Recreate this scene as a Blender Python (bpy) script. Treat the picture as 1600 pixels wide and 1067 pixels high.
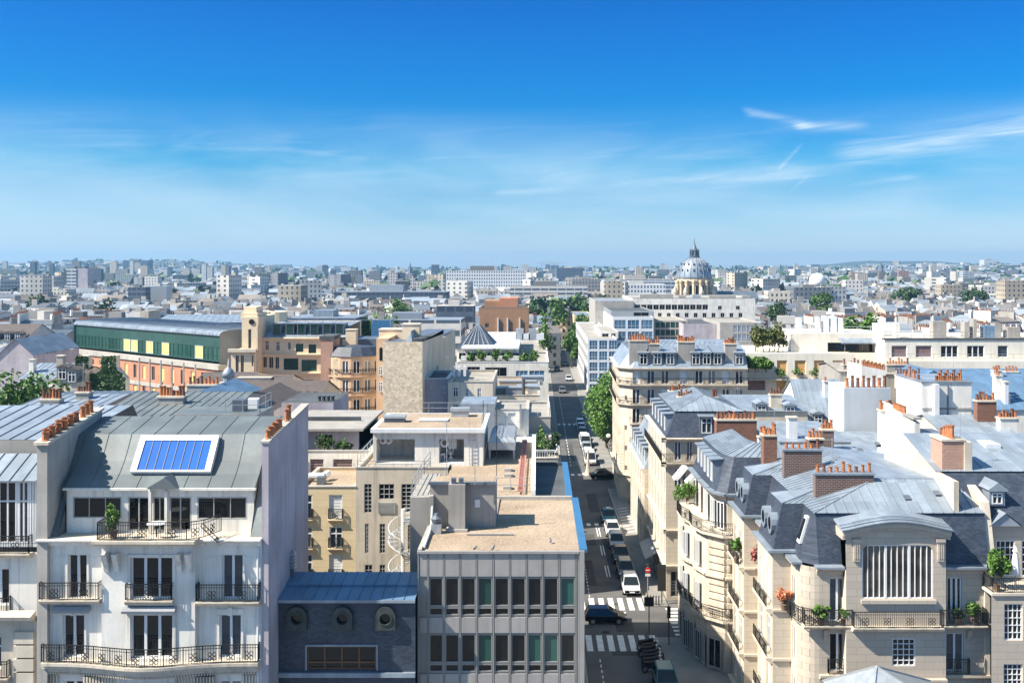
import bpy, math, random
from mathutils import Vector
for _o in list(bpy.data.objects): bpy.data.objects.remove(_o)
SC = bpy.context.scene; COL = SC.collection
RND = random.Random(11)
PI = math.pi
# ------------------------------------------------------------------ camera
FPX, VX, VY, CAMH = 1600.0, 840.0, 418.0, 32.0     # focal length and vanishing point measured on the photo
def PX(px, Y): return (px - VX) * Y / FPX          # metres to the side at a distance
def PZ(py, Y): return CAMH - (py - VY) * Y / FPX   # metres above the street at a distance
cam = bpy.data.cameras.new('camera'); cam_o = bpy.data.objects.new('camera', cam); COL.objects.link(cam_o)
cam_o.location = (0, 0, CAMH); cam_o.rotation_euler = (PI/2, 0, 0)
cam.sensor_width = 36; cam.lens = 36.0; cam.shift_x = -40/1600; cam.shift_y = -115.5/1600
cam.clip_start = 1; cam.clip_end = 30000
SC.camera = cam_o
# ------------------------------------------------------------------ node expressions
class E:
    def __init__(s, nt, sock): s.nt, s.s = nt, sock
    def _m(s, op, b=None, c=None, rev=False):
        n = s.nt.nodes.new('ShaderNodeMath'); n.operation = op
        a = s
        ins = [a, b] if not rev else [b, a]
        if c is not None: ins.append(c)
        for i, v in enumerate(ins):
            if v is None: continue
            if isinstance(v, E): s.nt.links.new(v.s, n.inputs[i])
            else: n.inputs[i].default_value = v
        return E(s.nt, n.outputs[0])
    def __add__(s, b): return s._m('ADD', b)
    __radd__ = __add__
    def __sub__(s, b): return s._m('SUBTRACT', b)
    def __rsub__(s, b): return s._m('SUBTRACT', b, rev=True)
    def __mul__(s, b): return s._m('MULTIPLY', b)
    __rmul__ = __mul__
    def __truediv__(s, b): return s._m('DIVIDE', b)
    def __rtruediv__(s, b): return s._m('DIVIDE', b, rev=True)
    def __gt__(s, b): return s._m('GREATER_THAN', b)
    def __lt__(s, b): return s._m('LESS_THAN', b)
    def fract(s): return s._m('FRACT')
    def floor(s): return s._m('FLOOR')
    def abs(s): return s._m('ABSOLUTE')
    def exp(s): return s._m('EXPONENT')
    def atan2(s, b): return s._m('ARCTAN2', b)
    def asin(s): return s._m('ARCSINE')
    def max(s, b): return s._m('MAXIMUM', b)
    def min(s, b): return s._m('MINIMUM', b)
    def ss(s, lo, hi, a=0.0, b=1.0):
        n = s.nt.nodes.new('ShaderNodeMapRange'); n.interpolation_type = 'SMOOTHSTEP'
        s.nt.links.new(s.s, n.inputs[0])
        for i, v in enumerate((lo, hi, a, b)): n.inputs[i+1].default_value = v
        return E(s.nt, n.outputs[0])
def e_sep(nt, vec):
    n = nt.nodes.new('ShaderNodeSeparateXYZ'); nt.links.new(vec, n.inputs[0]); return [E(nt, o) for o in n.outputs]
def e_vec(nt, x, y, z):
    n = nt.nodes.new('ShaderNodeCombineXYZ')
    for i, v in enumerate((x, y, z)):
        if isinstance(v, E): nt.links.new(v.s, n.inputs[i])
        else: n.inputs[i].default_value = v
    return n.outputs[0]
def e_noise(nt, vec, scale, detail=3, rough=.5, dist=0):
    n = nt.nodes.new('ShaderNodeTexNoise'); nt.links.new(vec, n.inputs['Vector'])
    n.inputs['Scale'].default_value = scale; n.inputs['Detail'].default_value = detail
    n.inputs['Roughness'].default_value = rough; n.inputs['Distortion'].default_value = dist
    return E(nt, n.outputs['Fac'])
def e_mix(nt, fac, a, b, mode='MIX'):
    n = nt.nodes.new('ShaderNodeMix'); n.data_type = 'RGBA'; n.blend_type = mode; n.clamp_factor = True
    for i, v in ((0, fac), (6, a), (7, b)):
        if isinstance(v, E): nt.links.new(v.s, n.inputs[i])
        elif hasattr(v, 'is_output'): nt.links.new(v, n.inputs[i])
        elif i == 0: n.inputs[i].default_value = v
        else: n.inputs[i].default_value = (*v[:3], 1)
    return n.outputs[2]
# ------------------------------------------------------------------ sun and sky
SUN_EL, SUN_DX, SUN_DY = math.radians(46), -1.0, -0.33     # the sun stands to the left, a little behind the camera
SUN_AZ = math.atan2(SUN_DX, SUN_DY)                         # measured from +Y towards +X
W = bpy.data.worlds.new('World'); SC.world = W; W.use_nodes = True
nt = W.node_tree; nt.nodes.clear()
out = nt.nodes.new('ShaderNodeOutputWorld'); bg = nt.nodes.new('ShaderNodeBackground'); nt.links.new(bg.outputs[0], out.inputs[0])
sky = nt.nodes.new('ShaderNodeTexSky'); sky.sky_type = 'NISHITA'; sky.sun_disc = False
sky.sun_elevation = SUN_EL; sky.sun_rotation = SUN_AZ; sky.altitude = 60; sky.air_density = 1.0; sky.dust_density = 0.4; sky.ozone_density = 3.0
tc = nt.nodes.new('ShaderNodeTexCoord')
dx, dy, dz = e_sep(nt, tc.outputs['Generated'])
az = dx.atan2(dy); el = dz.asin()                           # radians
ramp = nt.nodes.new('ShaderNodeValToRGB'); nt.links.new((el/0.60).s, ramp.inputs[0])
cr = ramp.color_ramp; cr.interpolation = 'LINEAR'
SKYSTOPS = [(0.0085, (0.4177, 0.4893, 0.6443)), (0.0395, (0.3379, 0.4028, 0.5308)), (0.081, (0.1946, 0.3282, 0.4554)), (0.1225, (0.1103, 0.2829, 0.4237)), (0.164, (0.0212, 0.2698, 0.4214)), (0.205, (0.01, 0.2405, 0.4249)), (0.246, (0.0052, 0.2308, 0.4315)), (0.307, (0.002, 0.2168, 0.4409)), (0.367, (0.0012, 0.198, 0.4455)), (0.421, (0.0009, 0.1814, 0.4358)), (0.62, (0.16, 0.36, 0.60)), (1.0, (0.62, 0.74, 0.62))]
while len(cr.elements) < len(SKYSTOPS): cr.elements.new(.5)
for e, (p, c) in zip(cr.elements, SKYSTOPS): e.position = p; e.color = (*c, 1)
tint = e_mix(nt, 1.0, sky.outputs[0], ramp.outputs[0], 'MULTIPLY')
# thin cirrus: a soft veil low in the sky and a few brushed streaks
u, v = az, el
veil_n = e_noise(nt, e_vec(nt, u*2.2, v*9.0, 0.0), 1.6, 4, .55, .4)
fib_n = e_noise(nt, e_vec(nt, u*3.0 + v*2.0, v*38.0 - u*3.0, 3.0), 2.0, 5, .6, .8)
veil = v.ss(0.165, 0.085) * v.ss(-.02, .05) * (veil_n.ss(.25, .75)*.52 + .05) + v.ss(.16, .11)*v.ss(.06, .1)*fib_n.ss(.50, .8)*.22
def streak(u0, u1, v0, v1, w, amp, rag=38.0):
    t = (u - u0) / (u1 - u0)
    line = t*(v1 - v0) + v0
    d = ((v - line + (fib_n - .5)*w*1.6) / w)
    return (d*d*-1.0).exp() * t.ss(-.04, .12) * t.ss(1.06, .75) * fib_n.ss(.25, .7) * amp
def A(px): return math.atan2(px-VX, FPX)
def EL(py): return math.atan2(VY-py, FPX)
veil = veil + streak(A(1160), A(1275), EL(178), EL(205), .0035, .55) + streak(A(1240), A(1360), EL(205), EL(208), .004, .55)
veil = veil + streak(A(1300), A(1720), EL(250), EL(200), .0120, .60) + streak(A(950), A(1330), EL(292), EL(268), .0065, .45)
veil = veil + streak(A(1215), A(1255), EL(270), EL(230), .0022, .35) + streak(A(770), A(890), EL(302), EL(299), .003, .40) + streak(A(1230), A(1265), EL(308), EL(278), .002, .25)
veil = veil + streak(A(1330), A(1450), EL(296), EL(282), .0025, .22)
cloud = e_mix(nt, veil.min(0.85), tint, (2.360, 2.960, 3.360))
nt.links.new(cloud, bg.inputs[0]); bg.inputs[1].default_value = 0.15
sun = bpy.data.lights.new('sun', 'SUN'); sun.energy = 5.0; sun.angle = math.radians(.5); sun.color = (1, .91, .77)
sun_o = bpy.data.objects.new('sun', sun); COL.objects.link(sun_o)
_d = Vector((SUN_DX, SUN_DY, math.hypot(SUN_DX, SUN_DY)*math.tan(SUN_EL))).normalized()
sun_o.rotation_euler = _d.to_track_quat('Z', 'Y').to_euler(); sun_o.location = (-60, -20, 120)
SC.view_settings.view_transform = 'Standard'; SC.view_settings.look = 'None'; SC.view_settings.gamma = 1; SC.view_settings.exposure = 1.1
SC.cycles.use_denoising = True
SC.cycles.max_bounces = 6; SC.cycles.diffuse_bounces = 3; SC.cycles.glossy_bounces = 2; SC.cycles.transmission_bounces = 2; SC.cycles.volume_bounces = 0
SC.cycles.caustics_reflective = False; SC.cycles.caustics_refractive = False
# ------------------------------------------------------------------ materials
MATS = {}
def pbr(name, color_fn, rough=.8, metal=0.0, bump=None, spec=.5):
    if name in MATS: return MATS[name]
    m = bpy.data.materials.new(name); m.use_nodes = True; MATS[name] = m
    nt = m.node_tree; b = nt.nodes['Principled BSDF']
    b.inputs['Metallic'].default_value = metal; b.inputs['Specular IOR Level'].default_value = spec
    tc = nt.nodes.new('ShaderNodeTexCoord'); P = tc.outputs['Object']
    c = color_fn(nt, P)
    if isinstance(c, tuple): b.inputs['Base Color'].default_value = (*c, 1)
    else: nt.links.new(c, b.inputs['Base Color'])
    if callable(rough): nt.links.new(rough(nt, P).s, b.inputs['Roughness'])
    else: b.inputs['Roughness'].default_value = rough
    if bump:
        n = nt.nodes.new('ShaderNodeBump'); n.inputs['Strength'].default_value = bump[0]; n.inputs['Distance'].default_value = bump[1]
        nt.links.new(bump[2](nt, P).s, n.inputs['Height']); nt.links.new(n.outputs[0], b.inputs['Normal'])
    return m
def sc(c, k): return tuple(min(1, x*k) for x in c)
def rand(nt):
    n = nt.nodes.new('ShaderNodeObjectInfo'); return E(nt, n.outputs['Random'])
def worn(c, var=.12, scale=.6, streak=.15, dirt=(.16, .15, .14), fine=9.0):
    """a painted or rendered surface: broad blotches, fine grain, rain streaks"""
    def fn(nt, P):
        x, y, z = e_sep(nt, P)
        a = e_noise(nt, P, scale, 4); f = e_noise(nt, P, fine, 3)
        col = e_mix(nt, a.ss(.3, .7), sc(c, 1-var), sc(c, 1+var*.6))
        col = e_mix(nt, f.ss(.35, .75)*.3, col, sc(c, 1-var*1.6))
        if streak:
            st = e_noise(nt, e_vec(nt, (x + y)*2.2, (x - y)*2.2, z*.16), 1.0, 4, .6)
            col = e_mix(nt, st.ss(.46, .72)*streak, col, dirt)
        return col
    return fn
def bricky(c1, c2, mortar, w=.22, h=.065, ms=.012, off=.5, var=.2, axis='xz', blotch=.25):
    def fn(nt, P):
        x, y, z = e_sep(nt, P)
        n = nt.nodes.new('ShaderNodeTexBrick'); n.offset = off
        nt.links.new(e_vec(nt, x + y, z, 0.0), n.inputs['Vector'])
        n.inputs['Color1'].default_value = (*c1, 1); n.inputs['Color2'].default_value = (*c2, 1); n.inputs['Mortar'].default_value = (*mortar, 1)
        n.inputs['Scale'].default_value = 1; n.inputs['Brick Width'].default_value = w; n.inputs['Row Height'].default_value = h; n.inputs['Mortar Size'].default_value = ms
        n.inputs['Bias'].default_value = 0
        a = e_noise(nt, P, .8, 4)
        return e_mix(nt, a.ss(.35, .75)*blotch, n.outputs['Color'], sc(c1, 1-var*2))
    return fn
def plain(c): return lambda nt, P: c
def randcol(*cols):
    """one of several paint colours, picked per object"""
    def fn(nt, P):
        n = nt.nodes.new('ShaderNodeValToRGB'); nt.links.new(rand(nt).s, n.inputs[0]); cr = n.color_ramp; cr.interpolation = 'CONSTANT'
        while len(cr.elements) < len(cols): cr.elements.new(.5)
        for i, (e, c) in enumerate(zip(cr.elements, cols)): e.position = i/len(cols); e.color = (*c, 1)
        a = e_noise(nt, P, .5, 4)
        return e_mix(nt, a.ss(.45, .8)*.3, n.outputs[0], (.25, .25, .25))
    return fn
grain = lambda s: (lambda nt, P: e_noise(nt, P, s, 4))
M = {}
M['white'] = pbr('white_render', worn((.80, .77, .71), .14, .5, .42, (.30, .27, .23)), .85)
M['cream'] = pbr('cream_render', worn((.72, .64, .52), .14, .5, .4, (.32, .27, .21)), .85)
M['stonewall'] = pbr('cut_stone', bricky((.60, .53, .43), (.56, .49, .40), (.38, .33, .27), 1.1, .42, .012, .5, .1), .85)
M['stone2'] = pbr('grey_cut_stone', bricky((.50, .44, .36), (.45, .39, .33), (.29, .25, .21), 1.2, .45, .012, .5, .1), .85)
M['stoneplain'] = pbr('smooth_stone', worn((.62, .55, .45), .16, .7, .45, (.26, .22, .18)), .85)
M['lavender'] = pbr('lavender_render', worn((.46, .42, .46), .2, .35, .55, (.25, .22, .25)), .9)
M['greyrender'] = pbr('grey_render', worn((.33, .315, .295), .14, .5, .4), .9)
M['concrete'] = pbr('concrete', worn((.40, .38, .35), .14, .5, .3), .9)
M['beige'] = pbr('beige_render', worn((.58, .51, .41), .14, .4, .45), .9)
M['yellow'] = pbr('yellow_stone', bricky((.74, .60, .38), (.69, .55, .34), (.52, .41, .26), 1.3, .5, .01, .5, .12), .85)
def sheets(c, var, dirt, pw=.62, ph=1.9, amt=.5):
    """metal roofing: every sheet weathered to its own tone"""
    w = worn(c, var, .45, .25, dirt, 4)
    def fn(nt, P):
        x, y, z = e_sep(nt, P); q = e_noise(nt, e_vec(nt, (x/pw).floor()*3.7, (y/ph).floor()*5.3, ((x/pw).floor()+(y/ph).floor())*1.3), 1.0, 0)
        return e_mix(nt, q.ss(.35, .65, -.0, amt), w(nt, P), dirt)
    return fn
M['zinc'] = pbr('zinc_sheet', sheets((.30, .355, .42), .18, (.17, .205, .25)), .45, .2)
M['zincgreen'] = pbr('old_zinc', sheets((.15, .175, .185), .22, (.10, .12, .13), 1.15, 2.4, .4), .55, .1)
M['zincdark'] = pbr('dark_zinc', worn((.14, .17, .21), .18, .45, .3, (.08, .095, .115), 4), .45, .25)
M['zincblue'] = pbr('blue_zinc', sheets((.13, .235, .37), .16, (.09, .15, .24)), .5, .15)
M['slate'] = pbr('slate', bricky((.034, .046, .072), (.068, .085, .12), (.018, .023, .034), .24, .11, .006, .5, .2, blotch=.5), .5)
M['slatebrown'] = pbr('brown_slate', bricky((.13, .105, .095), (.095, .078, .072), (.05, .045, .045), .3, .16, .012, .5, .2, blotch=.5), .7)
M['brick'] = pbr('red_brown_brick', bricky((.24, .095, .055), (.15, .06, .038), (.27, .21, .17), .30, .11, .010), .9)
M['brickpale'] = pbr('pale_pink_brick', bricky((.46, .25, .18), (.36, .19, .13), (.52, .44, .37), .26, .1, .010), .9)
M['brickdark'] = pbr('dark_purple_brick', bricky((.14, .066, .052), (.08, .045, .042), (.32, .28, .25), .32, .12, .014), .9)
M['brickorange'] = pbr('orange_brick', bricky((.62, .42, .27), (.56, .36, .22), (.52, .40, .30), .3, .1, .012), .9)
M['brickrust'] = pbr('rust_brick', bricky((.38, .20, .105), (.33, .17, .09), (.36, .25, .17), .3, .1, .012), .9)
M['brickochre'] = pbr('ochre_stone_brick', bricky((.80, .66, .47), (.75, .60, .42), (.62, .50, .37), .5, .2, .012), .9)
def rubble(nt, P):
    n = nt.nodes.new('ShaderNodeTexVoronoi'); n.inputs['Scale'].default_value = 3.6; nt.links.new(P, n.inputs['Vector'])
    m = nt.nodes.new('ShaderNodeTexVoronoi'); m.feature = 'DISTANCE_TO_EDGE'; m.inputs['Scale'].default_value = 3.6; nt.links.new(P, m.inputs['Vector'])
    r = e_sep(nt, n.outputs['Color'])[0]; c = e_mix(nt, r, (.55, .44, .31), (.86, .72, .53)); return e_mix(nt, E(nt, m.outputs['Distance']).ss(.02, .08, .8, 0), c, (.70, .58, .43))
M['rubble'] = pbr('rubble_stone', rubble, .95, 0, (.5, .05, grain(5)))
M['warmbeige'] = pbr('warm_beige_render', worn((.74, .62, .46), .14, .3, .4, (.40, .32, .23)), .9)
M['brightcream'] = pbr('bright_cream_render', worn((.84, .78, .67), .1, .4, .3, (.45, .38, .30)), .85)
M['warmstone'] = pbr('golden_stone', worn((.70, .56, .38), .2, .4, .4, (.28, .22, .16)), .85)
M['pot'] = pbr('terracotta', worn((.48, .18, .075), .3, 2.5, .5, (.12, .075, .055)), .85)
M['potdark'] = pbr('sooty_terracotta', worn((.19, .085, .055), .3, 2.5, .3, (.05, .04, .04)), .9)
M['glass'] = pbr('window_glass', lambda nt, P: e_mix(nt, (rand(nt) > .84)*.9, e_mix(nt, (rand(nt) > .48)*.8, (.010, .012, .014), (.055, .075, .10)), (.26, .25, .23)), .04, 0, None, .5)  # bluish panes have a reflection put into their colour; palest ones stand for curtains
M['glassdark'] = pbr('dark_glass', plain((.008, .010, .012)), .04)
M['glassgreen'] = pbr('green_glass', lambda nt, P: e_mix(nt, rand(nt), (.012, .05, .042), (.03, .10, .085)), .06)
M['glassblue'] = pbr('blue_glass', lambda nt, P: e_mix(nt, rand(nt), (.05, .13, .22), (.10, .22, .34)), .06)
M['greenglazing'] = pbr('green_cladding', worn((.025, .08, .07), .15, .4, .1), .25)
M['frame'] = pbr('white_paint', worn((.72, .74, .76), .06, 1.2, .12), .5)
M['framegrey'] = pbr('grey_paint', worn((.38, .38, .37), .08, 1.2, .15), .5)
M['framebrown'] = pbr('brown_frame', plain((.16, .07, .035)), .5)
M['iron'] = pbr('wrought_iron', plain((.022, .024, .027)), .5, .3)
M['steel'] = pbr('galvanised_steel', worn((.42, .45, .48), .12, 2, .1), .4, .4)
M['redladder'] = pbr('pink_red_paint', worn((.52, .24, .20), .12, 2, .2), .6)
M['gravel'] = pbr('gravel_roof', lambda nt, P: e_mix(nt, e_noise(nt, P, .35, 5).ss(.3, .7), e_mix(nt, e_noise(nt, P, 7, 3).ss(.35, .65), (.30, .225, .155), (.46, .37, .28)), e_mix(nt, e_noise(nt, P, 9, 3).ss(.35, .65), (.21, .155, .11), (.36, .285, .21))), .95, 0, (.5, .04, grain(12)))
M['felt'] = pbr('dark_roof_felt', worn((.075, .085, .095), .3, .5, .1), .8)
M['greyroof'] = pbr('grey_flat_roof', worn((.33, .31, .28), .25, .4, .1), .9)
M['panel'] = pbr('facade_panel', worn((.36, .345, .33), .09, .7, .3, (.22, .205, .19)), .42, .1)
M['panelgap'] = pbr('facade_frame', worn((.27, .265, .255), .07, .7, .2), .5, .1)
M['lead'] = pbr('lead_sheet', worn((.045, .055, .055), .2, 1.2, .2), .55, .1)
M['glasswarm'] = pbr('warm_glass', lambda nt, P: e_mix(nt, e_noise(nt, P, .8, 3).ss(.35, .65), (.045, .038, .034), (.14, .12, .105)), .08)
M['palesheet'] = pbr('pale_blue_sheet', worn((.46, .50, .55), .1, .3, .3, (.34, .37, .42)), .8)
M['bluemetal'] = pbr('blue_coping', worn((.06, .19, .36), .1, 1, .1), .35, .2)
M['blind'] = pbr('blue_blind', lambda nt, P: e_mix(nt, e_noise(nt, P, 1.2, 2), (.006, .085, .36), (.012, .12, .44)), .6, 0, None, .2)
M['orangeblind'] = pbr('orange_blind', worn((.86, .42, .10), .1, 1, .1), .7)
M['brownblind'] = pbr('brown_blind', worn((.20, .11, .10), .1, 1, .1), .7)
M['yellowblind'] = pbr('yellow_blind', plain((.72, .56, .16)), .7)
M['terracottawall'] = pbr('terracotta_cladding', worn((.48, .215, .125), .12, .8, .25), .8)
M['asphalt'] = pbr('asphalt', lambda nt, P: e_mix(nt, e_noise(nt, P, .22, 5).ss(.3, .7), e_mix(nt, e_noise(nt, P, 14, 2).ss(.3, .7), (.10, .098, .098), (.15, .147, .142)), (.075, .076, .079)), .85)
M['pavement'] = pbr('pavement', worn((.25, .24, .225), .15, .5, 0), .9)
M['kerb'] = pbr('granite_kerb', worn((.36, .35, .34), .12, 1.5, 0), .85)
M['mark'] = pbr('road_paint', worn((.74, .74, .72), .14, 1.6, 0, fine=6), .75)
M['ground'] = pbr('ground', worn((.15, .15, .15), .2, .02, 0), .95)
M['awning'] = pbr('white_canvas', worn((.78, .77, .74), .05, 1, .1), .8)
M['canvasgrey'] = pbr('grey_canvas', worn((.30, .31, .33), .08, 1, .1), .8)
M['bark'] = pbr('bark', worn((.09, .07, .05), .2, 3, 0), .95)
def leafmat(name, a, b): return pbr(name, lambda nt, P: e_mix(nt, e_noise(nt, P, .9, 3).ss(.3, .7), e_mix(nt, e_noise(nt, P, 6, 2), a, b), e_mix(nt, e_noise(nt, P, 6, 2), b, a)), .55, 0, None, .35)
M['leaf'] = leafmat('leaf_green', (.045, .10, .018), (.10, .20, .035))
M['leafbright'] = leafmat('leaf_bright', (.05, .125, .02), (.13, .24, .04))
M['leafdark'] = leafmat('leaf_dark', (.025, .06, .022), (.05, .10, .03))
M['leafred'] = leafmat('leaf_red', (.30, .07, .07), (.42, .16, .13))
M['leaforange'] = leafmat('leaf_orange', (.55, .16, .06), (.62, .28, .16))
M['leafolive'] = leafmat('leaf_olive', (.07, .10, .02), (.16, .17, .05))
M['soil'] = pbr('terracotta_planter', worn((.20, .13, .09), .2, 3, 0), .9)
# ------------------------------------------------------------------ mesh builder
class MB:
    def __init__(s): s.v, s.f, s.mi = [], [], []
    def quad(s, a, b, c, d, mi=0):
        n = len(s.v); s.v += [tuple(a), tuple(b), tuple(c), tuple(d)]; s.f.append((n, n+1, n+2, n+3)); s.mi.append(mi)
    def tri(s, a, b, c, mi=0):
        n = len(s.v); s.v += [tuple(a), tuple(b), tuple(c)]; s.f.append((n, n+1, n+2)); s.mi.append(mi)
    def poly(s, pts, mi=0):
        n = len(s.v); s.v += [tuple(p) for p in pts]; s.f.append(tuple(range(n, n+len(pts)))); s.mi.append(mi)
    def hexa(s, p, mi=0):
        """eight corners: bottom ring of four, top ring of four"""
        n = len(s.v); s.v += [tuple(q) for q in p]
        for f in ((3, 2, 1, 0), (4, 5, 6, 7), (0, 1, 5, 4), (1, 2, 6, 5), (2, 3, 7, 6), (3, 0, 4, 7)): s.f.append(tuple(n+i for i in f)); s.mi.append(mi)
    def box(s, x0, x1, y0, y1, z0, z1, mi=0):
        s.hexa([(x0, y0, z0), (x1, y0, z0), (x1, y1, z0), (x0, y1, z0), (x0, y0, z1), (x1, y0, z1), (x1, y1, z1), (x0, y1, z1)], mi); return s
    def bar(s, a, b, r=.02, r2=None, mi=0, sides=4):
        a, b = Vector(a), Vector(b); d = b - a
        if d.length < 1e-6: return
        d.normalize(); up = Vector((0, 0, 1)) if abs(d.z) < .9 else Vector((1, 0, 0))
        x = d.cross(up).normalized(); y = d.cross(x); r2 = r if r2 is None else r2
        n = len(s.v)
        for c, rr in ((a, r), (b, r2)):
            for k in range(sides):
                t = 2*PI*(k+.5)/sides; s.v.append(tuple(c + x*math.cos(t)*rr + y*math.sin(t)*rr))
        for k in range(sides):
            j = (k+1) % sides; s.f.append((n+k, n+j, n+sides+j, n+sides+k)); s.mi.append(mi)
        s.f.append(tuple(n+k for k in reversed(range(sides)))); s.mi.append(mi); s.f.append(tuple(n+sides+k for k in range(sides))); s.mi.append(mi)
    def path(s, pts, r=.02, mi=0, sides=4):
        for a, b in zip(pts, pts[1:]): s.bar(a, b, r, None, mi, sides)
    def lathe(s, cx, cy, prof, n=16, mi=0, a0=0.0):
        """prof: (radius, z) pairs"""
        b = len(s.v); k = len(prof)
        for r, z in prof:
            for i in range(n): t = a0 + 2*PI*i/n; s.v.append((cx + r*math.cos(t), cy + r*math.sin(t), z))
        for j in range(k-1):
            for i in range(n):
                i2 = (i+1) % n; s.f.append((b+j*n+i, b+j*n+i2, b+(j+1)*n+i2, b+(j+1)*n+i)); s.mi.append(mi)
        s.f.append(tuple(b+i for i in reversed(range(n)))); s.mi.append(mi); s.f.append(tuple(b+(k-1)*n+i for i in range(n))); s.mi.append(mi)
    def prism(s, pts, z0, z1, mi=0, top=None):
        """pts: plan polygon (x, y), anticlockwise"""
        n = len(pts)
        for i in range(n):
            a, b = pts[i], pts[(i+1) % n]; s.quad((*a, z0), (*b, z0), (*b, z1), (*a, z1), mi)
        s.poly([(*p, z1) for p in pts], mi if top is None else top); s.poly([(*p, z0) for p in reversed(pts)], mi)
    def extr(s, prof, f, u0, u1, mi=0):
        """cornice or moulding: prof = (out, z) polygon swept along a facade frame from u0 to u1"""
        A_ = [f.pt(u0, z, d) for d, z in prof]; B_ = [f.pt(u1, z, d) for d, z in prof]
        n = len(prof)
        for i in range(n): j = (i+1) % n; s.quad(A_[i], A_[j], B_[j], B_[i], mi)
        s.poly(A_[::-1], mi); s.poly(B_, mi)
    def seams(s, e0, e1, r1, r0, gap=.6, h=.045, w=.035, mi=0):
        """standing seams on a roof plane: eave e0-e1, ridge r0-r1"""
        e0, e1, r0, r1 = map(Vector, (e0, e1, r0, r1)); L = (e1-e0).length; n = max(1, int(L/gap))
        nrm = (e1-e0).cross(r0-e0)
        if nrm.length < 1e-6: nrm = (e1-e0).cross(r1-e0)
        nrm.normalize()
        if nrm.z < 0: nrm = -nrm
        t = (e1-e0).normalized()*w*.5
        for i in range(n+1):
            k = i/n; a = e0.lerp(e1, k); b = r0.lerp(r1, k)
            if (b-a).length < .15: continue
            s.hexa([a-t, a+t, b+t, b-t, a-t+nrm*h, a+t+nrm*h, b+t+nrm*h, b-t+nrm*h], mi)
    def roof(s, e0, e1, r1, r0, gap=.6, mi=0, h=.045):
        if gap: s.seams(e0, e1, r1, r0, gap, h, mi=mi)
        if (Vector(r0)-Vector(r1)).length < 1e-4: s.tri(e0, e1, r0, mi)
        else: s.quad(e0, e1, r1, r0, mi)
    def mesh(s, name, mats, loc=(0, 0, 0), smooth=False):
        me = bpy.data.meshes.new(name); lx, ly, lz = loc
        me.from_pydata([(x-lx, y-ly, z-lz) for x, y, z in s.v], [], s.f)
        for m in mats: me.materials.append(m if not isinstance(m, str) else M[m])
        if len(mats) > 1: me.polygons.foreach_set('material_index', s.mi)
        if smooth: me.polygons.foreach_set('use_smooth', [True]*len(s.f))
        me.update(); return me
    def build(s, name, mats, parent=None, smooth=False):
        if isinstance(mats, (str, bpy.types.Material)): mats = [mats]
        loc = wloc(parent) if parent else (0, 0, 0)
        o = bpy.data.objects.new(name, s.mesh(name, mats, loc, smooth)); COL.objects.link(o)
        if parent: o.parent = parent
        return o
def B(*a):
    b = MB()
    for q in a: b.box(*q)
    return b
def wloc(o):
    v = Vector((0, 0, 0))
    while o is not None: v = v + o.location; o = o.parent
    return v
def tag(o, label=None, cat=None, group=None, kind=None):
    for k, v in (('label', label), ('category', cat), ('group', group), ('kind', kind)):
        if v: o[k] = v
    return o
def thing(name, label, cat, loc=(0, 0, 0), group=None):
    o = bpy.data.objects.new(name, None); COL.objects.link(o); o.location = loc; o.empty_display_size = .5
    return tag(o, label, cat, group)
def place(name, me, parent, loc, rz=0.0, scale=None):
    """an object sharing a mesh, put at a world point under its parent"""
    o = bpy.data.objects.new(name, me); COL.objects.link(o)
    if parent: o.parent = parent; o.location = Vector(loc) - wloc(parent)
    else: o.location = loc
    o.rotation_euler = (0, 0, rz)
    if scale: o.scale = scale
    return o
def copy_tree(o, parent=None):
    c = o.copy(); COL.objects.link(c)
    if parent: c.parent = parent
    for ch in list(o.children): copy_tree(ch, c)
    return c
# ------------------------------------------------------------------ facades
class Fac:
    """a wall plane seen from outside: u runs to the right, z up, d outwards"""
    def __init__(s, ox, oy, dx, dy):
        L = math.hypot(dx, dy); s.o = (ox, oy); s.d = (dx/L, dy/L); s.n = (s.d[1], -s.d[0]); s.L = L; s.rz = math.atan2(s.d[1], s.d[0])
    def pt(s, u, z, d=0.0): return (s.o[0] + s.d[0]*u + s.n[0]*d, s.o[1] + s.d[1]*u + s.n[1]*d, z)
def fac(x0, y0, x1, y1): return Fac(x0, y0, x1-x0, y1-y0)
def wall_holes(mb, f, u0, u1, z0, z1, holes, rev=.22, mi=0, mir=None):
    """wall face with rectangular openings (u0, u1, z0, z1) and their reveals"""
    holes = [h for h in holes if h[0] < u1 and h[1] > u0 and h[2] < z1 and h[3] > z0]
    us = sorted({u0, u1, *[h[0] for h in holes], *[h[1] for h in holes]}); zs = sorted({z0, z1, *[h[2] for h in holes], *[h[3] for h in holes]})
    us = [u for u in us if u0 <= u <= u1]; zs = [z for z in zs if z0 <= z <= z1]
    for a, b in zip(us, us[1:]):
        run = None
        for c, d in zip(zs, zs[1:]):
            um, zm = (a+b)/2, (c+d)/2
            solid = not any(h[0] < um < h[1] and h[2] < zm < h[3] for h in holes)
            if solid: run = (c if run is None else run[0], d)
            if run and (not solid or d == zs[-1]):
                mb.quad(f.pt(a, run[0]), f.pt(b, run[0]), f.pt(b, run[1]), f.pt(a, run[1]), mi); run = None
    m2 = mi if mir is None else mir
    for h in holes:
        a, b, c, d = h[:4]
        for p, q in (((a, c), (a, d)), ((b, d), (b, c)), ((a, d), (b, d)), ((b, c), (a, c))):
            mb.quad(f.pt(*p), f.pt(*q), f.pt(*q, -rev), f.pt(*p, -rev), m2)
WCACHE = {}
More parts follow.
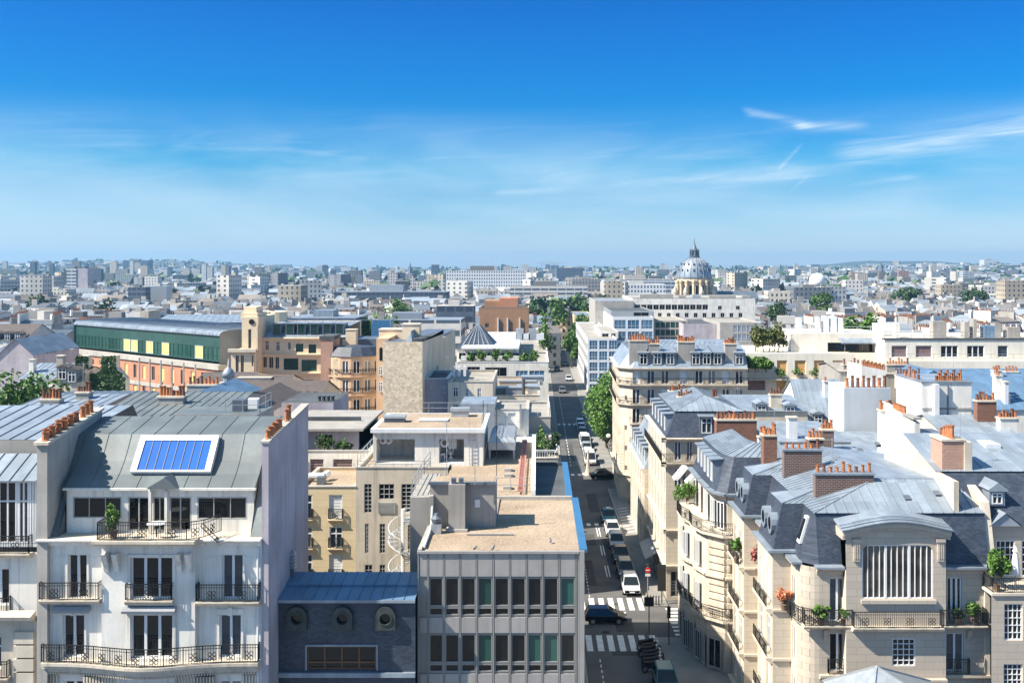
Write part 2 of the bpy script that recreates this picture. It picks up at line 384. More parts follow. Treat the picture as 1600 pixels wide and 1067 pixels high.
def window_meshes(w, h, style):
    key = (round(w, 2), round(h, 2), style)
    if key in WCACHE: return WCACHE[key]
    fr, pa, extra = MB(), MB(), None
    t, dp = .07, .08
    fm, pm = 'frame', 'glass'
    def grid(nu, nz, bar=.05, zs=None):
        fr.box(0, t, -dp, 0, 0, h); fr.box(w-t, w, -dp, 0, 0, h); fr.box(t, w-t, -dp, 0, 0, t); fr.box(t, w-t, -dp, 0, h-t, h)
        for i in range(1, nu): x = w*i/nu; fr.box(x-bar/2, x+bar/2, -dp+.004, 0, t, h-t)
        for j in range(1, nz):
            z = h*j/nz if zs is None else zs[j-1]; fr.box(t, w-t, -dp+.008, 0, z-bar/2, z+bar/2)
    pa.box(.01, w-.01, .002, .04, .01, h-.01)
    if style == 'french': grid(2, 1, .13)
    elif style == 'frenchbar': grid(2, 4, .10); 
    elif style == 'triple': t = .08; pm = 'glassdark'; grid(3, 1, .14)
    elif style == 'casement': grid(2, 2, .08, [h*.68])
    elif style == 'grid': grid(4, 5, .045)
    elif style == 'fine': grid(2, 5, .05)
    elif style == 'studio':
        pm = 'glasswarm'; grid(12, 1, .045)
        for i in (4, 8): x = w*i/12; fr.box(x-.07, x+.07, -dp-.02, .01, t, h-t)
    elif style == 'plain': grid(1, 1)
    elif style == 'brown': fm = 'framebrown'; pm = 'glassdark'; t = .09; grid(4, 2, .09, [h*.30])
    elif style == 'green': fm = 'framegrey'; pm = 'glassgreen'; grid(2, 2, .06, [h*.3])
    elif style == 'blue': pm = 'glassblue'; grid(3, 2, .07, [h*.35])
    elif style == 'bluegreen': pm = 'glassgreen'; fm = 'greenglazing'; grid(2, 2, .07, [h*.35])
    elif style == 'office': fm = 'panelgap'; pm = 'glassdark'; t = .06; grid(1, 1)
    elif style == 'officegreen': fm = 'panelgap'; pm = 'glassgreen'; t = .06; grid(1, 1)
    elif style == 'block': fm = 'framegrey'; pm = 'glassdark'; t = .05; grid(max(2, int(w/.3)), max(2, int(h/.3)), .05)
    elif style in ('orange', 'brownb', 'yellowb', 'whiteb'):
        pm = {'orange': 'orangeblind', 'brownb': 'brownblind', 'yellowb': 'yellowblind', 'whiteb': 'awning'}[style]; t = .05; grid(1, 1)
        for k in range(int(h/.22)): fr.box(t, w-t, -.012, 0, .1+k*.22, .115+k*.22)
    elif style == 'dark': fm = 'framegrey'; pm = 'glassdark'; grid(2, 1, .06)
    elif style == 'darkwide': fm = 'framegrey'; pm = 'glassdark'; grid(3, 1, .04)
    r = (fr.mesh('window', [fm]), pa.mesh('pane', [pm])); WCACHE[key] = r; return r
def add_window(par, f, a, b, c, d, style, rev=.22, name='window'):
    fm, pm = window_meshes(b-a, d-c, style)
    o = place(name, fm, par, f.pt(a, c, -rev+.085), f.rz)
    p = bpy.data.objects.new('pane', pm); COL.objects.link(p); p.parent = o
    return o
def railing(mb, pts, h=1.0, gap=.13, r=.018, closed=False, orn=True):
    """wrought-iron railing along 3-D points at floor level"""
    for a, b in zip(pts, pts[1:]):
        a, b = Vector(a), Vector(b); L = (b-a).length
        if L < .05: continue
        n = max(1, int(L/gap)); up = Vector((0, 0, 1))
        for zz, rr in ((h, r*1.7), (h*.84, r), (.08, r*1.2)): mb.bar(a+up*zz, b+up*zz, rr)
        for i in range(n+1):
            q = a.lerp(b, i/n); mb.bar(q+up*.08, q+up*h, r*(1.6 if i in (0, n) else .8))
        if orn and L > .7:
            m = max(1, int(L/1.3)); d = (b-a).normalized()
            for k in range(m):
                c = a.lerp(b, (k+.5)/m) + up*h*.42
                for (ox, oz, rad) in ((-.11, .1, .1), (.11, .1, .1), (-.11, -.12, .1), (.11, -.12, .1)):
                    ring = [c + d*(ox+rad*math.cos(t*PI/4)) + up*(oz+rad*math.sin(t*PI/4)) for t in range(9)]
                    mb.path(ring, r*1.1)
def tubes(mb, pts, h=1.0, levels=(.5, 1.0), gap=1.5, r=.025):
    """plain tubular guard rail"""
    for a, b in zip(pts, pts[1:]):
        a, b = Vector(a), Vector(b); L = (b-a).length; n = max(1, round(L/gap)); up = Vector((0, 0, 1))
        for l in levels: mb.bar(a+up*h*l, b+up*h*l, r)
        for i in range(n+1): q = a.lerp(b, i/n); mb.bar(q, q+up*h, r)
def balcony(par, f, u0, u1, z, out=.6, h=1.0, thick=.18, mat='stoneplain', lab=None, slab=True, gap=.13):
    b = MB()
    b.extr([(0.001, z-thick-.1), (out*.6, z-thick-.06), (out*.9, z-thick*.6), (out, z-.05), (out, z), (0.001, z)], f, u0, u1)
    o = b.build('balcony', mat, par)
    r = MB(); e = out-.06
    railing(r, [f.pt(u0+.05, z, .02), f.pt(u0+.05, z, e), f.pt(u1-.05, z, e), f.pt(u1-.05, z, .02)], h, gap)
    r.build('railing', 'iron', o); return o
POTM = {}
def pot_mesh(kind):
    if kind not in POTM:
        b = MB(); b.lathe(0, 0, [(.13, 0), (.15, .03), (.12, .08), (.10, .5), (.135, .55), (.135, .6), (.09, .6), (.085, .45)], 8); POTM[kind] = b.mesh('chimney_pot', [kind], smooth=False)
    return POTM[kind]
def chimney(par, x0, x1, y0, y1, z0, z1, mat='brick', pots=4, kind='pot', cap='stoneplain', s=1.0, var=True, rows=1):
    b = MB(); b.box(x0, x1, y0, y1, z0, z1); st = b.build('chimney', mat, par)
    c = MB(); c.box(x0-.08, x1+.08, y0-.08, y1+.08, z1+.002, z1+.14); c.build('chimney_cap', cap, st)
    alongx = (x1-x0) >= (y1-y0)
    for r in range(rows):
        for i in range(pots):
            k = (i+.5)/pots; q = (r+.5)/rows
            p = (x0+(x1-x0)*k, y0+(y1-y0)*q, z1+.14) if alongx else (x0+(x1-x0)*q, y0+(y1-y0)*k, z1+.14)
            hs = RND.choice((.6, .8, 1, 1.15)) if var else 1
            kk = kind if not (var and RND.random() < .15) else ('potdark' if kind == 'pot' else 'pot')
            place('chimney_pot', pot_mesh(kk), st, p, RND.random()*3, (s, s, s*hs))
    return st
def dormer(par, f, u, z, w, h, back, roof='zinc', cheek='zincdark', style='casement', pitch=.35, d=0.0, shed=False):
    """a roof window standing d in front of plane f, its body running back"""
    b = MB(); t = .16; dd = d
    hole = (u+t, u+w-t, z+.12, z+h-.12)
    wall_holes(b, Fac(*f.pt(0, 0, dd)[:2], *f.d), u, u+w, z, z+h, [hole], .12)
    for uu in (u, u+w): b.quad(f.pt(uu, z, dd), f.pt(uu, z+h, dd), f.pt(uu, z+h, dd-back), f.pt(uu, z, dd-back))
    o = b.build('dormer', cheek, par)
    r = MB(); ov = .15
    if shed:
        r.hexa([f.pt(u-ov, z+h, dd+ov*1.6), f.pt(u+w+ov, z+h, dd+ov*1.6), f.pt(u+w+ov, z+h+pitch*w, dd-back), f.pt(u-ov, z+h+pitch*w, dd-back),
                f.pt(u-ov, z+h+.08, dd+ov*1.6), f.pt(u+w+ov, z+h+.08, dd+ov*1.6), f.pt(u+w+ov, z+h+pitch*w+.08, dd-back), f.pt(u-ov, z+h+pitch*w+.08, dd-back)])
    else:
        m = u+w/2; top = z+h+w*pitch
        A_ = [f.pt(u-ov, z+h, dd+ov), f.pt(u+w+ov, z+h, dd+ov), f.pt(m, top, dd+ov)]; B_ = [f.pt(u-ov, z+h, dd-back), f.pt(u+w+ov, z+h, dd-back), f.pt(m, top, dd-back)]
        up = Vector((0, 0, .08)); A2 = [tuple(Vector(p)+up) for p in A_]; B2 = [tuple(Vector(p)+up) for p in B_]
        r.quad(A2[0], A2[2], B2[2], B2[0]); r.quad(A2[2], A2[1], B2[1], B2[2]); r.tri(A_[0], A_[1], A_[2]); r.quad(A_[0], A_[2], A2[2], A2[0]); r.quad(A_[2], A_[1], A2[1], A2[2])
    r.build('dormer_roof', roof, o)
    f2 = Fac(*f.pt(0, 0, dd)[:2], *f.d)
    fm, pm = window_meshes(hole[1]-hole[0], hole[3]-hole[2], style)
    wo = place('window_frame', fm, o, f2.pt(hole[0], hole[2], -.05), f.rz)
    pa = place('pane', pm, o, f2.pt(hole[0], hole[2], -.05), f.rz)
    return o
def facade(par, f, u0, u1, z0, z1, mat, wins, rev=.22, name='wall', extra=None):
    """wall part with its windows; wins = (u0, u1, z0, z1, style)"""
    b = MB(); wall_holes(b, f, u0, u1, z0, z1, wins, rev)
    if extra: extra(b)
    o = b.build(name, mat, par)
    for w in wins: add_window(par, f, *w[:5], rev)
    return o
def rows(us, zs, w, h, style): return [(u-w/2, u+w/2, z, z+h, style if isinstance(style, str) else style(i, j)) for j, z in enumerate(zs) for i, u in enumerate(us)]
def cornice(b, f, u0, u1, z, out=.4, h=.4, mi=0):
    b.extr([(0.001, z-h), (out*.35, z-h), (out*.45, z-h*.55), (out*.85, z-h*.35), (out, z-h*.2), (out, z), (0.001, z)], f, u0, u1, mi)
def solid(par, pts, z0, z1, mat, top=None, name='wall'):
    b = MB(); b.prism(pts, z0, z1, 0, 1 if top else None); return b.build(name, [mat, top] if top else mat, par)
# ------------------------------------------------------------------ plants
def leaf_cloud(mb, cx, cy, cz, rx, ry, rz, n, size, rnd, clumps=9, lean=.5):
    """leaf-sized quads gathered in clumps through an uneven crown"""
    cl = []
    for _ in range(clumps):
        th, ph = rnd.random()*2*PI, math.acos(rnd.uniform(-.75, 1)); k = rnd.uniform(.35, .85)
        cl.append((cx+rx*k*math.sin(ph)*math.cos(th), cy+ry*k*math.sin(ph)*math.sin(th), cz+rz*k*math.cos(ph), rnd.uniform(.28, .52)))
    for i in range(n):
        x, y, z, r = cl[i % clumps]
        d = Vector((rnd.gauss(0, 1), rnd.gauss(0, 1), rnd.gauss(0, 1))).normalized(); k = rnd.random()**.4*r
        p = Vector((x + d.x*rx*k, y + d.y*ry*k, z + d.z*rz*k))
        nrm = (d*lean + Vector((rnd.gauss(0, 1), rnd.gauss(0, 1), rnd.gauss(0, 1)+.5))).normalized()
        a = nrm.orthogonal().normalized(); b = nrm.cross(a); t = rnd.random()*PI; s = size*rnd.uniform(.6, 1.4)
        e, g = (a*math.cos(t)+b*math.sin(t))*s, (b*math.cos(t)-a*math.sin(t))*s*.6
        mb.quad(p-e, p-g, p+e, p+g)
def tree(name, label, cat, x, y, z, h, rad, leaf='leaf', n=2600, size=.22, trunk=.35, seed=1, group=None, clumps=14, ry=None):
    rnd = random.Random(seed); t = thing(name, label, cat, (x, y, z), group)
    tr = MB(); ch = h*trunk; top = (x+rnd.uniform(-.2, .2), y, z+ch)
    r0 = max(.05, h*.022)
    tr.bar((x, y, z), top, r0, r0*.75, 0, 7)
    for k in range(7):
        a = k*2*PI/7+rnd.random(); q = (x+math.cos(a)*rad*.6, y+math.sin(a)*rad*.6, z+ch+(h-ch)*rnd.uniform(.3, .75)); tr.bar(top, q, r0*.5, r0*.15, 0, 5)
    tr.bar(top, (x, y, z+h*.85), r0*.6, r0*.15, 0, 5)
    tr.build('trunk', 'bark', t)
    c = MB(); cz = z+ch*.8+(h-ch*.8)/2; leaf_cloud(c, x, y, cz, rad*1.1, (ry or rad)*1.1, (h-ch*.8)/2*1.05, n, size, rnd, clumps); c.build('crown', leaf, t)
    return t
def potted(name, label, x, y, z, h, rad, leaf='leaf', n=420, size=.07, seed=1, group=None, pot=.22):
    rnd = random.Random(seed); t = thing(name, label, 'plant', (x, y, z), group)
    p = MB(); p.lathe(x, y, [(pot*.75, z), (pot, z+pot*1.6), (pot*1.08, z+pot*1.6), (pot*1.08, z+pot*1.8), (pot*.9, z+pot*1.75)], 10); p.build('pot', 'soil', t)
    s = MB()
    for k in range(5): a = k*1.26; s.bar((x, y, z+pot*1.6), (x+math.cos(a)*rad*.5, y+math.sin(a)*rad*.5, z+h*.8), .015, .008)
    s.build('stem', 'bark', t)
    c = MB(); leaf_cloud(c, x, y, z+pot*1.7+(h-pot*1.7)/2, rad, rad, (h-pot*1.7)/2*1.1, n, size, rnd, 8); c.build('foliage', leaf, t)
    return t
def wp(Y, a, b, t, bt, style, dx=0.0): return (PX(a, Y)+dx, PX(b, Y)+dx, PZ(bt, Y), PZ(t, Y), style)   # an opening measured on the photo at a distance
# ================================================================== white apartment house at the lower left
FY = 54.0
hA = thing('apartment_house', 'white apartment house with curved grey zinc roof and blue skylight at lower left', 'house', (-20, FY, 0))
XL, XR = PX(62, FY), PX(420, FY)
c0, c1 = PX(163, FY), PX(308, FY); CY = FY-.35
f = Fac(0, FY, 1, 0); fc = Fac(0, CY, 1, 0)
zc = PZ(840, FY)
wl = [wp(FY, 106, 136, 866, 935, 'french'), wp(FY, 98, 132, 960, 1026, 'french')]
wr = [wp(FY, 347, 380, 866, 935, 'french'), wp(FY, 343, 377, 960, 1026, 'french')]
wc = [wp(CY, 204, 270, 870, 935, 'triple'), wp(CY, 204, 270, 960, 1028, 'triple')]
low = PZ(1066, FY)
wl.append((PX(100, FY), PX(132, FY), low-2.0, low+.1, 'french')); wr.append((PX(343, FY), PX(377, FY), low-2.0, low+.1, 'french')); wc.append((PX(204, CY), PX(270, CY), low-2.0, low-.05, 'triple'))
def exA(b):
    for x0, x1 in ((XL, c0), (c1, XR-.35)): cornice(b, f, x0, x1, zc, .45, .38)
    for w in (wl[0], wr[0]):                                   # stone lintel pieces beside the upper windows
        for s in (w[0]-.75, w[1]+.1): b.box(s, s+.65, FY-.04, FY-.002, w[3]-.55, w[3]-.12)
    for w in (wl[1], wr[1]): b.box(w[0]-.14, w[1]+.14, FY-.07, FY-.002, w[3]+.03, w[3]+.32); b.box((w[0]+w[1])/2-.12, (w[0]+w[1])/2+.12, FY-.11, FY-.071, w[3]-.02, w[3]+.42)
    for w in wl+wr:
        b.box(w[0]-.11, w[0], FY-.05, FY-.002, w[2], w[3]); b.box(w[1], w[1]+.11, FY-.05, FY-.002, w[2], w[3])
wa = MB(); wall_holes(wa, f, XL, c0, 0, zc, wl, .3); wall_holes(wa, f, c1, XR-.35, 0, zc, wr, .3); wall_holes(wa, fc, c0, c1, 0, zc+.15, wc, .3); exA(wa)
wa.quad((c0, FY, 0), (c0, FY, zc), (c0, CY, zc), (c0, CY, 0)); wa.quad((c1, FY, 0), (c1, CY, 0), (c1, CY, zc), (c1, FY, zc))
for w in wc: wa.box(w[0]-.16, w[0]-.003, CY-.06, CY-.002, w[2], w[3]); wa.box(w[1]+.003, w[1]+.16, CY-.06, CY-.002, w[2], w[3]); wa.box(w[0]-.16, w[1]+.16, CY-.09, CY-.002, w[3]+.003, w[3]+.14)
wa.box(XL, XR-.35, FY+.3, FY+9, 0, zc-.05)
wa.build('wall', 'white', hA)
for ff, ws in ((f, wl+wr), (fc, wc)):
    for w in ws: add_window(hA, ff, *w[:5], .3)
# brackets under the top balcony
for px in (168, 184, 282, 297):
    b = MB(); x = PX(px, CY); z1 = PZ(862, CY)
    b.extr([(0.003, z1-1.05), (.16, z1-1.0), (.22, z1-.7), (.42, z1-.35), (.55, z1), (0.003, z1)], fc, x-.13, x+.13); b.build('bracket', 'white', hA)
# balconies
balcony(hA, f, PX(67, FY), PX(161, FY), PZ(933, FY), .55, .92)
balcony(hA, f, PX(310, FY), PX(408, FY), PZ(936, FY), .55, .92)
balcony(hA, fc, PX(198, CY), PX(272, CY), PZ(936, CY), .35, .88)
# the long bowed balcony of the floor below, with its scalloped slab
zb = PZ(1030, FY); pts = []
for i in range(25):
    t = i/24; x = XL+.3+(XR-.75-XL)*t; k = math.exp(-((x-(c0+c1)/2)/2.6)**2); pts.append((x, FY-.5-k*.75))
b = MB()
for (a, d) in zip(pts, pts[1:]):
    for z0, z1, o in ((zb-.16, zb, 0.0), (zb-.34, zb-.161, .12), (zb-.55, zb-.341, .26)):
        b.hexa([(a[0], a[1]+o, z0), (d[0], d[1]+o, z0), (d[0], FY-.001, z0), (a[0], FY-.001, z0), (a[0], a[1]+o, z1), (d[0], d[1]+o, z1), (d[0], FY-.001, z1), (a[0], FY-.001, z1)])
for i in range(80):
    t = (i+.5)/80; x = XL+.35+(XR-.85-XL)*t; k = math.exp(-((x-(c0+c1)/2)/2.6)**2); y = FY-.5-k*.75+.22; b.box(x-.035, x+.035, y, y+.2, zb-.66, zb-.551)
ob = b.build('balcony', 'stoneplain', hA)
r = MB(); railing(r, [(XL+.36, FY-.02, zb)] + [(p[0], p[1]+.07, zb) for p in pts[0::2]] + [(XR-.5, FY-.02, zb)], .95, .13); r.build('railing', 'iron', ob)
# fluted panels below it
for a, d in ((70, 96), (135, 190), (278, 340), (380, 405)):
    b = MB(); x0, x1 = PX(a, FY), PX(d, FY); n = int((x1-x0)/.16)
    base = CY if c0 < (x0+x1)/2 < c1 else FY
    for i in range(n): b.box(x0+i*.16, x0+i*.16+.09, min(base, FY)-.14-(.28 if base == FY and x1 > c0 > x0 or x0 < c1 < x1 and base == FY else 0), FY-.002, low-1.9, zb-.75)
    b.build('fluted_panel', 'stoneplain', hA)
# rolled awnings and drainpipe
for a, d, py, ff in ((84, 142, 950, f), (193, 276, 951, fc)):
    b = MB(); Yf = FY if ff is f else CY; z = PZ(py, Yf); b.extr([(0.004, z-.05), (.3, z-.16), (.33, z-.02), (.18, z+.16), (0.004, z+.16)], ff, PX(a, Yf), PX(d, Yf)); b.build('awning', 'canvasgrey', hA)
b = MB(); b.bar((XR-.55, FY-.1, 4), (XR-.55, FY-.1, zc-.5), .06, None, 0, 8); b.bar((XL+.15, FY-.1, 4), (XL+.15, FY-.1, zc-2.2), .06, None, 0, 8); b.build('drainpipe', 'frame', hA)
# attic storey: terrace, glazed strip, curved roof
AY = 55.0; fa = Fac(0, AY, 1, 0); za1 = 20.2
ax0, ax1 = PX(104, AY), PX(397, AY); aw = [wp(AY, 114, 190, 776, 809, 'darkwide'), wp(AY, 200, 234, 776, 838, 'dark'), wp(AY, 239, 260, 776, 838, 'dark'), wp(AY, 265, 299, 776, 838, 'dark'), wp(AY, 308, 386, 776, 811, 'darkwide')]
aw = [(a, d, max(z, zc+.12), t, s) for a, d, z, t, s in aw]
def exat(b):
    b.box(ax0-.12, ax1+.12, AY-.22, AY-.002, za1-.12, za1)
    for px in (237, 262): x = PX(px, AY); b.box(x-.07, x+.07, AY-.3, AY-.14, zc+.05, za1-.12)
facade(hA, fa, ax0, ax1, zc, za1, 'white', aw, .16, 'attic_wall', exat)
b = MB(); b.box(XL+.5, XR-.36, FY-.05, AY+1, zc-.05, zc+.02)
b.extr([(0.0, zc-.3), (.7, zc-.12), (1.0, zc+.02), (1.0, zc+.16), (0, zc+.16)], fc, PX(155, CY), PX(313, CY)); b.build('terrace_slab', 'stoneplain', hA)
r = MB(); y0 = CY-.85; zt = zc+.16
railing(r, [(PX(163, CY), AY-.1, zt), (PX(163, CY), y0, zt), (PX(300, CY), y0, zt), (PX(322, CY), y0+.5, zt), (PX(340, FY), AY-.4, zt)], .95, .12); r.build('railing', 'iron', hA)
prof = [(AY-.12, za1), (55.8, 20.75), (56.5, 21.35), (57.0, 21.95), (57.5, 22.65), (60.7, 23.2)]
b = MB()
for (ya, zaa), (yb, zbb) in zip(prof, prof[1:]): b.roof((ax0-.05, ya, zaa), (ax1+.05, ya, zaa), (ax1+.05, yb, zbb), (ax0-.05, yb, zbb), 1.15, h=.03)
for x0, x1 in ((XL+.55, ax0-.05), (ax1+.05, XR-.36)):
    for (ya, zaa), (yb, zbb) in (((54.05, zc), (57.4, 22.65)), ((57.4, 22.65), (60.7, 23.2))): b.roof((x0, ya, zaa), (x1, ya, zaa), (x1, yb, zbb), (x0, yb, zbb), 0)
for xx in (ax0-.052, ax1+.052): b.poly([(xx, 54.05, zc), (xx, AY, zc)] + [(xx, ya, zaa) for ya, zaa in prof[:3]])
b.quad((XL+.55, 60.7, 23.2), (XR-.36, 60.7, 23.2), (XR-.36, 64, 19), (XL+.55, 64, 19))
b.build('roof', 'zincgreen', hA)
b = MB()   # small pediment over the terrace door
x0, x1 = PX(233, AY), PX(281, AY); xm = PX(262, AY)
b.poly([(x0, AY-.45, za1+.02), (x1, AY-.45, za1+.02), (xm, AY-.45, za1+.62)]); b.quad((x0, AY-.45, za1+.02), (xm, AY-.45, za1+.62), (xm, AY+1.2, za1+.62), (x0, AY+1.2, za1+.02)); b.quad((xm, AY-.45, za1+.62), (x1, AY-.45, za1+.02), (x1, AY+1.2, za1+.02), (xm, AY+1.2, za1+.62)); b.quad((x0, AY-.45, za1+.02), (x0, AY+.3, za1+.02), (x1, AY+.3, za1+.02), (x1, AY-.45, za1+.02)); b.build('porch_roof', 'zincgreen', hA)
# skylight with blue blinds
b = MB(); s0, s1 = PX(205, 55.8), PX(330, 55.8); lo, hi = (55.78, 20.78), (57.35, 22.5)
def SK(u, v, d=0): return (s0+(s1-s0)*u, lo[0]+(hi[0]-lo[0])*v-d*.75, lo[1]+(hi[1]-lo[1])*v+d*.65)
def slab(bb, u0, u1, v0, v1, d0, d1): bb.hexa([SK(u0, v0, d0), SK(u1, v0, d0), SK(u1, v1, d0), SK(u0, v1, d0), SK(u0, v0, d1), SK(u1, v0, d1), SK(u1, v1, d1), SK(u0, v1, d1)])
slab(b, 0, .075, 0, 1, -.12, .22); slab(b, .925, 1, 0, 1, -.12, .22); slab(b, .075, .925, .86, 1, -.12, .22); slab(b, .075, .925, 0, .05, -.12, .22)
sk = b.build('skylight', 'frame', hA)
b = MB(); slab(b, .075, .925, .05, .86, .12, .17); b.build('blue_blind', 'blind', sk)
b = MB()
for i in range(1, 8): slab(b, .075+.85*i/8-.004, .075+.85*i/8+.004, .05, .86, .172, .2)
b.build('glazing_bar', 'zincdark', sk)
# party walls and their chimney pots
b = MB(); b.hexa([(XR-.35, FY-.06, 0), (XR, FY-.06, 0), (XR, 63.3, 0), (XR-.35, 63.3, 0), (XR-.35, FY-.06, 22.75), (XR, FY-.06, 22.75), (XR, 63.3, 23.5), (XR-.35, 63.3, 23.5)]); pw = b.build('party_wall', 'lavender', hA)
b = MB(); b.hexa([(XR-.42, FY-.12, 22.752), (XR+.06, FY-.12, 22.752), (XR+.06, 63.3, 23.502), (XR-.42, 63.3, 23.502), (XR-.42, FY-.12, 22.86), (XR+.06, FY-.12, 22.86), (XR+.06, 63.3, 23.61), (XR-.42, 63.3, 23.61)]); b.build('coping', 'concrete', pw)
for i in range(7): y = 54.5+i*.42; place('chimney_pot', pot_mesh('pot'), pw, (XR-.18, y, 22.86+.08*(y-54)), i, (1.2, 1.2, .75+.2*(i % 2)))
for i in range(2): y = 58.6+i*.45; place('chimney_pot', pot_mesh('pot'), pw, (XR-.18, y, 22.86+.08*(y-54)), i, (1.2, 1.2, 1.1+.3*i))
XLa, XLb = XL, PX(78, FY)
b = MB(); b.hexa([(XLa, FY-.3, 0), (XLb, FY-.3, 0), (XLb, 60.5, 0), (XLa, 60.5, 0), (XLa, FY-.3, 22.7), (XLb, FY-.3, 22.7), (XLb, 60.5, 23.6), (XLa, 60.5, 23.6)]); lw = b.build('party_wall', 'concrete', hA)
b = MB(); b.hexa([(XLa-.12, FY-.42, 22.702), (XLb+.12, FY-.42, 22.702), (XLb+.12, 60.5, 23.602), (XLa-.12, 60.5, 23.602), (XLa-.12, FY-.42, 22.85), (XLb+.12, FY-.42, 22.85), (XLb+.12, 60.5, 23.75), (XLa-.12, 60.5, 23.75)]); b.build('coping', 'stoneplain', lw)
for i in range(11): y = 53.95+i*.36; place('chimney_pot', pot_mesh('pot'), lw, (XLb-.22-.14*(i % 2), y, 22.85+.133*(y-53.7)), i, (1.45, 1.45, .78+.1*(i % 3)))
for i in range(3): y = 58.4+i*.5; place('chimney_pot', pot_mesh('pot'), lw, (XLb-.22, y, 23.4+.1*i), i, (1.4, 1.4, 1.15))
# terrace furniture
potted('potted_shrub', 'bushy green potted shrub at the left corner of the white house attic terrace', PX(181, CY), CY-.3, zt, 1.75, .5, 'leafbright', 700, .07, 3)
t = thing('garden_table', 'small pale round table on the attic terrace with wrought-iron railing', 'table', (PX(246, CY), CY-.1, zt))
b = MB(); b.lathe(PX(246, CY), CY-.1, [(.5, zt+.7), (.52, zt+.72), (.5, zt+.74)], 16); b.build('tabletop', 'frame', t)
b = MB(); b.bar((PX(246, CY), CY-.1, zt), (PX(246, CY), CY-.1, zt+.7), .03); b.build('stem', 'iron', t)
t = thing('fire_ladder', 'dark iron escape ladder folded down beside the attic terrace', 'ladder', (PX(325, FY), FY-.6, zc))
b = MB(); a0, a1 = Vector((PX(318, FY), FY-.5, zc+.75)), Vector((PX(347, FY), FY-.75, zc-.05))
for o in (0, .45): b.bar(a0+Vector((0, o, 0)), a1+Vector((0, o, 0)), .025)
for i in range(7): q = a0.lerp(a1, i/6); b.bar(q, q+Vector((0, .45, 0)), .02)
b.build('rails', 'iron', t)
# ================================================================== neighbour cut by the left edge of the picture
hL = thing('corner_house', 'white house cut by the left picture edge with pale zinc roofs and glazed attic doors', 'house', (-30, 54, 0))
f = Fac(0, 54.6, 1, 0); lx0, lx1 = PX(-190, 54.6), XL-.02
zl = PZ(862, 54.6)
wins = [wp(54.6, -16, 14, 888, 945, 'french'), wp(54.6, -80, -40, 888, 945, 'french'), wp(54.6, -22, 8, 990, 1040, 'casement')]
facade(hL, f, lx0, lx1, PZ(962, 54.6), zl, 'white', wins[:2], .3)
f2 = Fac(0, 54.2, 1, 0)
def exl(b):
    for i in range(14):
        z = PZ(985, 54.2)-i*.72; b.box(PX(24, 54.2), PX(55, 54.2), 53.98, 54.198, z-.62, z)
facade(hL, f2, lx0, lx1, 0, PZ(970, 54.2), 'stoneplain', wins[2:], .3, 'wall', exl)
b = MB(); b.extr([(0.002, PZ(972, 54)), (.55, PZ(966, 54)), (.6, PZ(960, 54)), (0.002, PZ(955, 54))], f2, lx0, PX(56, 54.2)); b.build('ledge', 'stoneplain', hL)
balcony(hL, f, lx0, PX(18, 54.6), PZ(955, 54.6), .5, .85)
balcony(hL, f, lx0, PX(52, 54.6), zl, .5, .95)
balcony(hL, f2, lx0, PX(17, 54.2), PZ(1056, 54.2), .4, .9)
ga = [wp(55.6, -34, -6, 752, 848, 'casement'), wp(55.6, -2, 26, 752, 848, 'casement'), wp(55.6, 29, 45, 752, 848, 'casement'), wp(55.6, 47, 56, 752, 848, 'casement')]
facade(hL, Fac(0, 55.6, 1, 0), lx0, lx1, zl, PZ(748, 55.6), 'frame', ga, .15, 'attic_wall')
b = MB(); z0, z1 = PZ(750, 55.4), PZ(708, 57.6)
b.roof((lx0, 55.2, z0), (lx1, 55.2, z0), (lx1, 57.6, z1), (lx0, 57.6, z1), .72, h=.06)
z2, z3 = PZ(686, 58), PZ(633, 65)
b.roof((lx0, 57.8, z2), (lx1+.0, 57.8, z2), (lx1+.6, 65, z3), (lx0, 65, z3), .85, h=.06)
b.quad((lx0, 65, z3), (lx1+.6, 65, z3), (lx1+.6, 70, 18), (lx0, 70, 18)); b.build('roof', 'zinc', hL)
b = MB(); b.quad((lx0, 57.7, z1-.1), (lx1, 57.7, z1-.1), (lx1, 57.7, z2), (lx0, 57.7, z2)); b.box(lx0, lx1, 57.8, 64, 0, z2-.05); b.build('brick_band', 'brickdark' if 0 else 'greyrender', hL)
# ================================================================== low slate house between the white house and the office block
hB = thing('slate_house', 'low house with blue zinc roof and dark slate front pierced by three round dormers', 'house', (-10.4, 56, 0))
bx0, bx1 = XR+.02, PX(653, 57)-.02; f = Fac(0, 56, 1, 0); ze = PZ(936, 56)
w = [wp(56, 480, 588, 1009, 1046, 'brown')]
facade(hB, f, bx0, bx1, 0, ze, 'slate', w, .25)
b = MB(); zr = PZ(893, 59.4); ym, zm = 57.6, ze+(zr-ze)*.42
b.roof((bx0, 55.8, ze+.05), (bx1, 55.8, ze+.05), (bx1, ym, zm), (bx0, ym, zm), .62, h=.05); b.roof((bx0, ym, zm+.1), (bx1, ym, zm+.1), (bx1, 59.4, zr), (bx0, 59.4, zr), .62, h=.05); b.quad((bx0, ym, zm), (bx1, ym, zm), (bx1, ym, zm+.1), (bx0, ym, zm+.1))
b.quad((bx0, 59.4, zr), (bx1, 59.4, zr), (bx1, 59.4, 0), (bx0, 59.4, 0)); b.build('roof', 'zincblue', hB)
b = MB(); b.box(bx0, bx1, 55.74, 55.998, ze-.12, ze+.04); b.box(bx0, bx1, 55.8, 55.998, PZ(1056, 56), PZ(1049, 56)); b.build('gutter', 'zinc', hB)
b = MB(); a, d, z0, z1, _ = w[0]
for q in ((a-.1, a, z0, z1+.1), (d, d+.1, z0, z1+.1), (a, d, z1, z1+.1)): b.box(q[0], q[1], 55.93, 55.998, q[2], q[3])
b.build('window_surround', 'zinc', hB)
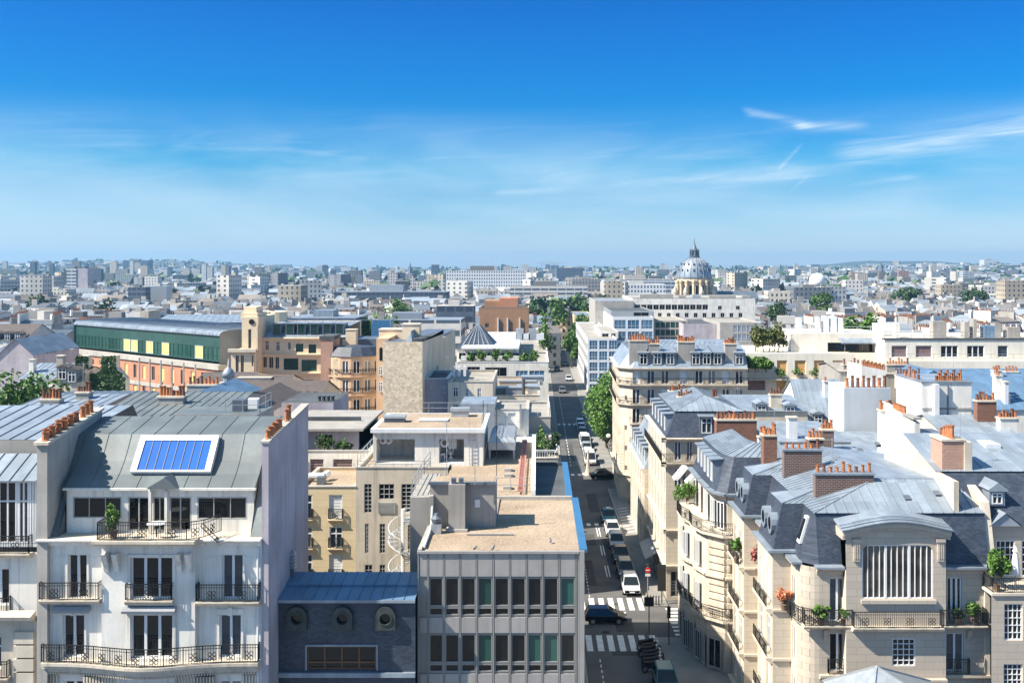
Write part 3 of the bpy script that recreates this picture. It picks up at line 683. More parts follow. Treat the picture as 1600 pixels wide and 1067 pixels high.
for px in (465, 536, 603):
    x, z = PX(px, 56), PZ(964, 56); b = MB(); n = 12
    arch = [(x-.55, z-.62)] + [(x-.55*math.cos(t*PI/n), z+.1+.55*math.sin(t*PI/n)) for t in range(n+1)] + [(x+.55, z-.62)]
    ring = [(x+.3*math.cos(-PI/2-t*2*PI/24), z+.3*math.sin(-PI/2-t*2*PI/24)) for t in range(25)]
    for (p, q) in zip(arch, arch[1:] + arch[:1]): b.quad((p[0], 55.998, p[1]), (q[0], 55.998, q[1]), (q[0], 55.72, q[1]), (p[0], 55.72, p[1]))
    N = len(ring)-1
    for i in range(N):
        p, q = ring[i], ring[i+1]; ii, jj = int(i/N*len(arch)), int((i+1)/N*len(arch)); A_, B_ = arch[ii % len(arch)], arch[jj % len(arch)]
        b.quad((A_[0], 55.72, A_[1]), (B_[0], 55.72, B_[1]), (q[0], 55.72, q[1]), (p[0], 55.72, p[1])); b.quad((p[0], 55.72, p[1]), (q[0], 55.72, q[1]), (q[0], 55.95, q[1]), (p[0], 55.95, p[1]))
        b.bar((x+(p[0]-x)*1.12, 55.70, z+(p[1]-z)*1.12), (x+(q[0]-x)*1.12, 55.70, z+(q[1]-z)*1.12), .045)
    o = b.build('round_dormer', 'lead', hB)
    g = MB(); g.lathe(0, 0, [(.3, -.01), (.3, .01)], 20); gm = g.mesh('pane', ['glassdark']); go = place('pane', gm, o, (x, 55.96, z)); go.rotation_euler = (PI/2, 0, 0)
t = thing('roof_vent', 'small louvred metal flue cowl against the tall lavender party wall', 'vent', (PX(456, 59), 58.9, zr))
b = MB(); x = PX(457, 59); b.box(x-.14, x+.14, 58.7, 58.98, zr-.1, zr+.35); b.build('base', 'zincdark', t)
b = MB()
for i in range(5): z = zr+.4+i*.19; b.box(x-.22, x+.22, 58.62, 59.06, z, z+.08); b.box(x-.16, x+.16, 58.68, 59.0, z+.081, z+.189)
b.build('cowl', 'steel', t)
# ================================================================== grey panelled office block in the middle foreground
OY = 57.0
hD = thing('office_block', 'grey panelled office block with two rows of dark windows and a gravel roof', 'office', (-2, OY, 0))
dx0, dx1 = PX(653, OY), PX(913, OY); zt = PZ(862, OY)
cols = [PX(p, OY) for p in (669, 694, 719, 745, 771, 797, 823, 848, 874, 900)]
f = Fac(0, OY, 1, 0); wins = []; fl = PZ(903, OY)-PZ(991, OY)
GREEN = {(0, 8), (1, 6), (1, 7), (0, 3), (1, 3)}
for r in range(5):
    t0 = PZ(903, OY)-fl*r
    for i in range(9):
        a, d = cols[i]+.06, cols[i+1]-.06
        st = 'officegreen' if (r, i) in GREEN else 'office'
        wins.append((a, d, t0-1.55, t0+.04, st)); wins.append((a, d, t0-2.06, t0-1.62, 'office'))
def exD(b0):
    b = MB()
    for r in range(6):
        zt_ = zt-.05 if r == 0 else PZ(903, OY)-fl*(r-1)-2.16; zb_ = PZ(903, OY)-fl*r+.12
        xs = [dx0+.04]+cols
        for i in range(10):
            a, d = xs[i]+.06, xs[i+1]-.06
            b.hexa([(a, OY-.003, zb_), (d, OY-.003, zb_), (d, OY, zb_), (a, OY, zb_), (a, OY-.003, zt_), (d, OY-.003, zt_), (d, OY, zt_), (a, OY, zt_)]) if 0 else b.box(a, d, OY-.07, OY-.002, zb_, zt_)
    for x in cols: b0.box(x-.035, x+.035, OY-.085, OY-.002, 0, zt-.05)
    b.box(dx0, dx0+.05, OY-.1, OY-.002, 0, zt-.05); b.box(dx1-.28, dx1-.002, OY-.16, OY-.002, 0, zt+.1); b.box(cols[9]+.06, dx1-.3, OY-.06, OY-.002, 0, zt)
    b.box(dx0-.03, dx1-.3, OY-.18, OY-.002, zt-.05, zt+.08); b.build('cladding', 'panel', hD)
facade(hD, f, dx0, dx1, 0, zt, 'panelgap', wins, .14, 'wall', exD)
b = MB(); b.quad((dx1, OY, 0), (dx1, 70, 0), (dx1, 70, zt), (dx1, OY, zt)); b.quad((dx0, 62.4, 0), (dx0, OY, 0), (dx0, OY, zt), (dx0, 62.4, zt)); b.build('side_wall', 'panel', hD)
b = MB(); b.quad((dx0, OY, zt-.02), (dx1-.02, OY, zt-.02), (dx1-.02, 70.2, zt-.02), (dx0, 70.2, zt-.02)); b.build('gravel_roof', 'gravel', hD)
b = MB(); b.box(dx1-.28, dx1+.16, OY-.02, 69.8, zt-.04, zt+.16); b.build('coping', 'bluemetal', hD)
B((dx0-.02, dx0+.2, OY, 62.3, zt-.04, zt+.14)).build('side_kerb', 'concrete', hD); B((PX(775, 70), dx1-.3, 69.8, 70.1, zt-.04, zt+.22)).build('rear_kerb', 'concrete', hD)
# roof-top stair block on it
bz = PZ(757, 62.4); px0, px1 = PX(672, 62.4), PX(774, 62.4)
b = MB(); b.box(px0, px1, 62.4, 65.0, 10, bz); b.box(px0, px1, 65.002, 70.1, 10, 16.2); b.box(PX(641, 62.4), px0-.003, 62.3, 69.5, 0, PZ(776, 62.4)); b.box(px0, px0+.22, 61.9, 62.399, zt, bz-.6); b.build('stair_block', 'greyrender', hD)
b = MB(); b.quad((px0, 65.01, 16.22), (px1, 65.01, 16.22), (px1, 70.14, 16.28), (px0, 70.14, 16.28)); b.quad((px0+.1, 62.5, bz+.02), (px1-.1, 62.5, bz+.02), (px1-.1, 64.9, bz+.02), (px0+.1, 64.9, bz+.02)); b.build('gravel_roof', 'gravel', hD)
b = MB(); b.box(px0-.1, px1+.1, 62.2, 62.5, bz+.025, bz+.18); b.build('coping', 'zincdark', hD)
b = MB(); b.box(PX(742, 62.4), PX(750, 62.4), 62.33, 62.399, PZ(792, 62.4), PZ(780, 62.4)); b.build('meter_box', 'frame', hD)
cx0, cx1 = PX(701, 61.7), PX(727, 61.7)
b = MB(); b.box(cx0, cx1, 61.5, 62.39, zt, PZ(756, 61.7)); ch = b.build('chimney', 'greyrender', hD)
b = MB(); b.box(cx0-.15, cx1+.15, 61.35, 62.38, zt+.003, zt+.12); b.build('chimney_base', 'concrete', ch)
for x in (cx0+.15, cx1-.4):
    b = MB(); z = PZ(756, 61.7)
    for k in range(3): b.box(x, x+.28, 61.7, 62.1, z+.05+k*.1, z+.11+k*.1)
    b.box(x+.04, x+.24, 61.75, 62.05, z, z+.33); b.build('flue_cowl', 'zincdark', ch)
t = thing('roof_fan', 'grey metal extractor fan on the office gravel roof beside the stair block', 'fan', (PX(682, 61), 61.2, zt))
b = MB(); x = PX(682, 61.2); b.box(x-.3, x+.3, 60.9, 61.5, zt, zt+.55); b.build('base', 'steel', t)
b = MB(); b.lathe(x, 61.2, [(.2, zt+.55), (.3, zt+.62), (.34, zt+.85), (.18, zt+1.0), (.12, zt+1.15)], 12); b.build('cowl', 'zincdark', t)
t = thing('roof_pipe', 'long white pipe bending down along the left edge of the office gravel roof', 'pipe', (PX(671, 60), 60, zt))
b = MB(); pts = [(PX(676, 62.2), 62.2, bz-.6), (PX(676, 62.2), 61.6, zt+.5), (PX(672, 61), 60.6, zt+.12), (PX(664, 58), 57.6, zt+.12)]; b.path(pts, .07, 0, 8); b.build('pipe', 'frame', t)
t = thing('roof_duct', 'low grey cable duct lying on the office gravel roof', 'duct', (PX(740, 60.6), 60.6, zt))
b = MB(); b.box(PX(729, 60.6), PX(803, 60.6), 60.5, 60.62, zt+.02, zt+.12); b.build('duct', 'concrete', t)
for i, (px, lab) in enumerate(((742, 'grey pigeon standing on the front edge of the office gravel roof near the fifth panel'), (770, 'pigeon standing at the front roof edge of the office, right of another pigeon'), (860, 'lone grey pigeon on the middle of the office gravel roof'))):
    Y = 57.25 if i < 2 else 58.8; x = PX(px, Y); b = MB()
    b.lathe(0, 0, [(.01, -.16), (.05, -.10), (.075, 0), (.06, .08), (.035, .13), (.04, .16), (.02, .19)], 8); me = b.mesh('pigeon', ['zincdark'], smooth=True)
    o = place('pigeon', me, None, (x, Y, zt+.16), i); o.rotation_euler = (.75, 0, 1.2+i); tag(o, lab, 'bird')
def block(name, label, cat, px0, px1, pyt, Y, dep, mat, top='greyroof', wins=(), z0=0.0, par=.35, group=None, rev=.2, capm=None, side=(), right=(), extra=None):
    """flat-roofed building: front measured on the photo at distance Y; wins in photo pixels, side/right wins in metres (u, z)"""
    x0, x1, z = PX(px0, Y), PX(px1, Y), PZ(pyt, Y)
    t = thing(name, label, cat, ((x0+x1)/2, Y, 0), group)
    ws = [wp(Y, *w) for w in wins]
    b = MB(); f = Fac(0, Y, 1, 0); wall_holes(b, f, x0, x1, z0, z, ws, rev)
    fl = fac(x0, Y+dep, x0, Y); wall_holes(b, fl, 0, dep, z0, z, side, rev)
    fr = fac(x1, Y, x1, Y+dep); wall_holes(b, fr, 0, dep, z0, z, right, rev)
    b.quad((x1, Y+dep, z0), (x0, Y+dep, z0), (x0, Y+dep, z), (x1, Y+dep, z))
    p = .22
    if par:
        for q in ((x0, x1, Y+.001, Y+p), (x0, x1, Y+dep-p, Y+dep-.001), (x0+.001, x0+p, Y+p, Y+dep-p), (x1-p, x1-.001, Y+p, Y+dep-p)): b.box(*q, z-par-.05, z-.001)
    if extra: extra(b, f, x0, x1, z)
    b.build('wall', mat, t)
    r = MB(); e = p if par else 0; zr = z-par if par else z+.004
    r.quad((x0+e, Y+e, zr), (x1-e, Y+e, zr), (x1-e, Y+dep-e, zr), (x0+e, Y+dep-e, zr)); r.build('roof', top, t)
    if capm:
        c = MB(); o = .05
        for q in ((x0-o, x1+o, Y-o, Y+p+o), (x0-o, x1+o, Y+dep-p-o, Y+dep+o), (x0-o, x0+p+o, Y+p+o, Y+dep-p-o), (x1-p-o, x1+o, Y+p+o, Y+dep-p-o)): c.box(*q, z+.002, z+.08)
        c.build('coping', capm, t)
    for w in ws: add_window(t, f, *w[:5], rev)
    for w in side: add_window(t, fl, *w[:5], rev)
    for w in right: add_window(t, fr, *w[:5], rev)
    return t, f, x0, x1, z
def put(name, label, cat, parts, group=None):
    """small thing built of several parts: (part name, material, MB)"""
    v = parts[0][2].v[0]; t = thing(name, label, cat, v, group)
    for n, m, b in parts: b.build(n, m, t)
    return t
# ================================================================== court buildings behind the office block
tE, f, x0, x1, zE = block('court_building', 'beige court building with glass-brick windows and a white penthouse on its roof', 'building', 556, 700, 731, 77, 9.3, 'beige', 'gravel',
    [(569, 581, 756, 801, 'block'), (592, 616, 756, 780, 'block'), (627, 650, 756, 801, 'block'), (570, 576, 818, 864, 'block'), (593, 602, 818, 864, 'block'), (637, 644, 818, 864, 'block'), (570, 582, 882, 899, 'block'), (593, 602, 882, 930, 'block')], par=.15, capm='concrete')
b = MB(); a, d, z0, z1, _ = wp(77, 592, 616, 784, 801, '')
for i in range(9): b.box(a, d, 76.93, 76.997, z0+i*(z1-z0)/9, z0+i*(z1-z0)/9+.05)
b.box(a-.05, a, 76.92, 76.996, z0, z1); b.box(d, d+.05, 76.92, 76.996, z0, z1); b.build('louvre', 'framegrey', tE)
PY = 78.2; pz = PZ(669, PY)
ph0, ph1 = PX(583, PY), PX(755, PY); op = [(PX(588, PY), PX(648, PY), zE+.15, PZ(686, PY)), (PX(686, PY), PX(725, PY), zE+.15, PZ(686, PY))]
b = MB(); fp = Fac(0, PY, 1, 0); wall_holes(b, fp, ph0, ph1, zE-.14, pz-.3, op, 3.0)
for q in op: b.quad((q[0], PY+3, q[2]), (q[1], PY+3, q[2]), (q[1], PY+3, q[3]), (q[0], PY+3, q[3]))
b.quad((ph0, 86.3, zE-.14), (ph0, PY, zE-.14), (ph0, PY, pz-.3), (ph0, 86.3, pz-.3)); b.quad((ph1, PY, zE-.14), (ph1, 86.3, zE-.14), (ph1, 86.3, pz-.3), (ph1, PY, pz-.3)); b.quad((ph1, 86.3, zE-.14), (ph0, 86.3, zE-.14), (ph0, 86.3, pz-.3), (ph1, 86.3, pz-.3))
pth = b.build('penthouse', 'white', tE)
b = B((ph0-.15, ph1+.15, PY-.35, 86.5, pz-.3, pz)); b.build('penthouse_roof', 'frame', pth)
b = MB(); b.quad((ph0+.2, PY+.1, pz+.01), (ph1-.2, PY+.1, pz+.01), (ph1-.2, 86.1, pz+.01), (ph0+.2, 86.1, pz+.01)); b.build('gravel_roof', 'gravel', pth)
for i, px in enumerate((597, 606, 694)):
    b = MB(); r = .26 if i < 2 else .36; n = 16; x, z = PX(px, PY), PZ(690 if i < 2 else 693, PY)
    for k in range(n):
        t0, t1 = 2*PI*k/n, 2*PI*(k+1)/n
        P_ = lambda rr, t, y: (x+rr*math.cos(t), y, z+rr*math.sin(t))
        b.quad(P_(r, t0, PY+.4), P_(r, t1, PY+.4), P_(r*.55, t1, PY+.36), P_(r*.55, t0, PY+.36)); b.quad(P_(r, t0, PY+.4), P_(r, t0, PY+1), P_(r, t1, PY+1), P_(r, t1, PY+.4))
    b.build('fan_ring', 'frame', pth)
b = MB()
for i in range(5): x = PX(700, PY)+i*.13; b.box(x, x+.08, PY+.5, PY+.62, zE+1.15, zE+1.9)
b.build('radiator', 'frame', pth)
put('folding_rack', 'white folding rack leaning under the penthouse roof beside the round fan', 'rack', [('frame', 'frame', (lambda b: [b.bar((PX(698+i*6, PY), PY+.8, zE+.02), (PX(708-i*6, PY), PY+.8, zE+1.1), .03) for i in (0, 1, 2)] and b)(MB()))])
put('air_unit', 'white air conditioning unit standing low in the right penthouse recess', 'air conditioner', [('case', 'frame', B((PX(687, PY), PX(694, PY), PY+.6, PY+1, zE, zE+.75))), ('grille', 'zincdark', B((PX(688, PY), PX(693, PY), PY+.57, PY+.597, zE+.12, zE+.62)))])
b = MB(); x = PX(738, PY)
for o in (-.22, .22): b.bar((x+o, PY-.08, zE-.1), (x+o, PY-.08, pz+.5), .025)
for i in range(8): b.bar((x-.22, PY-.08, zE+.1+i*.3), (x+.22, PY-.08, zE+.1+i*.3), .02)
b.build('wall_ladder', 'steel', pth)
b = MB(); tubes(b, [(x0+.1, 77.15, zE), (x0+.1, 86, zE)], 1.0, (.5, 1)); tubes(b, [(x0+.1, 77.15, zE), (PX(672, 77), 77.15, zE)], .5, (.5, 1)); tubes(b, [(ph1-.1, PY, pz), (ph1-.1, 86.2, pz), (ph0+.1, 86.2, pz)], .9, (.5, 1)); b.build('guard_rail', 'steel', tE)
b = MB(); tubes(b, [(PX(641, 62.4)+.1, 62.6, PZ(776, 62.4)), (PX(641, 62.4)+.1, 69.2, PZ(776, 62.4)), (PX(672, 69), 69.3, PZ(776, 62.4)+.5)], 1.0, (.33, .66, 1)); b.build('guard_rail', 'steel', hD)
for i, (pxa, ya, w, d, h, m, nm, lb) in enumerate(((600, 81, 1.6, 1.0, .5, 'zincdark', 'roof_hatch', 'dark square roof hatch on the penthouse near its left railing'), (655, 81.5, 2.2, 1.2, .12, 'frame', 'roof_dome', 'flat white roof dome in the middle of the gravel penthouse roof'), (705, 84, 1.4, 1.0, .7, 'steel', 'roof_hood', 'pale metal ventilation hood at the back of the penthouse roof'))):
    x = PX(pxa, ya); put(nm, lb, 'roof fitting', [('base', m, B((x, x+w, ya, ya+d, pz+.01, pz+h*.7))), ('top', 'steel' if m != 'frame' else m, B((x-.08, x+w+.08, ya-.08, ya+d+.08, pz+h*.7+.003, pz+h)))])
# spiral stair
sx, sy = PX(630, 75.4), 75.4; t = thing('spiral_staircase', 'white metal spiral staircase winding up the beige court wall', 'staircase', (sx, sy, 9))
b = MB(); b.bar((sx, sy, 4), (sx, sy, PZ(795, sy)), .16, None, 0, 10); b.build('pole', 'frame', t)
b = MB(); rr = MB(); n = 46; ztop = PZ(812, sy); prev = None
for i in range(n):
    a0, a1 = i*.42, i*.42+.44; z = ztop-i*.19; R_ = 1.1
    P_ = lambda r, a, z: (sx+r*math.cos(a), sy+r*math.sin(a), z)
    b.hexa([P_(.12, a0, z-.05), P_(R_, a0, z-.05), P_(R_, a1, z-.05), P_(.12, a1, z-.05), P_(.12, a0, z), P_(R_, a0, z), P_(R_, a1, z), P_(.12, a1, z)])
    q = P_(R_, a0, z); rr.bar(q, (q[0], q[1], z+.95), .02)
    if prev: rr.bar((prev[0], prev[1], prev[2]+.95), (q[0], q[1], z+.95), .028); rr.bar((prev[0], prev[1], prev[2]), (q[0], q[1], z), .04)
    prev = q
b.build('steps', 'steel', t); rr.build('handrail', 'frame', t)
b = MB(); b.box(sx+.1, PX(660, sy), sy-.5, sy+.9, ztop-.08, ztop); b.build('landing', 'steel', t)
b = MB(); tubes(b, [(sx+.1, sy-.45, ztop), (PX(654, sy), sy-.45, ztop)], 1.0, (.3, .6, 1), .6, .02); b.build('landing_rail', 'frame', t)
# yellow stone house next to it
tC, f, x0, x1, zC = block('court_house', 'yellow stone house with small iron balconies seen between the white house and the beige court', 'house', 464, 556, 761, 77, 7.5, 'yellow', 'gravel',
    [(514, 535, 773, 811, 'whiteb'), (515, 535, 823, 856, 'casement'), (514, 535, 866, 905, 'whiteb'), (470, 488, 773, 811, 'casement'), (470, 488, 823, 856, 'casement'), (470, 488, 866, 905, 'casement')], par=.2, capm='concrete')
for py in (811, 856, 905):
    for a, d in ((513, 536), (469, 489)): balcony(tC, f, PX(a, 77), PX(d, 77), PZ(py, 77), .25, .8, .1, 'yellow')
put('duct_fan', 'white curved duct and fan unit on the yellow stone house roof', 'duct', [('duct', 'frame', (lambda b: b.path([(PX(483, 80), 80, zC+.25), (PX(507, 80), 80, zC+.25), (PX(513, 80.8), 80.8, zC+.3)], .25, 0, 10) or b)(MB())), ('fan', 'zincdark', B((PX(496, 79), PX(508, 79), 78.7, 79.4, zC-.19, zC+.4)))])
# terrace house behind it
tN, f, x0, x1, zN = block('terrace_house', 'white flat-roofed house with a planted roof terrace behind the yellow stone house', 'house', 440, 578, 705, 85, 14, 'white', 'greyroof', [(484, 506, 717, 740, 'brownb'), (520, 551, 717, 740, 'brownb')], par=.5, capm='concrete')
xa, xb, z2 = PX(440, 88), PX(560, 88), PZ(672, 88)
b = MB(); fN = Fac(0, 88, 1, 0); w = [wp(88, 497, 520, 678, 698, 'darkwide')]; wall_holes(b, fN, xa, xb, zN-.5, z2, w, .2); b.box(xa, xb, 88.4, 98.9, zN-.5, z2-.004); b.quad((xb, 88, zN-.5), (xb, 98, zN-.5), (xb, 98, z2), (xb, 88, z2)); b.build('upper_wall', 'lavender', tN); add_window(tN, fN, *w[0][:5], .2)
B((xa, xb+.5, 87.4, 99, z2+.002, z2+.2)).build('roof_slab', 'greyrender', tN); B((xa, xb-.5, 92, 92.3, z2+.2, z2+.55)).build('roof_kerb', 'felt', tN)
for i, px in enumerate((500, 512, 525, 536, 546)): potted('terrace_plant', ['tall thin plant in the terrace trough, nearest the window', 'wispy grey-green plant second along the roof terrace trough', 'rounded green plant in the middle of the roof terrace trough', 'spreading plant near the right end of the terrace trough', 'low plant at the far right end of the terrace trough'][i], PX(px, 86), 86, zN-.48, [1.9, 1.5, 1.3, 1.4, 1.0][i], .5, ['leafdark', 'leaf'][i % 2], 240, .09, 20+i, 'plants on the white roof terrace')
tZ, f, x0, x1, zz = block('stair_tower', 'low blue-grey rendered wall block with black flues behind the terrace house', 'building', 440, 521, 629, 100, 8, 'lavender', 'felt', par=0)
for i in range(4): x = PX(498+i*7, 101); b = MB(); b.lathe(x, 101.3, [(.16, zz), (.16, zz+.35), (.24, zz+.4), (.24, zz+.5)], 8); b.build('flue', 'felt', tZ)
# long gravel roof with chiller and pink ladder, then the shaded roof beside the street
t = thing('rear_wing', 'long gravel-roofed wing stretching behind the office stair block to the cross street', 'building', (-3, 78, 0))
ra, rb = -6.6, -.45
def RZ(y): return 16.3+(y-70)*.07
b = MB(); b.hexa([(ra, 70.15, 0), (rb, 70.15, 0), (rb, 86, 0), (ra, 86, 0), (ra, 70.15, RZ(70.15)-.02), (rb, 70.15, RZ(70.15)-.02), (rb, 86, RZ(86)-.02), (ra, 86, RZ(86)-.02)])
b.box(-3, PX(805, 86), 85.6, 85.99, RZ(86), RZ(86)+.45); b.build('wall', 'beige', t)
b = MB(); b.quad((ra+.01, 70.16, RZ(70.16)), (rb, 70.16, RZ(70.16)), (rb, 85.6, RZ(85.6)), (ra+.01, 85.6, RZ(85.6))); b.build('gravel_roof', 'gravel', t)
b = MB(); b.hexa([(rb+.002, 70.2, 10), (rb+.3, 70.2, 10), (rb+.3, 86, 10), (rb+.002, 86, 10), (rb+.002, 70.2, 16.75), (rb+.3, 70.2, 16.75), (rb+.3, 86, 18.0), (rb+.002, 86, 18.0)]); b.build('parapet', 'frame', t)
b = MB(); b.quad((rb+.31, 70.2, 15.75), (2.05, 70.2, 15.75), (2.05, 84, 15.75), (rb+.31, 84, 15.75)); b.box(rb+.31, 2.3, 84, 84.3, 0, 16.0); b.build('lower_roof', 'felt', t)
b = MB(); b.box(2.05, 2.35, 70.3, 84, 0, 15.9); b.build('street_wall', 'beige', t); B((2.0, 2.45, 70.3, 84.3, 15.902, 16.02)).build('coping', 'bluemetal', t)
b = MB(); tubes(b, [(-3.2, 71.2, RZ(71.2)), (rb-.1, 71.2, RZ(71.2))], 1.0, (.5, 1), 1.6); b.build('guard_rail', 'steel', t)
for k, (px, y) in enumerate(((788, 76.5), (788, 75), (786, 71.8))): x = PX(px, y); put('roof_vent_box', ['farthest of three small grey vent boxes on the gravel wing', 'middle of three small grey vent boxes on the gravel wing', 'nearest of three small grey vent boxes, by the guard rail'][k], 'vent', [('box', 'concrete', B((x, x+.62, y, y+.5, RZ(y)-.05, RZ(y)+.22))), ('grille', 'zincdark', B((x+.5, x+.64, y-.02, y+.3, RZ(y)+.02, RZ(y)+.18)))], 'vent boxes on the gravel wing')
lad = thing('roof_ladder', 'long pink-red crawling ladder lying along the gravel roof edge', 'ladder', (PX(816, 76), 76, 17))
for o in (-.19, .19):
    b = MB(); b.bar((PX(813, 70.6)+o, 70.6, RZ(70.6)+.25), (PX(820, 85.4)+o, 85.4, RZ(85.4)+.25), .05); b.build('rail', 'redladder', lad)
for i in range(44):
    k = i/43; y = 70.6+14.8*k; x = PX(813, 70.6)+(PX(820, 85.4)-PX(813, 70.6))*k; b = MB(); b.box(x-.18, x+.18, y-.03, y+.03, RZ(y)+.2, RZ(y)+.28)
    b.build('rung', 'redladder', lad)
ch = thing('chiller', 'big blue-grey rooftop chiller with two rows of louvred fans on steel legs', 'chiller', (PX(783, 80), 82, RZ(80)))
c0x, c1x, cz = PX(763, 80), PX(805, 80), RZ(80)
b = B((c0x, c1x, 80, 85.5, cz+.75, cz+1.35)); b.hexa([(c0x, 80, cz+1.352), (c1x, 80, cz+1.352), (c1x, 85.5, cz+1.352), (c0x, 85.5, cz+1.352), (c0x+.12, 80.3, cz+1.7), (c1x-.12, 80.3, cz+1.7), (c1x-.12, 85.3, cz+1.7), (c0x+.12, 85.3, cz+1.7)]); b.build('casing', 'steel', ch)
for r in range(2):
    for i in range(7):
        y = 80.6+i*.72; x = c0x+.3+r*(c1x-c0x)/2; b = MB(); b.hexa([(x-.1, y-.3, cz+1.705), (x+.75, y-.3, cz+1.705), (x+.75, y+.3, cz+1.705), (x-.1, y+.3, cz+1.705), (x, y-.22, cz+1.95), (x+.65, y-.22, cz+1.95), (x+.65, y+.22, cz+1.86), (x, y+.22, cz+1.86)]); b.build('fan_hood', 'steel', ch)
for x in (c0x+.1, c1x-.1):
    for y in (80.2, 85.3): B((x-.07, x+.07, y-.07, y+.07, RZ(y)-.05, cz+.748)).build('leg', 'steel', ch)
# antennas
for px, Y, pa, pb, lb in ((742, 62, 690, 757, 'tall thin white antenna mast on the office stair block roof'), (776, 70.5, 640, 790, 'thin dark mast at the corner of the stair block and the gravel wing'), (755, 76, 625, 668, 'dark mast with short arms at the right end of the penthouse roof'), (698, 66, 655, 757, 'slender pale pole rising from the stair block roof in front of the penthouse')):
    x = PX(px, Y); put('antenna', lb, 'antenna', [('mast', 'steel' if 'white' in lb or 'pale' in lb else 'iron', (lambda b: b.bar((x, Y, PZ(pb, Y)), (x, Y, PZ(pa, Y)), .03) or b.bar((x-.2, Y, PZ(pa, Y)-.4), (x+.2, Y, PZ(pa, Y)-.4), .015) or b)(MB()))])
# ================================================================== next block on the left side of the street
t, f, x0, x1, z = block('stepped_house', 'low white stepped house with a balustraded terrace at the street crossing', 'house', 776, 872, 716, 99.5, 9, 'concrete', 'greyroof', par=.3, capm='stoneplain')
b = MB(); railing(b, [(PX(836, 99.7), 99.7, z), (x1-.1, 99.7, z), (x1-.1, 108, z)], .75, .22, .035, orn=False); b.build('railing', 'frame', t)
B((x0, PX(833, 101), 101, 108.4, z-.3, PZ(690, 101))).build('upper_wall', 'white', t); B((PX(850, 103), PX(862, 103), 103, 108.4, z-.3, PZ(683, 103))).build('stair_wall', 'concrete', t)
for i, (px, Y, h) in enumerate(((846, 101.5, 3.2), (861, 101, 2.4), (868, 104, 2.2))): tree('terrace_shrub', ['tall bright climbing shrub beside the white stair wall on the stepped terrace', 'dark drooping shrub spilling over the stepped terrace parapet', 'small dark shrub at the street edge of the stepped terrace'][i], 'shrub', PX(px, Y), Y, z-.3, h, .55, ['leafbright', 'leafdark', 'leafdark'][i], 420, .12, .1, 40+i)
t, f, x0, x1, z = block('zinc_plant_room', 'pale blue metal-clad plant room standing on the roofs behind the chiller', 'plant room', 719, 773, 631, 103, 6, 'steel', 'zinc', par=0)
t, f, x0, x1, z = block('white_annex', 'white rooftop annex with pale double doors right of the metal plant room', 'annex', 773, 826, 640, 104, 7, 'white', 'greyroof', [(777, 791, 645, 664, 'whiteb'), (793, 806, 645, 664, 'whiteb')], par=.15, capm='concrete')
B((PX(812, 103.9), PX(815, 103.9), 103.6, 103.95, z-2, z+.6)).build('flue', 'steel', t)
t, f, x0, x1, z = block('roof_terrace', 'grey stepped terrace block with a pale railing just right of the white annex', 'building', 822, 860, 652, 106, 12, 'concrete', 'greyroof', par=.2, capm='concrete')
b = MB(); tubes(b, [(x0, 106.1, z), (x1-.1, 106.1, z), (x1-.1, 117, z)], 1.0, (.5, 1), 1.2); b.build('guard_rail', 'frame', t)
t, f, x0, x1, z = block('cream_house', 'cream house with small square windows by the big blind stone wall', 'house', 700, 770, 597, 122, 14, 'cream', 'greyroof', [(708, 716, 605, 620, 'casement'), (727, 732, 607, 626, 'casement'), (708, 716, 632, 646, 'casement'), (746, 752, 607, 626, 'casement')], par=.3, capm='concrete')
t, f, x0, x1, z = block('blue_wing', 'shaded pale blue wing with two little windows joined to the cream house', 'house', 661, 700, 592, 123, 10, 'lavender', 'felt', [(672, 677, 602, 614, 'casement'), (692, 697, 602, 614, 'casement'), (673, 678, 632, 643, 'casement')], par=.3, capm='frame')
for i in range(3): B((PX(706+i*9, 126), PX(710+i*9, 126), 126, 126.5, z, z+1.2)).build('vent_stack', 'frame', t)
t, f, x0, x1, z = block('beige_flat_house', 'wide beige flat-roofed house crowded with ducts beside the street, behind the white annex', 'house', 748, 843, 618, 128, 22, 'cream', 'gravel', [(757, 766, 626, 640, 'casement'), (830, 838, 626, 640, 'casement')], par=.4, capm='concrete')
for i, (px, Y, w, d, h) in enumerate(((757, 132, 3.5, 2, .8), (790, 131, 2.2, 1.2, 1.0), (808, 136, 2.5, 2, .6), (825, 133, 1.4, 3, .9), (780, 141, 5, 1.5, .7), (815, 143, 3, 2, 1.1))):
    x = PX(px, Y); put('roof_duct', ['wide flat duct at the left end of the beige flat roof', 'square air duct at the front of the beige flat roof', 'low duct box in the middle of the beige flat roof', 'long narrow duct on the street side of the beige flat roof', 'long low duct across the back of the beige flat roof', 'tall duct box at the back right of the beige flat roof'][i], 'duct', [('casing', ['concrete', 'steel'][i % 2], B((x, x+w, Y, Y+d, z-.4, z-.4+h))), ('lid', 'steel', B((x-.1, x+w+.1, Y-.1, Y+d+.1, z-.398+h, z-.3+h)))], 'ducts on the beige flat roof')
b = MB(); b.bar((PX(818, 130), 130, z-.4), (PX(818, 130), 130, PZ(592, 130)), .22, None, 0, 8); b.build('flue', 'felt', t)
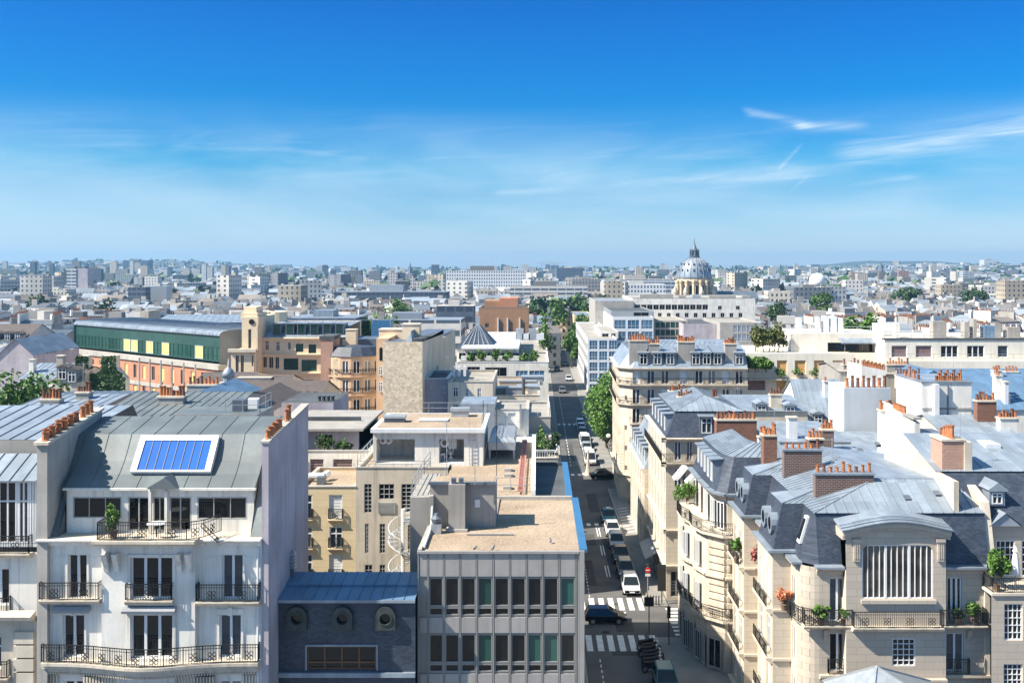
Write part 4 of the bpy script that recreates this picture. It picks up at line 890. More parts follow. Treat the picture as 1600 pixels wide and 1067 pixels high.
# white modern terraces
t, f, x0, x1, z = block('white_terrace_block', 'long white modern block with stepped planted balconies on the left of the street', 'apartment block', 714, 857, 566, 190, 60, 'white', 'greyroof', [(730, 750, 573, 590, 'darkwide'), (758, 792, 574, 588, 'darkwide'), (806, 825, 579, 597, 'blue'), (827, 851, 579, 597, 'blue'), (730, 780, 597, 612, 'darkwide')], par=.5, capm='frame')
B((x0+1, x1-6, 195, 240, z-.5, PZ(545, 195))).build('upper_wall', 'white', t)
f3 = Fac(0, 194.9, 1, 0)
for a, d in ((717, 728), (735, 752), (760, 778), (783, 795), (800, 812)): add_window(t, f3, PX(a, 195), PX(d, 195), z+.1, PZ(551, 195), 'dark', 0)
B((x0+.5, x1-5.5, 193.4, 193.7, z, z+.9)).build('terrace_parapet', 'frame', t); B((x0+.6, x1-5.6, 194, 241, PZ(545, 195)+.002, PZ(545, 195)+.3)).build('roof_slab', 'frame', t)
for i, px in enumerate((735, 752, 775, 793, 818, 834)): tree('terrace_bush', 'green bush in a row of planters along the white modern terraces', 'bush', PX(px, 192), 192, z-.4, RND.uniform(1.6, 3.2), 1.0, ['leaf', 'leafbright'][i % 2], 160, .3, .1, 60+i, 'bushes on the white modern terraces')
for i, px in enumerate((795, 806, 816, 826, 838)): x = PX(px, 215); B((x, x+1.6, 215, 217, PZ(545, 195)+.3, PZ(545, 195)+1.6+i % 2)).build('plant_box', ['frame', 'steel'][i % 2], t)
tree('street_plant', 'yellow-green bamboo clump on the corner of the white modern terraces', 'bamboo', PX(852, 225), 225, 12, 9.5, 1.6, 'leafbright', 800, .3, .1, 71)
# slate pyramid and brown brick tower
t = thing('pyramid_house', 'square house under a ribbed pyramid roof of blue slate', 'house', (PX(744, 205), 205, 0))
Y = 200; xa, xb, xm, za = PX(711, Y), PX(776, Y), PX(744, Y), PZ(545, Y); ap = (xm, Y+6, PZ(503, Y+6)); c = [(xa, Y, za), (xb, Y, za), (xb, Y+12, za), (xa, Y+12, za)]
B((xa+.3, xb-.3, Y+.3, Y+11.7, 0, za)).build('wall', 'white', t)
b = MB()
for i in range(4): b.tri(c[i], c[(i+1) % 4], ap)
b.build('roof', 'slate', t)
b = MB()
for k in range(1, 7): p = Vector(c[0]).lerp(Vector(c[1]), k/7); b.bar(p+Vector((0, -.05, .05)), Vector(ap), .14, .05)
b.build('rib', 'zinc', t); B((xm-.4, xm+.4, Y+5.6, Y+6.4, ap[2]-.5, ap[2]+1.2)).build('finial', 'steel', t)
t, f, x0, x1, z = block('brick_tower', 'plain brown brick tower with an orange upper stage behind the white terraces', 'tower', 748, 826, 481, 262, 14, 'brickrust', 'felt', [(758, 764, 505, 512, 'dark'), (812, 818, 520, 527, 'dark')], par=.4, capm='concrete')
xa, xb = PX(757, 264), PX(793, 264); B((xa, xb, 264, 275, z-.3, PZ(470, 264))).build('upper_stage', 'brickrust', t)
B((PX(780, 263), PX(809, 263), 263, 274, z-.3, PZ(466, 263))).build('orange_stage', 'terracottawall', t)
for px in (777, 792, 811): B((PX(px, 261.8), PX(px+2, 261.8), 261.6, 261.99, PZ(530, 262), PZ(497, 262))).build('white_pipe', 'frame', t)
# ================================================================== big blind stone wall
t = thing('blind_wall_house', 'tall house showing a rubble stone end and a blank beige side wall', 'house', (-16, 130, 0))
Y0 = 120; xa, xb = PX(598, Y0), PX(660, Y0); zt0, zt1 = PZ(534, Y0), 21.9; Yb = 168
b = MB(); b.quad((xa, Y0, 0), (xb, Y0, 0), (xb, Y0, zt0), (xa, Y0, zt0)); b.quad((xa, Yb, 0), (xa, Y0, 0), (xa, Y0, zt0), (xa, Yb, zt1)); b.build('stone_wall', 'rubble', t)
fs = fac(xb, Y0, xb, Yb); b = MB(); w = [(17, 17.9, 18.0, 18.8, 'dark'), (18.3, 19.2, 18.0, 18.8, 'dark')]; wall_holes(b, fs, 0, 27, 0, 23.1, w, .15)
b.quad((xb, 147, 0), (xb, Yb, 0), (xb, Yb, zt1), (xb, 147, zt1)); b.quad((xb, Y0, 23.1), (xb, 147, 23.1), (xb, 147, 22.5), (xb, Y0, zt0)); b.build('side_wall', 'warmbeige', t)
for q in w: add_window(t, fs, *q[:5], .15)
b = MB(); b.quad((xa, Y0, zt0), (xb, Y0, zt0), (xb, 147, 22.5), (xa, 147, 22.5)); b.quad((xa, 147, 22.4), (xb, 147, 22.4), (xb, Yb, zt1), (xa, Yb, zt1)); b.build('roof', 'zincdark', t)
for y, zz in ((120.1, 23.25), (133, 23.0)):
    pass
b = MB()
for i in range(9): y = 120.3+i*2.6; b.box(xb-1.2, xb-.05, y, y+1.9, zt0-.5-i*.03, zt0+.35-i*.1)
b.build('parapet_cap', 'felt', t)
chimney(t, xa+1.5, xa+3.6, 126, 128, 20, PZ(507, 127), 'brickochre', 0); chimney(t, xa-2, xa+1.3, 130, 133, 18, PZ(516, 130), 'brickochre', 0)
b = MB(); b.hexa([(xa+2.5, 121.5, zt0-.1), (xb-1.4, 121.5, zt0-.1), (xb-1.4, 130, zt0-.3), (xa+2.5, 130, zt0-.3), (xa+3, 123, zt0+1.1), (xb-1.8, 123, zt0+1.1), (xb-1.8, 128, zt0+1.1), (xa+3, 128, zt0+1.1)]); b.build('roof_lantern', 'zinc', t)
# narrow orange front with an arched window at its left
o = thing('arched_house', 'narrow orange stone house front with an arched window left of the rubble wall', 'house', (PX(592, 124), 124, 0))
xa2, xb2, Yo = PX(588, 123), PX(607, 123), 123.0
B((xa2, xb2, Yo, 135, 0, PZ(529, Yo))).build('wall', 'brickorange', o); x = PX(603, Yo-.1); z = PZ(560, Yo)
b = MB(); xw = PX(602.5, Yo-.2); pts = [(xw-.5, z)] + [(xw-.5*math.cos(k*PI/8), PZ(546, Yo)+.5*math.sin(k*PI/8)) for k in range(9)] + [(xw+.5, z)]
wn = B((PX(593, Yo), PX(598, Yo), Yo-.05, Yo-.01, PZ(563, Yo), PZ(547, Yo))); g = PX(595.5, Yo); wn.poly([(g-.21+.0, Yo-.05, PZ(547, Yo))] + [(g-.21*math.cos(k*PI/8), Yo-.05, PZ(547, Yo)+.35*math.sin(k*PI/8)) for k in range(1, 8)] + [(g+.21, Yo-.05, PZ(547, Yo))]); wn.build('arched_window', 'glassdark', o)
for a, d in ((572, 586), (596, 612)): add_window(o, Fac(0, Yo, 1, 0), PX(592, Yo), PX(598, Yo), PZ(d, Yo), PZ(a, Yo), 'casement', 0)
# ================================================================== long ochre school building
GY = 170.0; t = thing('ochre_school', 'long ochre brick institute with zinc mansard, dormers and a rounded right corner', 'institute', (PX(450, GY), GY, 0))
f = Fac(0, GY, 1, 0); P_ = lambda a, d, u, v, s: wp(GY, a, d, u, v, s)
ws = [P_(*q) for q in ((414, 420, 533, 547, 'casement'), (431, 437, 534, 548, 'casement'), (450, 454, 535, 546, 'dark'), (462, 474, 537, 550, 'bluegreen'), (482, 494, 538, 552, 'bluegreen'),
    (402, 408, 557, 574, 'dark'), (411, 417, 557, 574, 'dark'), (420, 427, 558, 575, 'dark'), (430, 436, 558, 576, 'dark'), (443, 466, 560, 578, 'bluegreen'), (471, 495, 562, 580, 'bluegreen'),
    (455, 468, 592, 606, 'dark'), (474, 490, 593, 606, 'dark'), (494, 499, 594, 607, 'dark'), (402, 436, 590, 602, 'dark'), (402, 420, 612, 630, 'dark'), (430, 450, 612, 630, 'dark'), (460, 490, 612, 630, 'dark'))]
def exG(b):
    for py in (528, 553, 582): cornice(b, f, PX(398, GY), PX(502, GY), PZ(py, GY), .5, .5)
facade(t, f, PX(396, GY), PX(502, GY), 0, PZ(527, GY), 'brickochre', ws, .3, 'wall', exG)
b = MB(); ze, zr = PZ(527, GY), PZ(505, GY+7); b.roof((PX(398, GY), GY+.2, ze), (PX(540, GY), GY+.2, ze), (PX(540, GY), GY+4, zr-.3), (PX(402, GY), GY+4, zr-.3), 1.6); b.roof((PX(402, GY), GY+4, zr-.3), (PX(540, GY), GY+4, zr-.3), (PX(540, GY), GY+14, zr), (PX(402, GY), GY+14, zr), 1.6); b.build('roof', 'zinc', t)
B((PX(398, GY), PX(540, GY), GY+14, GY+15, 0, zr)).build('rear_wall', 'brickochre', t)
for px in (426, 446, 464, 484, 504, 524): dormer(t, f, PX(px, GY)-.2, ze+.5, 1.4, 1.7, 4, 'zinc', 'zincdark', 'bluegreen', .05, -.9)
# left tower
fl = Fac(0, 166, 1, 0); a, d = PX(361, 166), PX(397, 166)
ws = [wp(166, *q) for q in ((368, 373, 555, 582, 'dark'), (376, 381, 555, 582, 'dark'), (385, 390, 515, 545, 'dark'), (393, 396, 555, 572, 'dark'))]
facade(t, fl, a, d, 0, PZ(548, 166), 'brickochre', [ws[0], ws[1], ws[3]], .3, 'tower_wall'); facade(t, Fac(0, 167, 1, 0), PX(375, 166), PX(400, 166), PZ(548, 166), PZ(496, 166), 'brickochre', [ws[2]], .3, 'tower_wall')
B((a, d, 166.3, 180, 0, PZ(548, 166)-.01), (PX(375, 166)+.01, PX(400, 166)-.01, 167.4, 178, 10, PZ(496, 166)-.01)).build('tower_body', 'brickochre', t)
B((PX(376, 168), PX(402, 168), 168, 174, PZ(498, 168), PZ(489, 168)), (PX(378, 168), PX(398, 168), 169, 173, PZ(489, 168)+.002, PZ(480, 168))).build('tower_top', 'brickochre', t)
B((a-.4, d+.4, 165.5, 166.2, PZ(550, 166), PZ(545, 166))).build('tower_ledge', 'stoneplain', t)
b = MB(); x, z = PX(393, 166.9), PZ(503, 166.9); b.lathe(0, 0, [(.45, -.06), (.45, .06)], 14); oc = place('oculus', b.mesh('oculus', ['glassdark']), t, (x, 166.95, z)); oc.rotation_euler = (PI/2, 0, 0)
for px in (418, 434): b = MB(); x = PX(px, 182); b.lathe(x, 182, [(1.7, zr), (1.7, PZ(487, 182)), (1.5, PZ(486, 182))], 16); b.build('round_turret', 'brickochre', t)
b = MB(); tubes(b, [(PX(440, 176), 176, zr), (PX(610, 176), 176, zr)], 1.2, (.5, 1), 3, .05); b.build('guard_rail', 'steel', t)
# brick chimney wall with quoins and the rounded corner
B((PX(501, 163), PX(520, 163), 163, 168.5, 0, PZ(531, 163))).build('brick_flank', 'brickpale', t); B((PX(500, 163)-.1, PX(521, 163)+.1, 162.9, 168.6, PZ(531, 163)+.003, PZ(528, 163)+.3)).build('flank_cap', 'felt', t)
B((PX(520, 162), PX(533, 162), 162, 167, 0, PZ(560, 162))).build('quoin_pier', 'rubble', t)
cx, cy, R_ = PX(566, 172), 172.0, 4.6; b = MB(); n = 8; segs = [(cx+R_*math.cos(PI+PI*k/n), cy-6+R_*math.sin(PI+PI*k/n)*1.0) for k in range(n+1)]
zt_ = PZ(557, 162)
for p, q in zip(segs, segs[1:]):
    ff = fac(*p, *q); hs = []
    for k, py in enumerate((563, 592, 622)):
        zz = PZ(py+19, 163); hs.append((ff.L*.22, ff.L*.78, zz, zz+1.95, 'french'))
    wall_holes(b, ff, 0, ff.L, 0, zt_, hs, .2)
    for k, py in enumerate((587, 616, 646)): zz = PZ(py, 163); b.extr([(0.003, zz-.2), (.35, zz-.1), (.35, zz+.05), (0.003, zz+.05)], ff, -.05, ff.L+.05)
    for h in hs: add_window(t, ff, *h[:5], .2)
b.build('corner_wall', 'brickorange', t)
for k, py in enumerate((584, 613, 643)):
    r = MB(); railing(r, [(p[0]+(p[0]-cx)*.06, p[1]+(p[1]-cy+6)*.06, PZ(py, 163)) for p in segs], .8, .35, .03, orn=False); r.build('railing', 'iron', t)
b = MB()
for (p, q) in zip(segs, segs[1:]):
    up = lambda s, k, z: (cx+(s[0]-cx)*k, cy-6+(s[1]-cy+6)*k, z)
    b.quad(up(p, 1.04, zt_), up(q, 1.04, zt_), up(q, .8, PZ(541, 165)), up(p, .8, PZ(541, 165))); b.tri(up(p, .8, PZ(541, 165)), up(q, .8, PZ(541, 165)), (cx, cy-6, PZ(538, 166)))
b.build('corner_roof', 'slate', t)
B((PX(535, 170), PX(600, 170), 170, 178, 10, PZ(530, 170))).build('attic', 'zincdark', t)
B((PX(520, 166), cx-R_+.3, 166, 176, 0, zt_+.3), (cx+R_-.6, PX(610, 170), 168, 180, 0, zt_+1.2)).build('corner_body', 'brickorange', t)
chimney(t, PX(540, 168), PX(556, 168), 168, 170, 16, PZ(516, 168), 'brickochre', 0)
# ================================================================== green glass and terracotta building
t = thing('glass_archive', 'long building with barrel zinc roof, green glazed top floor and terracotta lower floors', 'building', (-60, 160, 0))
xL, yL, xR, yR = PX(118, 212), 212.0, PX(346, 177), 177.0; f = fac(xL, yL, xR, yR); L = f.L
def HZ(pl, pr, u): return PZ(pl + (pr-pl)*u/L, yL + (yR-yL)*u/L)
zg0, zg1, zt1_ = 15.65, 20.3, 14.5
n = 19; wins = []; yb = {7, 8, 10, 12, 16}
for i in range(n):
    a = L*i/n+.15; d = L*(i+1)/n-.15; wins.append((a, d, zg0+.25, zg0+2.5, 'yellowb' if i in yb else 'bluegreen'))
b = MB(); wall_holes(b, f, 0, L, zg0, zg1, wins, .12); b.build('glazed_storey', 'greenglazing', t)
for w in wins: add_window(t, f, *w[:5], .12)
wins = []
for k, z0 in enumerate((11.0, 7.4, 3.8)):
    for i in range(16): u = L*(i+.55)/16; wins.append((u-.55, u+.55, z0, z0+2.6, 'yellowb' if (i*7+k*3) % 5 < 3 else 'dark'))
def exH(b): 
    pass
f2 = Fac(f.pt(0, 0, .6)[0], f.pt(0, 0, .6)[1], *f.d)
facade(t, f2, 0, L, 0, 14.3, 'terracottawall', wins, .25)
b = MB(); b.extr([(-.7, 14.32), (.9, 14.32), (.9, 15.2), (-.7, 15.2)], f, -.5, L+.5); b.extr([(.602, 9.8), (.75, 9.8), (.75, 10.5), (.602, 10.5)], f, 0, L); b.build('concrete_band', 'concrete', t)
b = MB(); W_ = 13
pr = [(0.35, zg1-.1), (0.3, zg1+.25), (-.3, zg1+.6), (-1.5, zg1+.8), (-6, zg1+.9), (-W_, zg1+.9)]
for (d0, z0), (d1, z1) in zip(pr, pr[1:]): b.roof(f.pt(0, z0, d0), f.pt(L, z0, d0), f.pt(L, z1, d1), f.pt(0, z1, d1), 1.1, h=.06)
b.build('roof', 'zinc', t)
b = MB(); b.poly([f.pt(L+.01, 0, .35)] + [f.pt(L+.01, z, d) for d, z in pr] + [f.pt(L+.01, 0, -W_)]); b.poly([f.pt(-.01, z, d) for d, z in reversed(pr)] + [f.pt(-.01, 0, .35), f.pt(-.01, 0, -W_)][::1]); b.build('end_wall', 'zincdark', t)
B((PX(200, 214), PX(404, 214), 214, 240, 0, 20.3)).build('rear_hall', 'zincdark', t); b = MB(); b.roof((PX(240, 214), 214, 20.5), (PX(404, 214), 214, 20.5), (PX(404, 240), 240, 21), (PX(262, 240), 240, 21), 1.4); b.build('rear_roof', 'zinc', t)
for i in range(6):
    u = L*(.62+.07*i); b = MB(); b.bar(f.pt(u, 8, 4), f.pt(u, 15.5, 4), .16, None, 0, 6); b.build('steel_post', 'framegrey', t)
b = MB(); b.bar(f.pt(L*.62, 9.4, 4), f.pt(L*.97, 9.4, 4), .1); b.bar(f.pt(L*.62, 11, 4), f.pt(L*.97, 11, 4), .1); b.build('steel_beam', 'framegrey', t)
def mansard(par, x0, x1, y0, y1, z0, ins, z1, zr, low='slate', top='zinc', axis='y', gap=.6, hips=True, cap=True):
    """steep lower slopes and a low hipped top"""
    a = [(x0, y0), (x1, y0), (x1, y1), (x0, y1)]; c = [(x0+ins, y0+ins), (x1-ins, y0+ins), (x1-ins, y1-ins), (x0+ins, y1-ins)]
    b = MB()
    for i in range(4): j = (i+1) % 4; b.quad((*a[i], z0), (*a[j], z0), (*c[j], z1), (*c[i], z1))
    o = b.build('mansard', low, par)
    b = MB(); X0, Y0, X1, Y1 = *c[0], *c[2]; e = .12
    X0, Y0, X1, Y1 = X0-e, Y0-e, X1+e, Y1+e; z = z1+.03; h = min(X1-X0, Y1-Y0)/2 if hips else 0
    if axis == 'y': xm = (X0+X1)/2; r0, r1 = (xm, Y0+h, zr), (xm, Y1-h, zr)
    else: ym = (Y0+Y1)/2; r0, r1 = (X0+h, ym, zr), (X1-h, ym, zr)
    A, B_, C, D = (X0, Y0, z), (X1, Y0, z), (X1, Y1, z), (X0, Y1, z)
    if axis == 'y': fs = ((D, A, r0, r1), (B_, C, r1, r0), (A, B_, r0, r0), (C, D, r1, r1))
    else: fs = ((A, B_, r1, r0), (C, D, r0, r1), (D, A, r0, r0), (B_, C, r1, r1))
    for e0, e1, q1, q0 in fs:
        e0v, e1v = Vector(e0), Vector(e1)
        if Vector(q0) == Vector(q1): b.tri(e0, e1, q0)
        else: b.quad(e0, e1, q1, q0)
        L = (e1v-e0v).length; n = max(1, int(L/gap)); d = (e1v-e0v).normalized()   # seams run straight up the slope and stop at the hips
        q0v, q1v = Vector(q0), Vector(q1); t0, t1 = (q0v-e0v).dot(d), (q1v-e0v).dot(d); up = ((q0v-e0v) - d*t0)
        for i in range(n+1):
            t = L*i/n; k = 1.0 if t0 <= t <= t1 else (t/t0 if t < t0 else (L-t)/max(1e-6, L-t1))
            if k < .08: continue
            p = e0v+d*t; q = p+up*min(1, k); nrm = d.cross(up).normalized(); nrm = nrm if nrm.z > 0 else -nrm; w = d*.02
            b.hexa([p-w, p+w, q+w, q-w, p-w+nrm*.05, p+w+nrm*.05, q+w+nrm*.05, q-w+nrm*.05])
    for p, q in ((A, r0), (B_, r0 if axis == 'y' else r1), (C, r1), (D, r1 if axis == 'y' else r0), (r0, r1)): b.bar(p, q, .05)
    t = b.build('roof', top, par); return o, t
def gable(par, x0, x1, y0, y1, ze, zr, axis='x', top='zinc', gap=.6, wall='white', k=.5, name='roof'):
    """two slopes; ridge along axis at fraction k of the depth"""
    b = MB(); e = .2
    if axis == 'x':
        ym = y0+(y1-y0)*k; b.roof((x0-e, y0-e, ze), (x1+e, y0-e, ze), (x1+e, ym, zr), (x0-e, ym, zr), gap); b.roof((x1+e, y1+e, ze), (x0-e, y1+e, ze), (x0-e, ym, zr), (x1+e, ym, zr), gap)
        ends = [[(x, y0, ze), (x, y1, ze), (x, ym, zr-.06)] for x in (x0, x1)]
    else:
        xm = x0+(x1-x0)*k; b.roof((x0-e, y1+e, ze), (x0-e, y0-e, ze), (xm, y0-e, zr), (xm, y1+e, zr), gap); b.roof((x1+e, y0-e, ze), (x1+e, y1+e, ze), (xm, y1+e, zr), (xm, y0-e, zr), gap)
        ends = [[(x0, y, ze), (x1, y, ze), (xm, y, zr-.06)] for y in (y0, y1)]
    r = b.build(name, top, par); w = MB()
    for q in ends: w.tri(*q)
    w.build('gable_end', wall, par); return r
def shell(par, x0, x1, y0, y1, z0, z1, mat, front=(), left=(), rev=.22, name='wall'):
    """four walls of a plain block; front holes in world x, left holes in distance from the far end"""
    b = MB(); f = Fac(0, y0, 1, 0); wall_holes(b, f, x0, x1, z0, z1, front, rev); fl = fac(x0, y1, x0, y0); wall_holes(b, fl, 0, y1-y0, z0, z1, left, rev)
    b.quad((x1, y0, z0), (x1, y1, z0), (x1, y1, z1), (x1, y0, z1)); b.quad((x1, y1, z0), (x0, y1, z0), (x0, y1, z1), (x1, y1, z1)); b.quad((x0, y0, z1), (x1, y0, z1), (x1, y1, z1), (x0, y1, z1))
    o = b.build(name, mat, par)
    for w in front: add_window(par, f, *w[:5], rev)
    for w in left: add_window(par, fl, *w[:5], rev)
    return f, fl
# ================================================================== stone corner house in the right foreground
h1 = thing('stone_house', 'large cream stone house with slate mansard and a wide arched studio window', 'house', (22, 64, 0))
S = 64.0; f = Fac(0, S, 1, 0); ze = 13.3; x0, x1 = 16.5, PX(1545, S); zb = PZ(972, S); zb2 = PZ(1052, S)
sx0, sx1 = PX(1322, 63.3), PX(1478, 63.3)
fw = [wp(S, 1296, 1321, 903, 970, 'french'), wp(S, 1480, 1503, 902, 970, 'triple'), wp(S, 1296, 1322, 989, 1048, 'french'), wp(S, 1478, 1506, 989, 1048, 'french')]
fw += [(a, d, z-3.2*k, t-3.2*k, s) for k in (1, 2, 3) for a, d, z, t, s in fw[2:4]]
R_ = 1.1; cx, cy = x0+R_, S+R_
arc = [(cx-R_*math.cos(PI/2*k/6), cy-R_*math.sin(PI/2*k/6)) for k in range(7)]
b = MB(); wall_holes(b, f, cx, sx0, 0, ze, fw, .28); wall_holes(b, f, sx1, x1, 0, ze, fw, .28)
for p, q in zip(arc, arc[1:]): b.quad((*p, 0), (*q, 0), (*q, ze), (*p, ze))
b.quad((x1, S, 0), (x1, 80, 0), (x1, 80, ze), (x1, S, ze)); b.box(cx+.5, x1-.05, S+.6, 80, 0, ze-.05)
for zz, o in ((zb-.02, .35), (zb2-.05, .3)): b.extr([(0.003, zz-.3), (o*.5, zz-.24), (o, zz-.1), (o, zz+.04), (0.003, zz+.04)], f, cx, sx0-.01); b.extr([(0.003, zz-.3), (o*.5, zz-.24), (o, zz-.1), (o, zz+.04), (0.003, zz+.04)], f, sx1+.01, x1)
cornice(b, f, cx-.2, sx0-.01, ze, .42, .4); cornice(b, f, sx1+.01, x1, ze, .42, .4)
for a, d in ((1286, 1292), (1324, 1330), (1467, 1473), (1510, 1516)):                                     # consoles under the balcony
    z = PZ(981, S); b.extr([(0.004, z-.75), (.1, z-.7), (.2, z-.45), (.38, z), (0.004, z)], f, PX(a, S), PX(d, S))
b.build('wall', 'stone2', h1)
for w in fw: add_window(h1, f, *w[:5], .28)
# street side with two bays
bays = ((66.7, 71.2), (75.9, 80.4)); bx = 15.3
fl = fac(x0, 80.4, x0, cy); L = 80.4-cy; lw = []
def U(y): return 80.4-y
for k in range(4):
    z = zb-3.2*k-.05
    for y in (73.6,): lw.append((U(y)-.55, U(y)+.55, z+.1, z+2.35, 'french'))
    lw.append((U(65.9)-.45, U(65.9)+.45, z+.1, z+2.35, 'french'))
b = MB(); wall_holes(b, fl, 0, L, 0, ze, lw, .25); cornice(b, fl, 0, L, ze, .42, .4); b.build('street_wall', 'stoneplain', h1)
for w in lw: add_window(h1, fl, *w[:5], .25)
for i, (ya, yb) in enumerate(bays):
    fb = fac(bx, yb, bx, ya); ff = fac(bx, ya, x0, ya); bw = []
    for k in range(4):
        z = zb-3.2*k-.05
        for u in (1.1, 3.3): bw.append((u-.5, u+.5, z+.15, z+2.35, 'casement' if (k+i) % 2 else 'whiteb'))
    b = MB(); wall_holes(b, fb, 0, fb.L, 0, ze+.2, bw, .25)
    for k in range(5): z = zb-3.2*k-.1; b.extr([(0.004, z-.35), (.2, z-.25), (.4, z-.1), (.4, z+.05), (0.004, z+.05)], fb, 0, fb.L)
    b.build('bay_wall', 'stoneplain', h1)
    for w in bw: add_window(h1, fb, *w[:5], .25)
    b = MB(); b.quad(ff.pt(0, 0), ff.pt(ff.L, 0), ff.pt(ff.L, ze+.2), ff.pt(0, ze+.2)); b.quad((x0, yb, 0), (bx, yb, 0), (bx, yb, ze+.2), (x0, yb, ze+.2))
    for k in range(5): z = zb-3.2*k-.1; b.extr([(0.004, z-.2), (.14, z-.1), (.14, z+.05), (0.004, z+.05)], ff, 0, ff.L)
    b.build('bay_flank', 'yellow' if 0 else 'stonewall', h1)
    b = MB(); b.box(bx-.35, x0+.3, ya-.3, yb+.25, ze+.205, ze+.36); b.build('bay_cornice', 'zinc', h1)
    for k in range(3):
        z = zb-3.2*k-.05; rr = MB(); railing(rr, [fb.pt(.3, z, .36), fb.pt(fb.L-.2, z, .36)], .8, .14); rr.build('railing', 'iron', h1)
    b = MB(); zq = 16.45; o = .55
    A_, B_, C_, D_ = (bx+.05, ya+.05), (x0+.9, ya+.05), (x0+.9, yb-.05), (bx+.05, yb-.05)
    T = [(bx+.8, ya+.75), (x0+1.2, ya+.75), (x0+1.2, yb-.6), (bx+.8, yb-.6)]; bs = [A_, B_, C_, D_]
    for k in range(4): j = (k+1) % 4; b.quad((*bs[k], ze+.36), (*bs[j], ze+.36), (*T[j], zq), (*T[k], zq))
    b.build('bay_mansard', 'slate', h1)
    b = MB(); ym = (T[0][1]+T[3][1])/2; ap = (x0+2.6, ym, zq+.75)
    b.roof((*T[3], zq+.02), (*T[0], zq+.02), ap, ap, 0); b.tri((*T[0], zq+.02), (*T[1], zq+.02), ap); b.tri((*T[3], zq+.02), ap, (*T[2], zq+.02)); b.bar((*T[0], zq+.03), ap, .06); b.bar((*T[3], zq+.03), ap, .06)
    for k in range(1, 4): p = Vector((*T[0], zq+.03)).lerp(Vector((*T[1], zq+.03)), k/4); b.bar(p, p.lerp(Vector(ap), .55), .03)
    b.build('bay_roof', 'zinc', h1)
    for yy in ((ya+yb)/2-.9, (ya+yb)/2+1.0):                                                            # round zinc-hooded dormers
        x, z, r = bx+.35, ze+1.75, .62; m = MB(); n = 12
        P_ = lambda rr, t, dx: (x+dx, yy+rr*math.cos(t), z+rr*1.15*math.sin(t))
        for k in range(n):
            t0, t1 = 2*PI*k/n, 2*PI*(k+1)/n; m.quad(P_(r, t0, -.25), P_(r, t1, -.25), P_(r, t1, 1.1), P_(r, t0, 1.1)); m.quad(P_(r, t0, -.25), P_(r*.62, t0, -.25), P_(r*.62, t1, -.25), P_(r, t1, -.25))
        dm = m.build('round_dormer', 'zinc', h1); g = MB(); g.poly([P_(r*.63, 2*PI*k/n, -.2) for k in range(n)]); g.build('pane', 'glassdark', dm)
# main mansard and zinc top
mx0 = 16.65; b = MB(); zm = 16.45; tx, ty = 17.6, 64.9; xr = x1+.1
b.quad((cx, S+.1, ze+.03), (xr, S+.1, ze+.03), (xr, ty, zm), (tx, ty, zm)); b.quad((mx0, 80.4, ze+.03), (mx0, cy, ze+.03), (tx, ty, zm), (tx, 80.4, zm)); b.tri((mx0, cy, ze+.03), (cx, S+.1, ze+.03), (tx, ty, zm)); b.build('mansard', 'slate', h1)
b = B((cx-.3, sx0-.01, S-.55, S+.12, ze+.004, ze+.13), (sx1+.01, x1, S-.55, S+.12, ze+.004, ze+.13), (x0-.45, mx0+.05, cy-.5, 80.3, ze+.004, ze+.13)); b.build('gutter', 'zinc', h1)
b = MB(); rx, rz, ry = 22.4, 17.95, 68.2; e = .12; z = zm+.03
b.quad((tx-e, ty-e, z), (xr, ty-e, z), (xr-.6, ry, rz), (rx, ry, rz)); b.quad((tx-e, 80.4, z), (tx-e, ty-e, z), (rx, ry, rz), (rx, 80.4, rz)); b.quad((rx, ry, rz), (xr-.6, ry, rz), (xr-.6, 80.4, rz-.6), (rx, 80.4, rz)); b.bar((tx-e, ty-e, z), (rx, ry, rz), .06); b.bar((rx, ry, rz), (xr-.6, ry, rz), .06); b.bar((rx, ry, rz), (rx, 80.4, rz), .06)
d = Vector((1, 0, 0)); n = 15
for i in range(n+1):
    xx = tx+(xr-.6-tx)*i/n; k = min(1, max(.05, (xx-tx)/(rx-tx))); p = Vector((xx, ty-e, z)); q = p.lerp(Vector((xx, ry, rz)), k); b.hexa([p-d*.02, p+d*.02, q+d*.02, q-d*.02] + [v+Vector((0, 0, .06)) for v in (p-d*.02, p+d*.02, q+d*.02, q-d*.02)])
d = Vector((0, 1, 0))
for i in range(27):
    yy = ty+.3+15.2*i/26; k = min(1, max(.05, (yy-ty)/(ry-ty))); p = Vector((tx-e, yy, z)); q = p.lerp(Vector((rx, yy, rz)), k); b.hexa([p-d*.02, p+d*.02, q+d*.02, q-d*.02] + [v+Vector((0, 0, .06)) for v in (p-d*.02, p+d*.02, q+d*.02, q-d*.02)])
b.build('roof', 'zinc', h1)
b = MB(); ca, cb = Vector((mx0+.45, 66.0, ze+1.0)), Vector((mx0+.75, 66.0, ze+2.45))               # roof window on the street slope
b.hexa([(16.78, 65.7, 14.3), (16.78, 66.4, 14.3), (17.02, 66.4, 14.3), (17.02, 65.7, 14.3), (17.3, 65.75, 16.0), (17.3, 66.35, 16.0), (17.5, 66.35, 16.0), (17.5, 65.75, 16.0)]); rw = b.build('roof_window', 'frame', h1)
b = MB(); b.quad((16.81, 65.8, 14.55), (16.81, 66.3, 14.55), (17.25, 66.27, 15.85), (17.25, 65.82, 15.85)); 
o = b.build('pane', 'glassdark', rw); o.location.x -= .02
